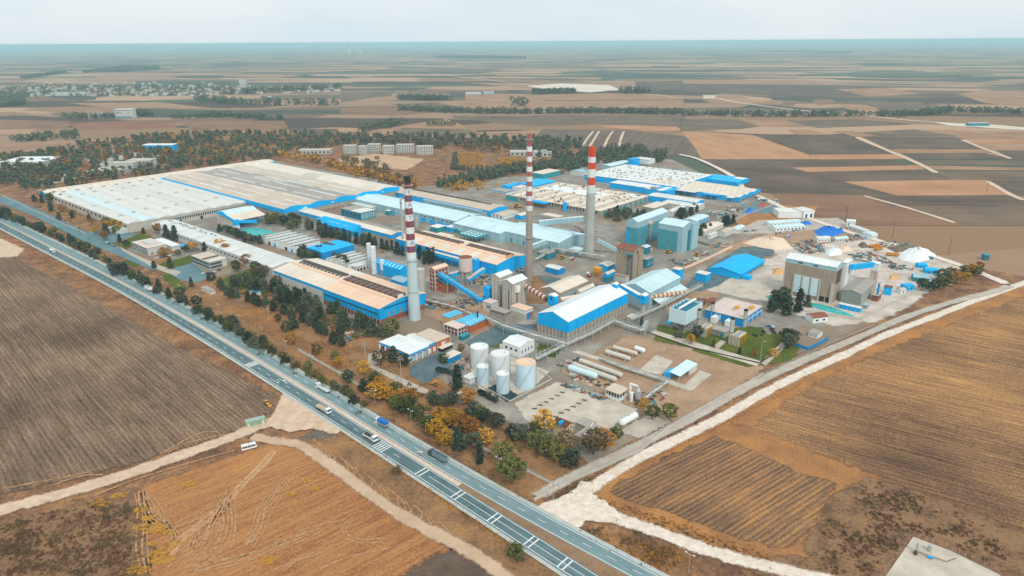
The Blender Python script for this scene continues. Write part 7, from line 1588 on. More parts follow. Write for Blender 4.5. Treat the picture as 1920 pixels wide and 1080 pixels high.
r = house('hopper_house', 'white hopper house on columns at the end of the blue conveyor', 'transfer house', c6(1670, 300), c6(1565, 265), c6(1735, 285), h=19, rise=1, ridge='y', wall=WHITE, roof=WHITE, panels=2)
for ch in list(r.o.children):
 if ch.name.startswith('wall'): ch.scale = (1, 1, .35); ch.location = (0, 0, 19 * .65)
for x in (.1, .9):
 for y in (.1, .9): piece('column', r.o, PINK, r.lb * x - .4, r.lb * x + .4, r.la * y - .4, r.la * y + .4, -.2, 12.5)
piece('silo_body', r.o, PINK, r.lb * .2, r.lb * .8, r.la * .2, r.la * .8, 4, 12.4)
r = house('grey_shed', 'long grey gabled shed beside the big concrete block', 'shed', c6(1402, 754), c6(1108, 692), c6(1642, 562), g=c6(1382, 932), rise=1.8, ridge='x', wall=GREY, roof=GREYR, panels=8); wins(r, 'y', 8, 1, r.lb - 1, 1, r.h - 1.5, .35, CONCL, name='rib_panel')
r = house('site_cabins', 'long blue cabin row with white roof at the foot of the grey shed', 'cabin', c6(1385, 968), c6(1040, 915), c6(1412, 950), g=c6(1380, 1032), ridge='flat', wall=BLUE, roof=WHITE, panels=4); wins(r, 'x', 5, .5, r.la - .5, .9, 1.8, .25)
r = house('shed', 'small green-grey box beside the blue cabin row', 'shed', c6(1480, 925), c6(1415, 905), c6(1535, 905), g=c6(1480, 978), ridge='flat', wall=GREY, roof=PBLUE2, panels=1)
stackpipe('leaning-looking blue steel flue beside the grey shed', c6(1620, 850), .8, 15, BLUE2, False)
r = house('shed', 'brown lean-to hut beside the blue steel flue', 'shed', c6(1650, 780), c6(1575, 745), c6(1720, 730), h=5, ridge='flat', wall=RUST, roof=TAN, panels=1)
r = house('kiosk', 'bright blue kiosk with rusty flat roof in the sand yard', 'shed', c6(1850, 655), c6(1735, 635), c6(1912, 640), g=c6(1850, 778), ridge='flat', wall=CYAN, roof=RUST, panels=1)
for i, (lbl, e_, a_, b_, w_, ro) in enumerate([('long pale-blue roofed shed row in the sand yard', (270, 205), (55, 205), (275, 175), WHITE, PBLUE), ('second pale blue shed row behind the first', (240, 172), (5, 178), (245, 150), WHITE, PBLUE)]):
 pass
def axis_shed(label, p, q, depth, h, wall, roof, name='shed', cat='shed', rise=1.0, nw=8, fn=ze):
 """a shed set on its own bearing from p to q (foot of the near wall)"""
 a, b = W(*fn(*p)), W(*fn(*q)); d = b - a; o = thing(name, label, cat, (a.x, a.y, GZ), math.atan2(d.y, d.x)); r = Bd(); r.o = o; r.lb = d.length; r.la = depth; r.h = h; r.rise = rise; r.ridge = 'x'
 MB().prism([(0, -.2), (depth, -.2), (depth, h), (depth / 2, h + rise), (0, h)], (0, r.lb), 'x').build('wall', wall, o); roofing(r, roof, max(2, int(r.lb / 6)), .12, .3)
 if nw: wins(r, 'y', nw, .5, r.lb - .5, h * .3, h * .65, .4)
 return r
axis_shed('long pale-blue roofed shed row facing the parked cars', (55, 225), (275, 208), 12, 4.2, WHITE, PBLUE); axis_shed('second pale-blue shed row behind the first', (5, 188), (240, 172), 10, 4.2, WHITE, PBLUE)
axis_shed('white loading building with dark bays beside the boundary track', (75, 120), (262, 122), 22, 7, WHITE, WHITE2, 'warehouse', 'warehouse', .4, 0);
r = axis_shed('white end block of the loading building', (262, 126), (342, 118), 20, 8.5, WHITE, WHITE2, 'warehouse', 'warehouse', .4, 0); wins(r, 'y', 2, 1, r.lb - 1, .2, 5, .4, DARK, name='door')
axis_shed('white long cabin row near the blue tarpaulin heap', (600, 205), (725, 250), 7, 4.5, WHITE, WHITE2); axis_shed('white cube cabin at the end of the cabin row', (585, 190), (650, 195), 9, 7, WHITE, WHITE, nw=2)
axis_shed('pale-blue roofed hut at the track end', (775, 285), (818, 275), 12, 5, WHITE, PBLUE, nw=3); axis_shed('pale-blue roofed house with teal walls beside the autumn trees', (1085, 600), (1205, 612), 12, 4, TEALD, PBLUE2, 'house', 'house', 1.2, 4)
axis_shed('bright blue roofed hut behind the teal house', (1175, 540), (1275, 548), 9, 3.4, BLUE, CYAN, nw=2); axis_shed('small blue roofed store beside a dark truck', (1125, 500), (1190, 500), 6, 3.2, BLUE, CYAN, nw=2)
axis_shed('white hut with tan roof below the blue cabin', (990, 695), (1030, 690), 5, 3.4, WHITE, TAN, nw=1); axis_shed('bright blue container cabin beside the autumn trees', (1025, 670), (1090, 665), 6, 4.2, BLUE, CYAN, 'cabin', 'cabin', .2, 2)
axis_shed('white cabin row in front of the scrap', (370, 305), (465, 300), 8, 4, WHITE, WHITE2, nw=4); axis_shed('white cabin beside the scrap cabin row', (505, 305), (600, 296), 7, 3.6, WALLW, PBLUE, nw=4)
axis_shed('small white-walled house with rusty roof behind the conifers', (335, 915), (445, 900), 9, 4, WHITE, RUST, 'house', 'house', 1.4, 2)
axis_shed('teal fenced kiosk at the far field corner', (1620, 432), (1658, 432), 5, 4, TEALD, TEAL, 'kiosk', 'shed', .3, 1)
r = axis_shed('low grey canopy house in the blue walled garden', (300, 1010), (370, 1030), 8, 3, WHITE, GREYR, 'house', 'house', .6, 3)
# sand heaps and scrap
t = NT('sand_white'); f = t.noise(t.pos(), .5, 5, .6); t.bump(f, .4, .3); M_sw = t.done(t.ramp(f, [(.3, '#d6dadb'), (.7, '#eef0ef')]), .95)
M_sp = rough_land('sand_peach', [(.3, '#d9bda3'), (.7, '#ecd6c0')], .1, .8); M_so = rough_land('sand_orange', [(.3, '#cf9a62'), (.7, '#e2b684')], .1, .8); M_dk = rough_land('dark_gravel', [(.3, '#5f554c'), (.7, '#8a7c6e')], .1, .8)
M_blue_tarp = pm('blue_tarp', '#1279d4', .5, .15, .6, '#0d4f94', .2)
heap('sand_heap', 'big white sand heap near the boundary track', [(960, 400), (1050, 375), (1130, 365), (1200, 395), (1265, 410), (1200, 440), (1100, 460), (1000, 440)], 9, M_sw, fn=ze)
heap('sand_heap', 'small white sand heap behind the concrete block roof', [(420, 380), (480, 350), (560, 370), (550, 400), (460, 410)], 5, M_sw, fn=ze)
heap('sand_heap', 'wide peach sand heap beside the asphalt ramp', [(-120, 285), (20, 270), (120, 280), (190, 350), (60, 365), (-60, 345), (-190, 310)], 7, M_sp, fn=ze)
heap('sand_heap', 'flat orange sand heap beside the concrete block', [(30, 505), (110, 505), (120, 545), (40, 552)], 3, M_so, fn=ze); heap('sand_heap', 'low orange sand heap near the autumn trees', [(905, 560), (980, 555), (980, 585), (910, 590)], 3, M_so, fn=ze)
heap('sand_heap', 'peach sand heap beside the white one', [(520, 345), (600, 335), (640, 365), (560, 380)], 4, M_sp, fn=ze); heap('gravel_heap', 'dark grey gravel heap near the yellow trucks', [(670, 325), (720, 315), (760, 345), (700, 350)], 4, M_dk, fn=ze); heap('gravel_heap', 'grey-brown gravel ridge behind the yellow trucks', [(880, 345), (980, 330), (1100, 335), (1110, 360), (960, 385)], 3.5, M_dk, fn=ze)
heap('tarpaulin_heap', 'heap of goods under bright blue tarpaulins', [(335, 225), (420, 190), (500, 190), (560, 230), (500, 260), (380, 260)], 5.5, M_blue_tarp, fn=ze, rough_=.6); heap('tarpaulin_heap', 'second smaller blue tarpaulin heap beside cabins', [(505, 210), (560, 205), (570, 240), (520, 245)], 4, M_blue_tarp, fn=ze, rough_=.5); heap('tarpaulin_heap', 'flat blue tarpaulin stack behind the shed rows', [(240, 155), (320, 155), (330, 172), (250, 176)], 3, M_blue_tarp, fn=ze, rough_=.5)
heap('tarpaulin_heap', 'blue tarpaulin bundle near the dock yard', [(1120, 600), (1200, 590), (1240, 620), (1180, 660), (1110, 650)], 4, M_blue_tarp, fn=d7); heap('brick_pallets', 'reddish brick pallet heap in the dock yard', [(1265, 530), (1330, 505), (1440, 515), (1470, 540), (1300, 560)], 3, BRICKO, fn=d7, rough_=.6)
for i, (lbl, q, rz_) in enumerate([('orange tipper truck near the dark gravel heap', (795, 345), .2), ('orange tipper truck in front of the gravel ridge', (825, 362), .5), ('orange tipper truck nearest the big white sand heap', (930, 408), -.3)]): parked_truck(lbl, ze(*q), rz_, '#e0952a', '#d98d22', 'tipper', 10)
# scrap: loose plates, beams and blocks, nobody could count them
sc_m = MB(); R_ = random.Random(4)
def scatter_boxes(mb, px, n, fn, s=(.6, 2.6), zmax=1.6):
 pts = [W(*fn(*q)) for q in px]; xs = [p.x for p in pts]; ys = [p.y for p in pts]
 from mathutils.geometry import intersect_point_tri_2d
 k = 0
 while k < n:
  x, y = R_.uniform(min(xs), max(xs)), R_.uniform(min(ys), max(ys)); ins = False
  for i in range(len(pts)):
   a, b = pts[i], pts[i - 1]
   if (a.y > y) != (b.y > y) and x < (b.x - a.x) * (y - a.y) / (b.y - a.y) + a.x: ins = not ins
  if not ins: continue
  L, w_, hh = R_.uniform(*s), R_.uniform(.3, 1.2), R_.uniform(.2, zmax); a = R_.uniform(0, 3.14); c, s_ = math.cos(a), math.sin(a)
  mb.mi = R_.randrange(5)
  q = [(-L, -w_), (L, -w_), (L, w_), (-L, w_)]; v = [(x + u * c - v_ * s_, y + u * s_ + v_ * c) for u, v_ in q]
  t0 = R_.uniform(0, .6)
  mb.hexa([(*p, GZ - .05) for p in v] + [(v[0][0], v[0][1], GZ + hh), (v[1][0], v[1][1], GZ + hh * t0 + .1), (v[2][0], v[2][1], GZ + hh * t0 + .1), (v[3][0], v[3][1], GZ + hh)]); k += 1
for px, n in (([(180, 310), (320, 290), (420, 330), (420, 380), (280, 395), (200, 360)], 170), ([(600, 395), (760, 380), (900, 430), (960, 480), (800, 460), (640, 440)], 150), ([(760, 320), (900, 290), (1100, 330), (1110, 355), (900, 350)], 120), ([(480, 260), (640, 250), (720, 280), (560, 310)], 60), ([(900, 480), (1020, 470), (1030, 505), (930, 515)], 40)): scatter_boxes(sc_m, px, n, ze)
for px, n, f_ in (([(500, 680), (700, 640), (900, 660), (1000, 690), (900, 740), (640, 760)], 110, d7), ([(800, 570), (1000, 560), (1100, 600), (980, 650), (820, 620)], 70, d7), ([(700, 880), (1000, 880), (1010, 940), (820, 950)], 60, c1), ([(1020, 840), (1130, 770), (1260, 790), (1150, 860)], 30, c1), ([(1280, 650), (1560, 640), (1560, 700), (1300, 740)], 30, c1), ([(600, 940), (900, 880), (1100, 960), (700, 1060)], 90, c4), ([(0, 900), (300, 900), (600, 1040), (100, 1060)], 60, c4), ([(900, 560), (1060, 520), (1230, 560), (1100, 680), (940, 680)], 60, c4), ([(1560, 300), (1780, 300), (1780, 500), (1560, 480)], 40, c4), ([(640, 860), (900, 800), (1000, 900), (700, 930)], 40, zf), ([(900, 380), (1100, 330), (1180, 420), (1000, 470)], 40, zi), ([(250, 300), (480, 240), (700, 400), (350, 330)], 40, zj), ([(900, 560), (1200, 520), (1240, 620), (1000, 660)], 40, zj), ([(420, 340), (760, 480), (700, 520), (400, 420)], 40, zj), ([(340, 460), (700, 590), (690, 610), (330, 480)], 60, zj), ([(880, 480), (1000, 460), (1040, 520), (900, 560)], 50, zh), ([(1040, 560), (1240, 540), (1300, 700), (1100, 700)], 40, zc), ([(200, 60), (520, 150), (480, 180), (150, 90)], 50, zn), ([(1200, 200), (1700, 380), (1650, 420), (1150, 240)], 60, zb)): scatter_boxes(sc_m, px, n, f_)
sc_o = sc_m.build('scrap_debris', [RUST, CONC, DARKR, TEALD, CONCL]); tag(sc_o, 'scattered scrap plates, beams and rubble in the yards', 'scrap', kind='stuff')
MARK = [(n, W(*q)) for n, q in (('far road bend', (20, 400)), ('white tanker', (99, 476)), ('white warehouse', (170, 410)), ('service road', (160, 450)), ('dark car', (207, 511)), ('terrace office', (270, 470)), ('white box truck', (284, 546)), ('car park', (340, 520)), ('glazed office', (400, 490)), ('meadow pole', (504, 599)), ('teal lodge', (480, 548)), ('furnace hall corner', (712, 612)), ('blue wall', (600, 560)), ('white flatbed', (609, 735)), ('garage', (770, 660)), ('blue truck', (720, 796)), ('tank group', (930, 700)), ('grey tipper', (824, 864)), ('brown-roofed house', (1058, 815)), ('wall corner', (1046, 918)), ('cullet heap', (470, 432)), ('sawtooth shed', (560, 450)), ('white silos', (695, 500)), ('lean-to', (640, 430)), ('brick house', (830, 520)), ('peach hall', (880, 480)), ('teal tower', (1240, 440)), ('workshop', (1310, 410)), ('dock hall', (1390, 380)), ('cream plant', (1120, 400)), ('concrete block', (1530, 540)), ('cullet yard', (1580, 590)), ('teal house', (1730, 530)), ('field corner', (1850, 510)))]
def near(p): return min(MARK, key=lambda m: (m[1].x - p.x) ** 2 + (m[1].y - p.y) ** 2)[0]
# ================================================================ OFFICES, WALLS, POLES, PARKED CARS
r = house('office', 'three-storey glass-banded office with pink terrace roof', 'office block', zq(1105, 352), zq(980, 305), zq(1242, 318), g=zq(1112, 408), ridge='flat', wall=WALLW, roof=PINK, panels=2)
for k in range(3): wins(r, 'x', 9, .3, r.la - .3, .8 + r.h * .31 * k, .8 + r.h * .31 * k + r.h * .2, .85, frame=WHITE)
piece('roof_plant', r.o, WALLW, r.lb * .3, r.lb * .7, r.la * .2, r.la * .7, r.h + .3, r.h + 2.5); wins(r, 'y', 3, 1, r.lb - 1, 1, 2.6, .3)
r = house('office', 'low white-roofed wing behind the glass-banded office', 'office block', zq(1290, 338), zq(1180, 280), zq(1342, 320), h=4.5, ridge='flat', wall=WALLW, roof=WHITE, panels=3)
r = house('carport', 'bright blue carport roof beside the white office wing', 'canopy', zq(1375, 342), zq(1340, 325), zq(1412, 330), h=3.2, ridge='flat', wall=DARK, roof=CYAN, panels=1)
r = house('office', 'two-block glazed office with tan roof by the blue car park', 'office block', zn(690, 378), zn(565, 322), zn(832, 352), g=zn(692, 432), ridge='flat', wall=WALLW, roof=TAN, panels=2)
for k in range(2): wins(r, 'x', 10, .3, r.la - .3, .6 + r.h * .45 * k, .6 + r.h * .45 * k + r.h * .34, .9, frame=WHITE); wins(r, 'y', 6, .3, r.lb * .7, .6 + r.h * .45 * k, .6 + r.h * .45 * k + r.h * .34, .9, frame=WHITE)
piece('roof_upstand', r.o, WHITE, .5, r.lb - .5, .5, 2.5, r.h + .3, r.h + 1.5); piece('roof_upstand', r.o, DARKR, .5, r.lb - 1, r.la * .35, r.la * .4, r.h + .3, r.h + 1.2)
r = house('gate_lodge', 'small teal-roofed lodge among the dark pines', 'house', zn(1030, 605), zn(985, 590), zn(1078, 592), h=3.4, rise=.6, ridge='x', wall=WALLW, roof=TEALD, panels=2)
r = house('shelter', 'grey slab shelter beside the car park hedge', 'shed', zn(700, 595), zn(640, 560), zn(725, 580), h=3, ridge='flat', wall=WALLW, roof=GREYR, panels=2)
def wall_run(label, pts, hh, th, mat, step=8, fence=0, name='boundary_wall', cat='wall'):
 P_ = [W(*q) for q in pts]; b0 = Vector((P_[0].x, P_[0].y, GZ)); o = thing(name, label, cat, b0)
 for a, b in zip(P_, P_[1:]):
  d = b - a; L = d.length; u = d.normalized(); nr = u.cross(Vector((0, 0, 1))) * th; k = max(1, int(L / step)); a = a - b0; a.z = 0
  for i in range(k):
   p0, p1 = a + u * (L * i / k + .04), a + u * (L * (i + 1) / k - .04); up = Vector((0, 0, hh)); dn = Vector((0, 0, -.3))
   MB().hexa([p0 - nr + dn, p1 - nr + dn, p1 + nr + dn, p0 + nr + dn, p0 - nr + up, p1 - nr + up, p1 + nr + up, p0 + nr + up]).build('wall_panel', mat, o)
   if fence:
    m = MB().bar(p0 + up, p0 + up + Vector((0, 0, fence)), .07, 4).bar((p0 + p1) / 2 + up, (p0 + p1) / 2 + up + Vector((0, 0, fence)), .07, 4)
    for z in (.35, .7, 1): m.bar(p0 + up + Vector((0, 0, fence * z)), p1 + up + Vector((0, 0, fence * z)), .035, 4)
    m.build('fence_bay', STEEL, o)
 return o
wall_run('pale concrete boundary wall with railing facing the highway', [zl(985, 552), zl(620, 362), zl(160, 120), zk(1000, 330), zk(560, 150), (640, 706), (560, 660)], 1.1, .35, CONCL, 8, 1.5)
wall_run('pale concrete boundary wall beside the gravel track', [zl(985, 552), zl(1600, 280), (1250, 808), (1330, 762), (1430, 706)], 1.3, .35, CONCL, 8, 1.0)
wall_run('short pale wall end stepping down to the chalk apron', [zl(985, 556), zl(805, 650)], .9, .5, CONCL, 5)
wall_run('low garden wall with hedge strip along the power house path', [zh(520, 760), zh(900, 890), zh(1480, 1025), zh(1660, 900)], .7, .4, pm('hedge_dark', '#3d4531', .95, .25, .8), 6)
wall_run('bright blue garden wall around the small house', [e5(330, 408), e5(418, 438), e5(560, 370), e5(555, 355)], 2.0, .12, BLUE2, 4)
wall_run('concrete wall along the cullet yard', [ze(270, 830), ze(690, 890), ze(1100, 690)], 1.4, .2, CONCL, 6, .9)
wall_run('tan retaining wall beside the asphalt ramp', [c1(905, 1010), c1(1250, 860), c1(1560, 710)], 1.6, .9, PEACH, 6)
wall_run('old tan yard wall behind the teal tower', [c1(1030, 620), c1(1260, 690), c1(1420, 650)], 2.2, .3, CONCT, 5)
wall_run('white kerb wall along the dock yard edge', [d7(915, 770), d7(1090, 680), d7(1390, 580), d7(1600, 490)], 1.2, .2, CONCL, 7)
wall_run('grey fence wall along the gravel track on the sand side', [(1430, 706), (1560, 645), (1640, 612)], .8, .15, CONC, 7, 1.4)
wall_run('pale garden wall beside the service road', [za(0, 345), za(260, 470), za(640, 640)], .8, .3, CONCL, 8)
def pole(label, px, hh, arms=0, double=False, group=None, name='lamp_post', cat='lamp post', mat=None, top=None):
 p = W(*px); o = thing(name, label, cat, (p.x, p.y, GZ), TH, group); m_ = mat or STEEL
 MB().bar((0, 0, -.2), (0, 0, hh), .16 if not mat else .3, 6, .1 if not mat else .2).build('pole', m_, o)
 if arms:
  for k in range(arms): MB().box(-2.2, 2.2, -.12, .12, hh - .8 - 1.6 * k, hh - .55 - 1.6 * k).build('cross_arm', m_, o)
 else:
  for sg in ((-1, 1) if double else (-1,)): MB().bar((0, 0, hh - .1), (0, 2.0 * sg, hh + .4), .09, 4).build('arm', m_, o); piece('lamp_head', o, M_lampw, -.2, .2, 1.7 * sg - .45, 1.7 * sg + .45, hh + .32, hh + .52)
 return o
for i in range(17):
 s = -640 + i * 34; q = SN(s, nn_('R', s) - 10.5); L = pole(f'double-headed street lamp beside the highway, number {i + 1} from the far end', (900, 700), 8.5, 0, True, 'street lamps beside the highway'); L.location = (q.x, q.y, GZ)
CP = pm('concrete_pole', '#b5ac9f', .9, .1)
pole('concrete power pole at the bend of the garage path', zi(212, 385), 15, 2, name='power_pole', cat='power pole', mat=CP); pole('tall concrete power pole in front of the garage', zi(517, 560), 19, 2, name='power_pole', cat='power pole', mat=CP); pole('concrete power pole in the dry meadow by the pines', zf(112, 728), 11, 2, name='power_pole', cat='power pole', mat=CP)
for lb_, q, hh in (('slim pole on the garden corner by the boundary wall', zh(1480, 1040), 17), ('slim steel pole beside the tank pad', zh(630, 1040), 12), ('slim pole in front of the blue cabin row', ze(645, 890), 12), ('slim pole right of the blue cabin row', ze(855, 790), 14), ('slim pole at the bend of the yard fence', ze(1025, 745), 12), ('pole beside the gravel track at the field', ze(1325, 735), 13), ('pole beside the green cullet heap', ze(505, 875), 12)): pole(lb_, q, hh, 0, name='lamp_post')
for i, (lb_, q, hh) in enumerate([('wooden power pole in the tan strip field', zt(1250, 800), 20), ('wooden power pole in the pale field on the far right', zt(1708, 902), 24), ('wooden power pole beside the loading building track', zt(915, 1075), 20), ('power pole at the tip of the striped field', zt(715, 712), 16), ('power pole beside the cabin row track', ze(578, 150), 18), ('power pole in the brown field behind the scrap yard', ze(930, 268), 18), ('power pole in the brown field near the sand heap', ze(1350, 400), 18)]): pole(lb_, q, hh, 1, name='power_pole', cat='power pole', mat=pm('wood_pole', '#6f6155', .9, .1))
# parked cars
def parked(px, col, cname, where, rz=TH, z=1.2, est=False):
 p = W(*px); mk_car(f'{cname} car parked {where}', (p.x, p.y, z), rz, col, 'cars parked ' + where, estate=est)
CC = [('#e6e9e8', 'white'), ('#2b3a44', 'dark'), ('#9aa3a6', 'silver'), ('#1f6f9c', 'blue'), ('#e6e9e8', 'white'), ('#8d2a22', 'red')]
for i in range(9): c_, n_ = CC[i % 5]; parked(c1(1715 + i * 22, 490 - i * 2), c_, n_, 'before the pale-blue roofed row', TH + .3)
for i in range(9): c_, n_ = CC[(i * 2 + 1) % 5]; parked(ze(60 + i * 26, 240 - i * 4), c_, n_, 'before the long shed row', TH + .3)
for i in range(6): c_, n_ = CC[(i * 3) % 5]; parked(zq(1180 + i * 32, 428 - i * 7), c_, n_, 'beside the office lawn')
for i in range(5): c_, n_ = CC[i % 3]; parked(zn(650 + i * 28, 462 - i * 6 + (i % 2) * 4), c_, n_, 'in front of the glazed office')
parked(c7(1765, 605), '#2f6d8e', 'blue', 'on the power house drive', 2.6, 1.3); parked(c7(1810, 612), '#e6e9e8', 'white', 'on the power house drive beside a blue one', 2.6, 1.3)
for i in range(4): c_, n_ = CC[i]; parked(zq(800 + i * 20, 310 + i * 9), c_, n_, 'on the service road by the lawn', TH + 1.57)
parked_truck('white lorry at the dock hall yard', d7(1310, 450), TH + .2, '#eceeee', '#f0f1f0', 'box', 11); parked_truck('white and red van on the asphalt in front of the concrete tower', c3(830, 325), 2.0, '#f0f0ee', '#b23a30', 'dropside', 6)
loader('yellow mixer machine below the shorter teal tower', c1(690, 790), .3, z=1.1, s=1.4, name='loading_machine'); loader('orange digger beside the blue skip', c1(1080, 830), .8, z=1.1, s=1.5, name='digger_machine'); loader('yellow excavator behind the brown chimney', d4(1040, 250), .4, z=1.1, s=2.0, name='excavator'); loader('yellow telehandler at the yard pit', c3(430, 60), 1.0, z=1.1, s=1.4, name='telehandler')
for i, q in enumerate([ze(150, 275), ze(480, 285), ze(640, 268), ze(690, 262), ze(720, 285), ze(860, 490), ze(1075, 520), ze(1240, 432), d7(1060, 540), d7(960, 620), d7(870, 590), d7(780, 690), d7(560, 660), c1(1130, 890), c1(1200, 820), d7(1440, 470), d7(1560, 480), c1(470, 760), c3(560, 95), c3(680, 420)]):
 p = W(*q); nm, mt = [('blue', BLUE2), ('white', WHITE), ('rusty', RUST), ('teal', TEALD)][i % 4]; o = thing('container', f'{nm} shipping container near the {near(p)}, {["lengthwise", "crosswise"][i % 2]}', 'container', (p.x, p.y, 1.1), TH + 1.57 * (i % 2), 'containers in the yards')
 piece('body', o, mt, 0, 6.1, 0, 2.5, 0, 2.6); piece('door', o, STEEL, -.06, -.005, .1, 2.4, .15, 2.5); piece('roof', o, CONCL, -.02, 6.12, -.02, 2.52, 2.6, 2.68)
# well pad at the bottom edge
gp('well_pad', [(1640, 1110), (1665, 1078), (1711, 1012), (1780, 1038), (1870, 1082), (1920, 1120)], M_pale, 1.5)
p = W(1716, 1042); o = thing('wellhead', 'grey wellhead pipe with blue valve on the concrete pad', 'wellhead', (p.x, p.y, 1.9)); MB().cyl((0, 0), .35, .35, -.3, 4.6, 12).build('pipe', STEEL, o, True); MB().cyl((-.8, -1), .7, .7, -.3, 1.2, 12).build('base', DARKR, o, True); MB().bar((3, -3, .4), (4.6, -4, .4), .5, 10).build('blue_valve', BLUE, o, True); MB().cyl((6, 1), .9, .9, -.3, 2.4, 14).build('vessel', STEEL, o, True); MB().bar((.4, 0, .3), (9, -6, .3), .15).bar((9, -6, .3), (14, -4, .3), .15).build('flow_line', RUST, o)
o = thing('pad_fence', 'thin post fence around the concrete well pad', 'fence', W(1711, 1010) + Vector((0, 0, 1.2)))
for a, b, n in (((1650, 1085), (1711, 1008), 8), ((1711, 1008), (1880, 1080), 14)):
 for i in range(n): q = W(a[0] + (b[0] - a[0]) * i / n, a[1] + (b[1] - a[1]) * i / n) - o.location; MB().bar((q.x, q.y, 0), (q.x, q.y, 2.4), .07, 4).build('post', CP, o)
# ================================================================ FAR BUILDINGS
MW = pm('far_white', '#bfc0ba', .8, .1); MR = pm('far_tile', '#a87c68', .8, .12)
def far_block(label, px, w, d, hh, rows, cols, name='apartment_block', cat='building', wall=MW, roof=None, rz=0.0, group=None, fn=zr):
 p = W(*fn(*px)); o = thing(name, label, cat, (p.x, p.y, .9), rz, group); piece('wall', o, wall, 0, w, 0, d, -.3, hh); piece('roof', o, roof or CONCL, -.4, w + .4, -.4, d + .4, hh, hh + .6)
 for i in range(rows):
  for k in range(cols): piece('window', o, M_glass, w * (k + .25) / cols, w * (k + .75) / cols, -.15, .02, hh * (i + .25) / rows, hh * (i + .72) / rows)
 return o
for i, (x, y, w) in enumerate([(15, 690, 23), (100, 694, 14), (150, 682, 24), (235, 692, 20), (310, 684, 33), (425, 694, 30)]): far_block(['leftmost pale apartment block behind the quarry', 'second pale apartment block from the left', 'wide apartment block third from the left', 'narrow apartment block in the middle of the row', 'long apartment block left of the last one', 'rightmost long apartment block of the row'][i], (x, y), w, 16, 15, 4, 7, rz=.05)
far_block('cream flat building left of the apartment row', (-240, 690), 60, 20, 7, 1, 8, name='hall'); far_block('low white building behind the tallest chimney', (300 + 650, 700), 70, 24, 7, 1, 8, name='hall'); far_block('white low house beside the forest clearing', (1060, 705), 40, 20, 8, 1, 5, name='hall')
far_block('white compound building with two floors near the truck park', (715, 768), 40, 25, 12, 2, 6, name='depot', fn=zs); far_block('white low sheds beside the truck park', (515, 800), 55, 25, 6, 1, 6, name='depot', fn=zs); far_block('white arch-fronted depot hall', (620, 790), 40, 18, 14, 1, 3, name='depot', fn=zs); far_block('bright blue shed at the truck park', (805, 672), 60, 22, 11, 1, 6, name='depot', wall=BLUE, roof=WHITE, fn=zs); far_block('long white hangar roof at the left edge', (0, 765), 75, 60, 9, 1, 4, name='hangar', roof=WHITE, fn=zs)
o = far_block('white grain plant with green lettering in the fields', (650, 488), 52, 18, 25, 0, 0, name='grain_plant', cat='factory hall', fn=zs, roof=WHITE)
for i in range(14): piece('window', o, DARK, 2 + i * 3.5, 4 + i * 3.5, -.3, .1, 21.5, 23)
for i in range(7): piece('dock_bay', o, TEALD, 2 + i * 7, 7 + i * 7, -.3, .1, 1, 6)
g_ = put('lettering', glyph('DELTA', 5.4, pm('sign_green', '#3f7f7b', .7), .3), o, (11, -.35, 16)); g_.rotation_euler = (math.pi / 2, 0, 0)
MB().add(*(lambda n: ([(41 + 2.2 * math.cos(6.283 * i / n), -.5, 15 + 1.8 * math.sin(6.283 * i / n)) for i in range(n)] + [(41 + 1.4 * math.cos(6.283 * i / n), -.5, 15 + 1.1 * math.sin(6.283 * i / n)) for i in range(n)], [(i, (i + 1) % n, n + (i + 1) % n, n + i) for i in range(n)]))(16)).build('emblem', pm('sign_green', '#3f7f7b'), o)
p = W(*zs(560, 488)); o = thing('grain_silos', 'group of steel grain silos with elevators left of the grain plant', 'silo', (p.x, p.y, .9))
for i in range(6): MB().cyl((i * 6 - 14, (i % 2) * 7), 2.8, 2.8, -.3, 14, 14).build('drum', STEEL, o, True); MB().cyl((i * 6 - 14, (i % 2) * 7), 2.9, .5, 14.01, 16, 14).build('cone_roof', STEEL, o, True)
MB().bar((-30, 0, 0), (-30, 0, 25), 1, 6).bar((-30, 0, 23), (14, 0, 17), .5, 6).build('elevator', STEEL, o)
far_block('white tall block standing over the distant town', (1347, 298), 34, 18, 27, 0, 0, name='tower_block', fn=zs); far_block('long white hall at the edge of the distant town', (285, 360), 150, 30, 12, 0, 0, name='hall', fn=zs)
far_block('white farm sheds in the middle distance', (700, 355), 60, 25, 8, 0, 0, name='farm_shed', roof=WHITE); far_block('pale blue farm hall right of the white sheds', (800, 350), 42, 20, 9, 0, 0, name='farm_shed', wall=PBLUE2); far_block('small white shed with teal wall in the fields', (430, 366), 36, 16, 7, 0, 0, name='farm_shed', roof=PBLUE); far_block('tan building at the pale quarry road', (115, 376), 44, 18, 11, 0, 0, name='farm_shed', wall=CREAM, fn=zt); far_block('dark-roofed bridge house on the pale road', (1610, 530), 50, 14, 6, 0, 0, name='farm_shed', wall=TEALD, fn=zt)
hm = []
for k in range(4):
 m = MB(); w, d, hh = [(14, 11, 7), (20, 12, 10), (12, 12, 12), (26, 14, 8)][k]; m.box(0, w, 0, d, -.3, hh); m.mi = 1; m.prism([(-.5, hh + .01), (w + .5, hh + .01), (w / 2, hh + 3)], (-.5, d + .5), 'y'); hm.append(m.mesh('town_house', [MW, MR if k % 2 else CONCL]))
R_ = random.Random(11); cnt = 0
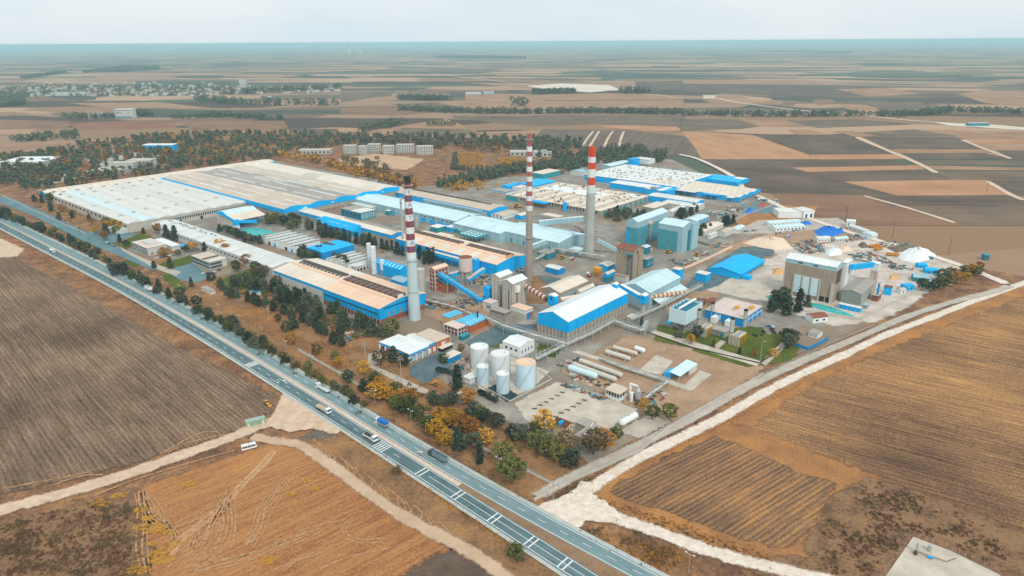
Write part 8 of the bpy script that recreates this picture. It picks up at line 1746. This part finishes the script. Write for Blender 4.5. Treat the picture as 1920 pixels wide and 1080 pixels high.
while cnt < 230:
 u = R_.uniform(0, 1900); v = R_.gauss(335, 22) if u < 1300 else R_.gauss(330, 12)
 if not (285 < v < 372) or R_.random() > (1.0 if 150 < u < 1400 else .35): continue
 p = W(*zs(u, v)); s = R_.uniform(.6, 1.1); o = put('town_house', hm[R_.randrange(4)], None, (p.x, p.y, .6), R_.uniform(-.4, .4), (s, s, s)); k_ = hm.index(o.data); tag(o, ['small flat', 'red-tiled', 'tall flat', 'long red-tiled'][k_] + ' house at the ' + ['left edge', 'left part', 'middle', 'right part', 'right edge'][int(u / 381)] + ' of the distant town, ' + ('back rows' if v < 325 else 'middle rows' if v < 345 else 'front rows'), 'house', 'houses of the distant town'); cnt += 1
for i, u in enumerate((654, 675)): d_ = ray(u, 88); k = 15000 / d_[1]; o = thing('cooling_tower', ['left of two faint cooling towers on the horizon', 'right of two faint cooling towers on the horizon'][i], 'cooling tower', (d_[0] * k, 15000, 0)); MB().cyl((0, 0), 34, 24, -1, 150, 16, False).build('lower_shell', CONCL, o, True); MB().cyl((0, 0), 24, 27, 150, 185, 16).build('upper_shell', CONCL, o, True)
# ================================================================ TREES
def leaf_mat(name, c0, c1, c2):
 t = NT(name); oi = t.n('ObjectInfo'); f = t.noise(t.pos(), .55, 3, .6)
 k = t.math('ADD', t.math('MULTIPLY', f, .75), t.math('MULTIPLY', oi.outputs['Random'], .35)); k = t.math('SUBTRACT', k, .05)
 t.p.inputs['Specular IOR Level'].default_value = .1
 return t.done(t.ramp(k, [(.25, c0), (.5, c1), (.75, c2)]), .9)
L_PINE = leaf_mat('pine_leaf', '#2e372c', '#4a5443', '#70745a'); L_CYP = leaf_mat('cypress_leaf', '#27332b', '#3b4a3e', '#54604e')
L_GRN = leaf_mat('broad_leaf', '#3c4528', '#5f6536', '#868048'); L_YEL = leaf_mat('yellow_leaf', '#8f6a22', '#bd8c2a', '#d9aa42'); L_ORG = leaf_mat('russet_leaf', '#744a22', '#9c6a2e', '#bb883c'); L_BRN = leaf_mat('brown_leaf', '#5a4b34', '#786442', '#93794f')
BARK = pm('bark', '#5a4a3e', .95, .2, .5)
def clumps(shape, n, per, size, rg, spread=.09):
 """leaf-sized faces in clumps through the volume of a unit-height crown; shape(z in 0..1)->radius"""
 v = []; f = []
 for _ in range(n):
  z = rg.random() ** .9; R0 = shape(z); a = rg.random() * 6.283; rr = R0 * math.sqrt(rg.uniform(.25, 1.05)); c = Vector((rr * math.cos(a), rr * math.sin(a), z))
  for _ in range(per):
   q = c + Vector((rg.gauss(0, spread), rg.gauss(0, spread), rg.gauss(0, spread * .8))); d = Vector((rg.gauss(0, 1), rg.gauss(0, 1), rg.gauss(.4, .8))).normalized()
   e = d.orthogonal().normalized(); g = d.cross(e); th = rg.random() * 6.28; e, g = e * math.cos(th) + g * math.sin(th), g * math.cos(th) - e * math.sin(th); s = size * rg.uniform(.6, 1.3); k = len(v)
   v += [q + e * s, q + g * s * .7, q - e * s, q - g * s * .7]; f.append((k, k + 1, k + 2, k + 3))
 return v, f
SH = {'pine': lambda z: .34 * (1 - z) ** .62 * (.55 + .45 * min(1, z * 6)) + .02, 'cyp': lambda z: .12 * math.sin(math.pi * min(1, .12 + z * .86)) ** .7, 'cone': lambda z: .26 * (1 - z) ** .9 + .015, 'broad': lambda z: .47 * math.sin(math.pi * (.10 + .84 * z)) ** .65, 'bush': lambda z: .62 * math.sin(math.pi * (.22 + .74 * z)) ** .6}
_tm = {}
def tree_mesh(kind, mat, var):
 k = (kind, mat.name, var)
 if k not in _tm:
  rg = random.Random(hash((kind, var)) % 1000 if False else (len(kind) * 37 + var * 11)); bare = mat in (L_YEL, L_ORG, L_BRN)
  base = {'pine': .12, 'cyp': .05, 'cone': .06, 'broad': .28, 'bush': .03}[kind]; v, f = clumps(SH[kind], {'pine': 62, 'cyp': 44, 'cone': 62, 'broad': 60, 'bush': 40}[kind], 15 if not bare else 11, (.05 if kind in ('cyp', 'cone') else .062) if kind != 'bush' else .085, rg, .05 if kind != 'bush' else .10)
  v = [Vector((p.x, p.y, base + p.z * (1 - base))) for p in v]
  me = bpy.data.meshes.new('crown'); me.from_pydata(v, [], f); me.materials.append(mat)
  b = MB(); b.bar((0, 0, -.03), (.01, 0, base + .45), .022, 6, .008)
  for i in range(6): a = i * 1.05 + var; z = base + .05 + .07 * i; R0 = SH[kind](min(.9, z)) * .8; b.bar((0, 0, z), (R0 * math.cos(a), R0 * math.sin(a), z + .14), .010, 4, .003)
  _tm[k] = (me, b.mesh('trunk', BARK))
 return _tm[k]
TREES = [0]
def tree(px, hh, kind, mat, label, group, wid=1.0, z=GZ):
 p = W(*px) if isinstance(px, tuple) else px; TREES[0] += 1
 nm = {'pine': 'pine_tree', 'cyp': 'cypress_tree', 'cone': 'conifer_tree', 'broad': 'broadleaf_tree', 'bush': 'shrub'}[kind]
 o = thing(nm, label, 'shrub' if kind == 'bush' else 'tree', (p.x, p.y, z), random.random() * 6.28, group); c, t_ = tree_mesh(kind, mat, random.randrange(4)); sc = (hh * wid, hh * wid, hh)
 put('crown', c, o, None, 0, sc); put('trunk' if kind != 'bush' else 'stem', t_, o, None, 0, sc); return o
def along(pts, n, jit, fn=None):
 P_ = [W(*(fn(*q) if fn else q)) for q in pts]; seg = [(b - a).length for a, b in zip(P_, P_[1:])]; T = sum(seg); out = []
 for i in range(n):
  d = T * (i + random.uniform(.2, .8)) / n; k = 0
  while k < len(seg) - 1 and d > seg[k]: d -= seg[k]; k += 1
  q = P_[k].lerp(P_[k + 1], min(1, d / seg[k])); out.append(Vector((q.x + random.gauss(0, jit), q.y + random.gauss(0, jit), 0)))
 return out
def inside(px, n, fn=None, rg=random):
 pts = [W(*(fn(*q) if fn else q)) for q in px]; xs = [p.x for p in pts]; ys = [p.y for p in pts]; out = []
 while len(out) < n:
  x, y = rg.uniform(min(xs), max(xs)), rg.uniform(min(ys), max(ys)); ins = False
  for i in range(len(pts)):
   a, b = pts[i], pts[i - 1]
   if (a.y > y) != (b.y > y) and x < (b.x - a.x) * (y - a.y) / (b.y - a.y) + a.x: ins = not ins
  if ins: out.append(Vector((x, y, 0)))
 return out
LOOK = {'pine_leaf': {'pine': 'dark pine', 'cone': 'pointed conifer', 'bush': 'low dark shrub', 'broad': 'dull dark-green tree'}, 'cypress_leaf': {'cyp': 'slim cypress', 'cone': 'blackish conifer', 'pine': 'blackish pine'}, 'broad_leaf': {'broad': 'olive-green tree', 'bush': 'olive shrub'}, 'brown_leaf': {'broad': 'brown thinning tree', 'bush': 'brown shrub'}, 'yellow_leaf': {'broad': 'golden tree', 'bush': 'yellow shrub'}, 'russet_leaf': {'broad': 'russet tree'}}
def grow(pts, hs, mix, label, group, wid=1.0):
 for p in pts:
  k, m = random.choices([q[:2] for q in mix], [q[2] for q in mix])[0]; hh = random.uniform(*hs); f = (hh - hs[0]) / (hs[1] - hs[0])
  tree(p, hh, k, m, ('small ' if f < .33 else 'tall ' if f > .67 else 'middling ') + LOOK[m.name].get(k, 'tree') + ' ' + label + ' near the ' + near(p), group, wid * random.uniform(.85, 1.2))
EV = [('pine', L_PINE, 6), ('cone', L_PINE, 2), ('bush', L_PINE, 2), ('broad', L_PINE, 2), ('broad', L_GRN, 2), ('broad', L_BRN, 2)]
grow(along([(-30, 392), (80, 436), (160, 474), (240, 516), (330, 564), (400, 604), (450, 632), (500, 660)], 84, 2.2), (5, 10), EV, 'in the hedge row', 'hedge row beside the highway', 1.1)
grow(along([(430, 618), (470, 642), (560, 694), (640, 742), (690, 772)], 24, 1.4), (4, 6.5), [('bush', L_PINE, 4), ('broad', L_GRN, 2), ('bush', L_BRN, 1)], 'in the thin wall hedge', 'thin hedge along the boundary wall')
grow(inside([(55, 378), (100, 372), (200, 425), (240, 452), (205, 462), (120, 420)], 18), (8, 13), [('pine', L_PINE, 3), ('cone', L_CYP, 2), ('broad', L_GRN, 2), ('broad', L_ORG, 1)], 'in the warehouse garden', 'garden trees by the white warehouse')
grow(inside([(410, 545), (470, 556), (560, 592), (640, 636), (735, 640), (745, 618), (690, 614), (620, 585), (540, 556), (450, 530)], 62), (7, 13), [('pine', L_PINE, 4), ('cyp', L_CYP, 2), ('cone', L_PINE, 3), ('broad', L_GRN, 1), ('broad', L_BRN, 1)], 'in the dense stand', 'dense pines before the furnace hall', 1.1)
grow(along([(418, 552), (500, 580), (585, 612), (640, 655)], 18, 1.0), (8, 10), [('pine', L_PINE, 1)], 'in the straight meadow row', 'straight pine row facing the meadow')
grow(inside([(430, 500), (520, 520), (560, 560), (470, 540)], 9), (8, 12), [('broad', L_BRN, 2), ('broad', L_GRN, 2), ('pine', L_PINE, 2), ('broad', L_YEL, 1)], 'behind the office garden', 'trees behind the glazed office')
YO = [('broad', L_YEL, 3), ('broad', L_ORG, 3), ('broad', L_GRN, 2)]
for lb_, q, hh, k, m in [('big round grey-green shrub pair in the dry meadow, left one', zf(270, 830), 7, 'bush', L_PINE), ('big round grey-green shrub pair in the dry meadow, right one', zf(320, 815), 7, 'bush', L_PINE), ('lone green tree above the shrub pair', zf(192, 760), 6, 'broad', L_GRN), ('spreading autumn tree beside the meadow hedge', zf(310, 960), 9, 'broad', L_ORG), ('grey bare tree at the lower meadow', zf(520, 1040), 8, 'broad', L_BRN), ('small yellow tree beside the meadow path', e6(1125, 245), 7, 'broad', L_YEL), ('olive tree next to the small yellow tree', e6(1100, 190), 7, 'broad', L_GRN), ('slender pale yellow tree by the garage path', e6(1360, 310), 9, 'broad', L_YEL), ('tall dark conifer standing alone near the small tank', zi(995, 600), 15, 'cone', L_CYP), ('autumn tree at the garage corner', zi(340, 400), 11, 'broad', L_BRN), ('dark tree in front of the garage', zi(450, 375), 11, 'pine', L_PINE), ('grey-green tree beside the tall power pole', zi(545, 415), 9, 'broad', L_PINE), ('green-yellow bush beside the blue loading wall', zi(880, 370), 6, 'bush', L_GRN), ('brown bush at the loading wall end', zi(1025, 290), 6, 'broad', L_BRN),
     ('golden spreading tree beside the brown-roofed house', zl(880, 140), 13, 'broad', L_YEL), ('green tree left of the golden tree', zl(820, 165), 9, 'broad', L_GRN), ('big dark tree between wall and highway', zl(640, 520), 14, 'broad', L_GRN), ('dark tree above the big one at the wall', zl(570, 365), 11, 'broad', L_GRN), ('slim black cypress beside a street lamp', zl(402, 370), 11, 'cyp', L_CYP), ('dark pointed conifer near the tipper truck', zl(235, 265), 13, 'cone', L_CYP), ('smaller dark tree beside the pointed conifer', zl(290, 265), 9, 'broad', L_PINE), ('dark tree right of the pointed conifer', zl(370, 255), 9, 'broad', L_PINE), ('lone green bush on the lower road verge', e2(1305, 795), 6, 'bush', L_GRN), ('small dark bush on the verge beside the speed bars', e2(590, 290), 4, 'bush', L_BRN),
     ('big dark oak beside the grey concrete building', zl(1250, 300), 14, 'broad', L_BRN), ('russet oak beside the dark oak', zl(1330, 270), 12, 'broad', L_ORG), ('green shrub tree at the concrete pad corner', zl(1420, 200), 8, 'broad', L_GRN), ('green tree left below the house', zl(820, 275), 11, 'broad', L_GRN), ('bright green tree below the house', zl(905, 320), 12, 'broad', L_GRN), ('olive tree right below the house', zl(1045, 290), 12, 'broad', L_BRN), ('low green tree at the stand edge', zl(985, 355), 9, 'broad', L_GRN), ('grey bushy tree at the turning place', zl(1080, 375), 8, 'bush', L_PINE),
     ('yellow-green tree at the boundary wall, left of a pair', zj(1110, 780), 9, 'broad', L_GRN), ('yellow-green tree at the boundary wall, right of a pair', zj(1255, 785), 10, 'broad', L_GRN), ('thin yellow tree at the pump house', zj(1035, 690), 7, 'broad', L_YEL), ('left tall conifer at the packing hall wall', zq(1255, 275), 15, 'cone', L_CYP), ('right tall conifer at the packing hall wall', zq(1318, 290), 16, 'cone', L_CYP), ('small blue-green spruce on the power house lawn', c7(1328, 1010), 5, 'cone', L_PINE), ('russet small tree at the lawn tip', c7(1540, 1040), 6, 'cone', L_ORG), ('small dark cone tree by the garden path', c7(935, 905), 5.5, 'cone', L_BRN), ('green tree beside the cooling box', c7(690, 770), 9, 'broad', L_PINE), ('thin yellow tree on the garden path', c7(600, 860), 7, 'broad', L_YEL), ('dark bush below the cooling box', c7(420, 760), 5, 'bush', L_PINE), ('dark tree beside the pipe bridge hut', zh(470, 710), 8, 'cyp', L_PINE), ('yellow bush at the drive corner', zh(1605, 960), 5, 'bush', L_YEL)]: tree(q, hh, k, m, lb_, None)
grow([W(*zk(*q)) for q in [(680, 240), (830, 210), (760, 250), (1120, 530), (1240, 500), (1270, 640), (1390, 520), (1490, 560), (1330, 470), (1210, 420), (880, 290), (960, 300), (1440, 270), (1600, 640), (1180, 560), (700, 190)]], (8, 11), YO, 'in the strip along the wall', 'autumn trees along the boundary wall', 1.1)
grow([W(*zk(*q)) for q in [(850, 330), (950, 370), (1030, 430), (1160, 280), (1250, 300), (1320, 290), (1500, 400), (1590, 430), (1700, 490), (1830, 560), (1900, 590), (560, 160), (430, 100), (650, 110), (920, 330), (1560, 410)]], (7, 11), [('broad', L_PINE, 3), ('broad', L_GRN, 3), ('pine', L_PINE, 1)], 'in the strip below the tanks', 'dark trees below the tanks', 1.1)
grow(along([(110, 850), (300, 900), (480, 990), (690, 1050)], 13, 1.2, d1), (8, 11), [('pine', L_PINE, 2), ('broad', L_PINE, 2)], 'behind the packing hall', 'tree row behind the packing hall')
grow(inside([(740, 700), (960, 600), (1240, 640), (1320, 760), (1180, 850), (880, 800)], 18, d1), (8, 12), EV, 'in the cullet shed grove', 'grove beside the cullet shed')
grow(along([(150, 160), (480, 290), (760, 360), (1100, 440), (1400, 500), (1640, 560)], 30, 2.4, d2), (9, 14), [('cone', L_PINE, 3), ('cyp', L_CYP, 2), ('pine', L_PINE, 2)], 'in the row before the blue wall', 'conifers before the blue hall wall')
grow(inside([(20, 560), (120, 480), (360, 560), (260, 660), (60, 650)], 9, d2), (7, 10), EV, 'at the sawtooth yard', 'trees at the sawtooth yard')
grow(inside([(520, 640), (680, 600), (800, 700), (740, 820), (620, 760)], 8, d2), (7, 11), EV, 'between sawtooth sheds and hall', 'trees between sawtooth sheds and hall')
grow(inside([(20, 200), (300, 200), (330, 350), (40, 380)], 11, c4), (8, 14), [('cyp', L_CYP, 2), ('cone', L_CYP, 2), ('pine', L_PINE, 1)], 'beside the brick mixing house', 'conifers beside the brick mixing house')
grow(inside([(10, 900), (180, 820), (560, 870), (620, 1000), (300, 1080), (20, 1080)], 11, c6), (9, 14), [('pine', L_PINE, 2), ('cone', L_PINE, 3)], 'before the massive block', 'conifers before the concrete block', 1.2)
grow(inside([(740, 280), (1060, 170), (1090, 240), (850, 330)], 13, c1), (7, 10), [('cone', L_PINE, 2), ('pine', L_PINE, 1)], 'in the scrap yard belt', 'conifers of the scrap yard belt')
grow(inside([(1030, 480), (1180, 440), (1300, 440), (1310, 520), (1060, 560)], 8, c1), (7, 10), [('cone', L_CYP, 1), ('pine', L_PINE, 1)], 'beside the workshop yard', 'conifers beside the workshop yard')
grow(inside([(1440, 360), (1580, 330), (1590, 410), (1450, 420)], 6, c1), (8, 11), [('cone', L_CYP, 1), ('pine', L_PINE, 1)], 'at the orange meadow corner', 'conifers at the orange meadow')
grow(inside([(420, 930), (560, 870), (1040, 880), (1000, 970), (620, 1010)], 18, d6), (6, 9), [('cone', L_PINE, 2), ('bush', L_PINE, 1)], 'between plant and tower', 'conifers between plant and teal tower')
grow(inside([(1120, 640), (1280, 580), (1340, 620), (1300, 670), (1150, 690)], 8, ze), (8, 12), [('broad', L_PINE, 3), ('broad', L_GRN, 1)], 'by the sand yard', 'dark trees beside the teal house')
grow(inside([(1330, 560), (1580, 510), (1600, 550), (1400, 630)], 11, ze), (7, 11), YO, 'at the sand yard corner', 'autumn trees at the sand yard corner')
grow(inside([(1680, 820), (1840, 760), (1830, 880), (1720, 900)], 6, zh), (7, 10), [('broad', L_BRN, 2), ('broad', L_PINE, 2)], 'beside the blue garden wall', 'trees beside the blue garden wall')
grow(inside([(1490, 690), (1900, 640), (1900, 740), (1560, 780)], 11, c7), (1.2, 2.2), [('bush', L_PINE, 1)], 'on the power house lawn', 'clipped shrubs on the lawn')
grow([W(*zq(*q)) for q in [(730, 245), (800, 210), (860, 205), (910, 215), (1190, 240), (1230, 405), (1660, 365), (1700, 400), (1830, 445), (1860, 480), (1450, 370)]], (8, 12), [('broad', L_YEL, 3), ('broad', L_ORG, 2)], 'among the offices', 'golden trees among the offices', 1.1)
grow([W(*zq(*q)) for q in [(1780, 490), (1590, 590), (1340, 410), (1540, 370), (1400, 380), (1080, 240), (1160, 500), (950, 340), (1440, 640), (1280, 500)]], (6, 10), EV, 'in the office gardens', 'dark trees in the office gardens')
# ---- woods and far tree belts: one mass each
def wood(name, label, spec, mat, lod=26):
 rg = random.Random(len(label)); V = []; F = []; base = {}
 for kind in ('pine', 'broad', 'cone', 'bush'):
  v, f = clumps(SH[kind], 16, lod // 5, .13, rg, .08); base[kind] = (np.array([(p.x, p.y, .05 + p.z * .95) for p in v]), np.array(f))
 off = 0
 for px, n, hs, kind, fn, jit in spec:
  P_ = along(px, n, jit, fn) if jit else inside(px, n, fn, rg)
  for p in P_:
   b, f = base[kind]; h_ = rg.uniform(*hs); a = rg.random() * 6.28; c, s = math.cos(a), math.sin(a); w_ = h_ * rg.uniform(.9, 1.25)
   V.append(np.stack([p.x + w_ * (b[:, 0] * c - b[:, 1] * s), p.y + w_ * (b[:, 0] * s + b[:, 1] * c), .6 + h_ * b[:, 2]], 1)); F.append(f + off); off += len(b)
 V = np.concatenate(V); F = np.concatenate(F); me = bpy.data.meshes.new(name); me.vertices.add(len(V)); me.vertices.foreach_set('co', V.ravel()); me.loops.add(F.size); me.loops.foreach_set('vertex_index', F.ravel()); me.polygons.add(len(F)); me.polygons.foreach_set('loop_start', np.arange(len(F)) * 4); me.update(calc_edges=True); me.materials.append(mat)
 return tag(put(name, me), label, 'woodland', kind='stuff')
BELT = [(0, 770), (0, 700), (250, 690), (420, 640), (700, 610), (900, 585), (1250, 575), (1920, 580), (1920, 640), (1700, 680), (1540, 715), (1200, 760), (900, 800), (700, 830), (430, 870), (180, 890), (60, 850)]
wood('woodland', 'dark evergreen wood behind the warehouses', [(BELT, 760, (8, 14), 'pine', zs, 0), ([(0, 780), (430, 750), (480, 800), (160, 890), (0, 860)], 120, (7, 11), 'pine', zs, 0), ([(0, 595), (430, 590), (1050, 605), (1360, 620), (1350, 690), (1160, 730), (900, 650), (520, 650), (0, 640)], 330, (9, 15), 'pine', zr, 0), ([(1340, 690), (1560, 650), (1720, 670), (1720, 720), (1500, 760), (1340, 750)], 150, (9, 14), 'cone', zr, 0), ([(1720, 700), (1830, 690), (1830, 725), (1730, 750)], 50, (9, 13), 'cone', zr, 0),
      ([(520, 860), (700, 820), (1000, 760), (1340, 740), (1340, 790), (1000, 800), (720, 860), (560, 890)], 330, (8, 12), 'cone', zr, 0), ([(640, 700), (635, 780), (830, 782)], 60, (7, 9), 'cone', zr, 2), ([(1180, 700), (1420, 690), (1420, 760), (1200, 770)], 100, (8, 12), 'pine', zr, 0), ([(340, 440), (640, 455), (920, 460), (1450, 455), (1900, 465)], 230, (10, 19), 'broad', zr, 9), ([(0, 470), (680, 478), (1000, 470)], 80, (10, 20), 'broad', zt, 8), ([(1090, 475), (1360, 470), (1480, 450), (1930, 460)], 130, (10, 18), 'broad', zt, 10), ([(980, 410), (1020, 420)], 4, (24, 30), 'broad', zr, 4), ([(100, 570), (210, 545), (330, 520)], 14, (14, 24), 'broad', zr, 6), ([(470, 525), (640, 530)], 9, (10, 16), 'broad', zr, 3),
      ([(0, 380), (140, 378), (140, 410), (0, 425)], 260, (12, 18), 'pine', zs, 0), ([(60, 610), (430, 570), (440, 605), (100, 620)], 50, (9, 15), 'broad', zs, 0), ([(980, 490), (1200, 475), (1570, 495)], 60, (10, 18), 'broad', zs, 8), ([(760, 472), (860, 474)], 14, (14, 22), 'broad', zs, 4), ([(380, 485), (650, 488)], 26, (10, 18), 'broad', zs, 5), ([(0, 320), (300, 300), (700, 310), (1300, 300), (1300, 350), (700, 365), (0, 370)], 520, (8, 15), 'broad', zs, 0), ([(1120, 385), (1320, 410), (1900, 412)], 55, (14, 26), 'broad', zs, 14), ([(1300, 350), (1920, 318)], 60, (16, 28), 'broad', zs, 14),
      ([(460, 232), (700, 195), (900, 200), (900, 214), (700, 226)], 700, (15, 22), 'pine', zs, 0), ([(100, 262), (350, 228), (380, 232), (160, 262)], 200, (14, 20), 'pine', zs, 0), ([(500, 146), (780, 140), (1040, 148), (1040, 154), (780, 152)], 420, (20, 30), 'pine', zr, 0), ([(1080, 350), (1320, 345)], 60, (16, 24), 'pine', zr, 12), ([(330, 378), (610, 385)], 60, (14, 22), 'broad', zr, 8), ([(1590, 345), (1710, 345)], 40, (18, 26), 'cone', zr, 14), ([(420, 110), (960, 118)], 260, (18, 28), 'pine', zt, 60)], L_PINE)
wood('woodland', 'russet and golden trees in the wood behind the warehouses', [(BELT, 130, (8, 13), 'broad', zs, 0), ([(1540, 690), (1700, 715), (1900, 760), (2100, 820), (2380, 900)], 46, (8, 13), 'broad', zs, 5)], L_ORG)
wood('woodland', 'brown thinning trees at the edge of the wood', [(BELT, 260, (7, 12), 'broad', zs, 0), ([(0, 600), (560, 610), (1040, 640), (1000, 700), (500, 660)], 90, (8, 12), 'broad', zr, 0), ([(0, 720), (200, 730), (440, 850), (300, 850), (100, 790)], 60, (6, 10), 'broad', zr, 0)], L_BRN)
wood('woodland', 'yellow trees around the clearing behind the chimneys', [([(640, 700), (780, 690), (800, 760), (660, 770)], 50, (5, 8), 'broad', zr, 0), ([(880, 730), (1040, 720), (1030, 760), (900, 770)], 46, (5, 8), 'broad', zr, 0), ([(1560, 700), (1800, 740), (2100, 830), (2340, 880)], 26, (9, 13), 'broad', zs, 4), ([(540, 880), (760, 840), (800, 890), (560, 900)], 26, (6, 9), 'broad', zr, 0), (BELT, 40, (8, 12), 'broad', zs, 0)], L_YEL)
HL = [(-30, 392), (80, 436), (160, 474), (240, 516), (330, 564), (400, 604), (450, 632), (560, 694), (690, 772)]; ST = [(410, 545), (470, 556), (560, 592), (640, 636), (735, 640), (745, 618), (690, 614), (620, 585), (540, 556), (450, 530)]; WS = [(690, 745), (800, 800), (900, 850), (1000, 880), (1060, 860), (980, 820), (860, 770), (760, 720)]
wood('undergrowth', 'brown scrub between the hedge trees and pines', [(HL, 150, (1.2, 3), 'bush', None, 3), (ST, 110, (1.2, 3), 'bush', None, 0), (WS, 110, (1.0, 2.6), 'bush', None, 0), ([(60, 385), (120, 375), (240, 450), (190, 462)], 60, (1, 2.6), 'bush', None, 0)], L_BRN)
wood('undergrowth', 'olive scrub between the hedge trees and pines', [(HL, 110, (1.5, 3.4), 'bush', None, 2.5), (ST, 120, (1.5, 3.5), 'bush', None, 0), (WS, 60, (1.0, 2.6), 'bush', None, 0), ([(150, 160), (760, 360), (1640, 560)], 60, (1.2, 2.6), 'bush', d2, 4), ([(0, 940), (300, 880), (600, 960), (300, 1080)], 30, (1.5, 3), 'bush', c6, 0), ([(420, 930), (1040, 900), (1000, 970)], 40, (1.2, 2.6), 'bush', d6, 3)], L_GRN)
# ---- weeds and dry tufts on the verges
def tufts(label, spec, mat, name='weeds'):
 rg = random.Random(len(label)); v = []; f = []
 for px, n, s, fn, jit in spec:
  if jit: Q_ = along(px, n, jit, fn)
  else:
   C_ = inside(px, max(6, n // 14), fn, rg); Q_ = [c + Vector((rg.gauss(0, 3.0), rg.gauss(0, 2.2), 0)) for c in C_ for _ in range(rg.randrange(2, 24))]
  for p in Q_:
   S_ = rg.uniform(*s)
   for _ in range(4):
    a = rg.random() * 6.28; c, q = math.cos(a), math.sin(a); x, y = p.x + rg.gauss(0, S_ * .5), p.y + rg.gauss(0, S_ * .5); k = len(v); w_ = S_ * .6; hh = S_ * rg.uniform(.5, 1)
    v += [(x - c * w_, y - q * w_, 1.15), (x + c * w_, y + q * w_, 1.15), (x + c * w_ * .5 + rg.gauss(0, .2), y + q * w_ * .5 + rg.gauss(0, .2), 1.25 + hh), (x - c * w_ * .6, y - q * w_ * .6, 1.25 + hh * .8)]; f.append((k, k + 1, k + 2, k + 3))
 me = bpy.data.meshes.new(name); me.from_pydata(v, [], f); me.materials.append(mat); return tag(put(name, me), label, 'weeds', kind='stuff')
L_DRY = leaf_mat('dry_grass_leaf', '#8a6434', '#b4833f', '#c89a52'); L_WD = leaf_mat('weed_leaf', '#4a4230', '#6b5b42', '#86704e'); L_WR = leaf_mat('russet_weed', '#6a4c38', '#8d6a4c', '#ab8662')
VERG = [(560, 705), (640, 752), (760, 822), (900, 902), (990, 950)]
tufts('dry orange grass tufts along the road verges', [(VERG, 420, (.3, .7), None, 1.4), ([(0, 440), (150, 520), (300, 612), (430, 690), (510, 740)], 420, (.3, .8), None, 2.2), ([(640, 812), (760, 892), (880, 975), (990, 1050)], 330, (.3, .8), None, 1.0), ([(1090, 992), (1200, 1018), (1300, 1058), (1230, 1070)], 200, (.4, 1.0), None, 0), ([(1110, 915), (1200, 875), (1350, 803), (1500, 724)], 260, (.25, .6), None, .8), ([(1140, 945), (1300, 1000), (1440, 1050)], 200, (.3, .7), None, 2.0)], L_DRY)
tufts('dark olive weeds on the verges and field corners', [([(0, 985), (250, 935), (265, 1090), (0, 1100)], 700, (.5, 1.3), None, 0), ([(1540, 1000), (1640, 912), (1900, 1015), (1900, 1080), (1700, 1000), (1640, 1080), (1500, 1075)], 260, (.5, 1.2), None, 0), (VERG, 200, (.3, .7), None, 1.6), ([(1110, 900), (1040, 940)], 60, (.4, .9), None, 1.2), ([(1090, 992), (1200, 1018), (1300, 1058), (1230, 1070)], 140, (.4, 1.0), None, 0), ([(580, 560), (640, 650), (760, 720), (900, 800)], 160, (.3, .7), None, 9)], L_WD)
tufts('russet brown weeds in the field corners', [([(0, 985), (250, 935), (265, 1090), (0, 1100)], 600, (.5, 1.2), None, 0), ([(1540, 1000), (1640, 912), (1900, 1015), (1900, 1080), (1700, 1000), (1640, 1080), (1500, 1075)], 500, (.5, 1.1), None, 0), ([(1120, 940), (1300, 1005), (1450, 1062)], 160, (.3, .7), None, 1.5)], L_WR)
# ---------------------------------------------------------------- haze: the air over the plain
t = bpy.data.materials.new('haze_air'); t.use_nodes = True; t.node_tree.nodes.clear()
_o = t.node_tree.nodes.new('ShaderNodeOutputMaterial'); _v = t.node_tree.nodes.new('ShaderNodeVolumePrincipled')
_v.inputs['Color'].default_value = (0.54, 0.87, 0.96, 1); _v.inputs['Density'].default_value = 8.0e-5
_v.inputs['Anisotropy'].default_value = 0.0
t.node_tree.links.new(_v.outputs[0], _o.inputs['Volume'])
hz = MB().box(-S - 500, S + 500, -2500, S + 500, -1.0, 204.0).build('haze', t)
tag(hz, 'thin pale blue air over the whole plain', 'haze', kind='stuff')
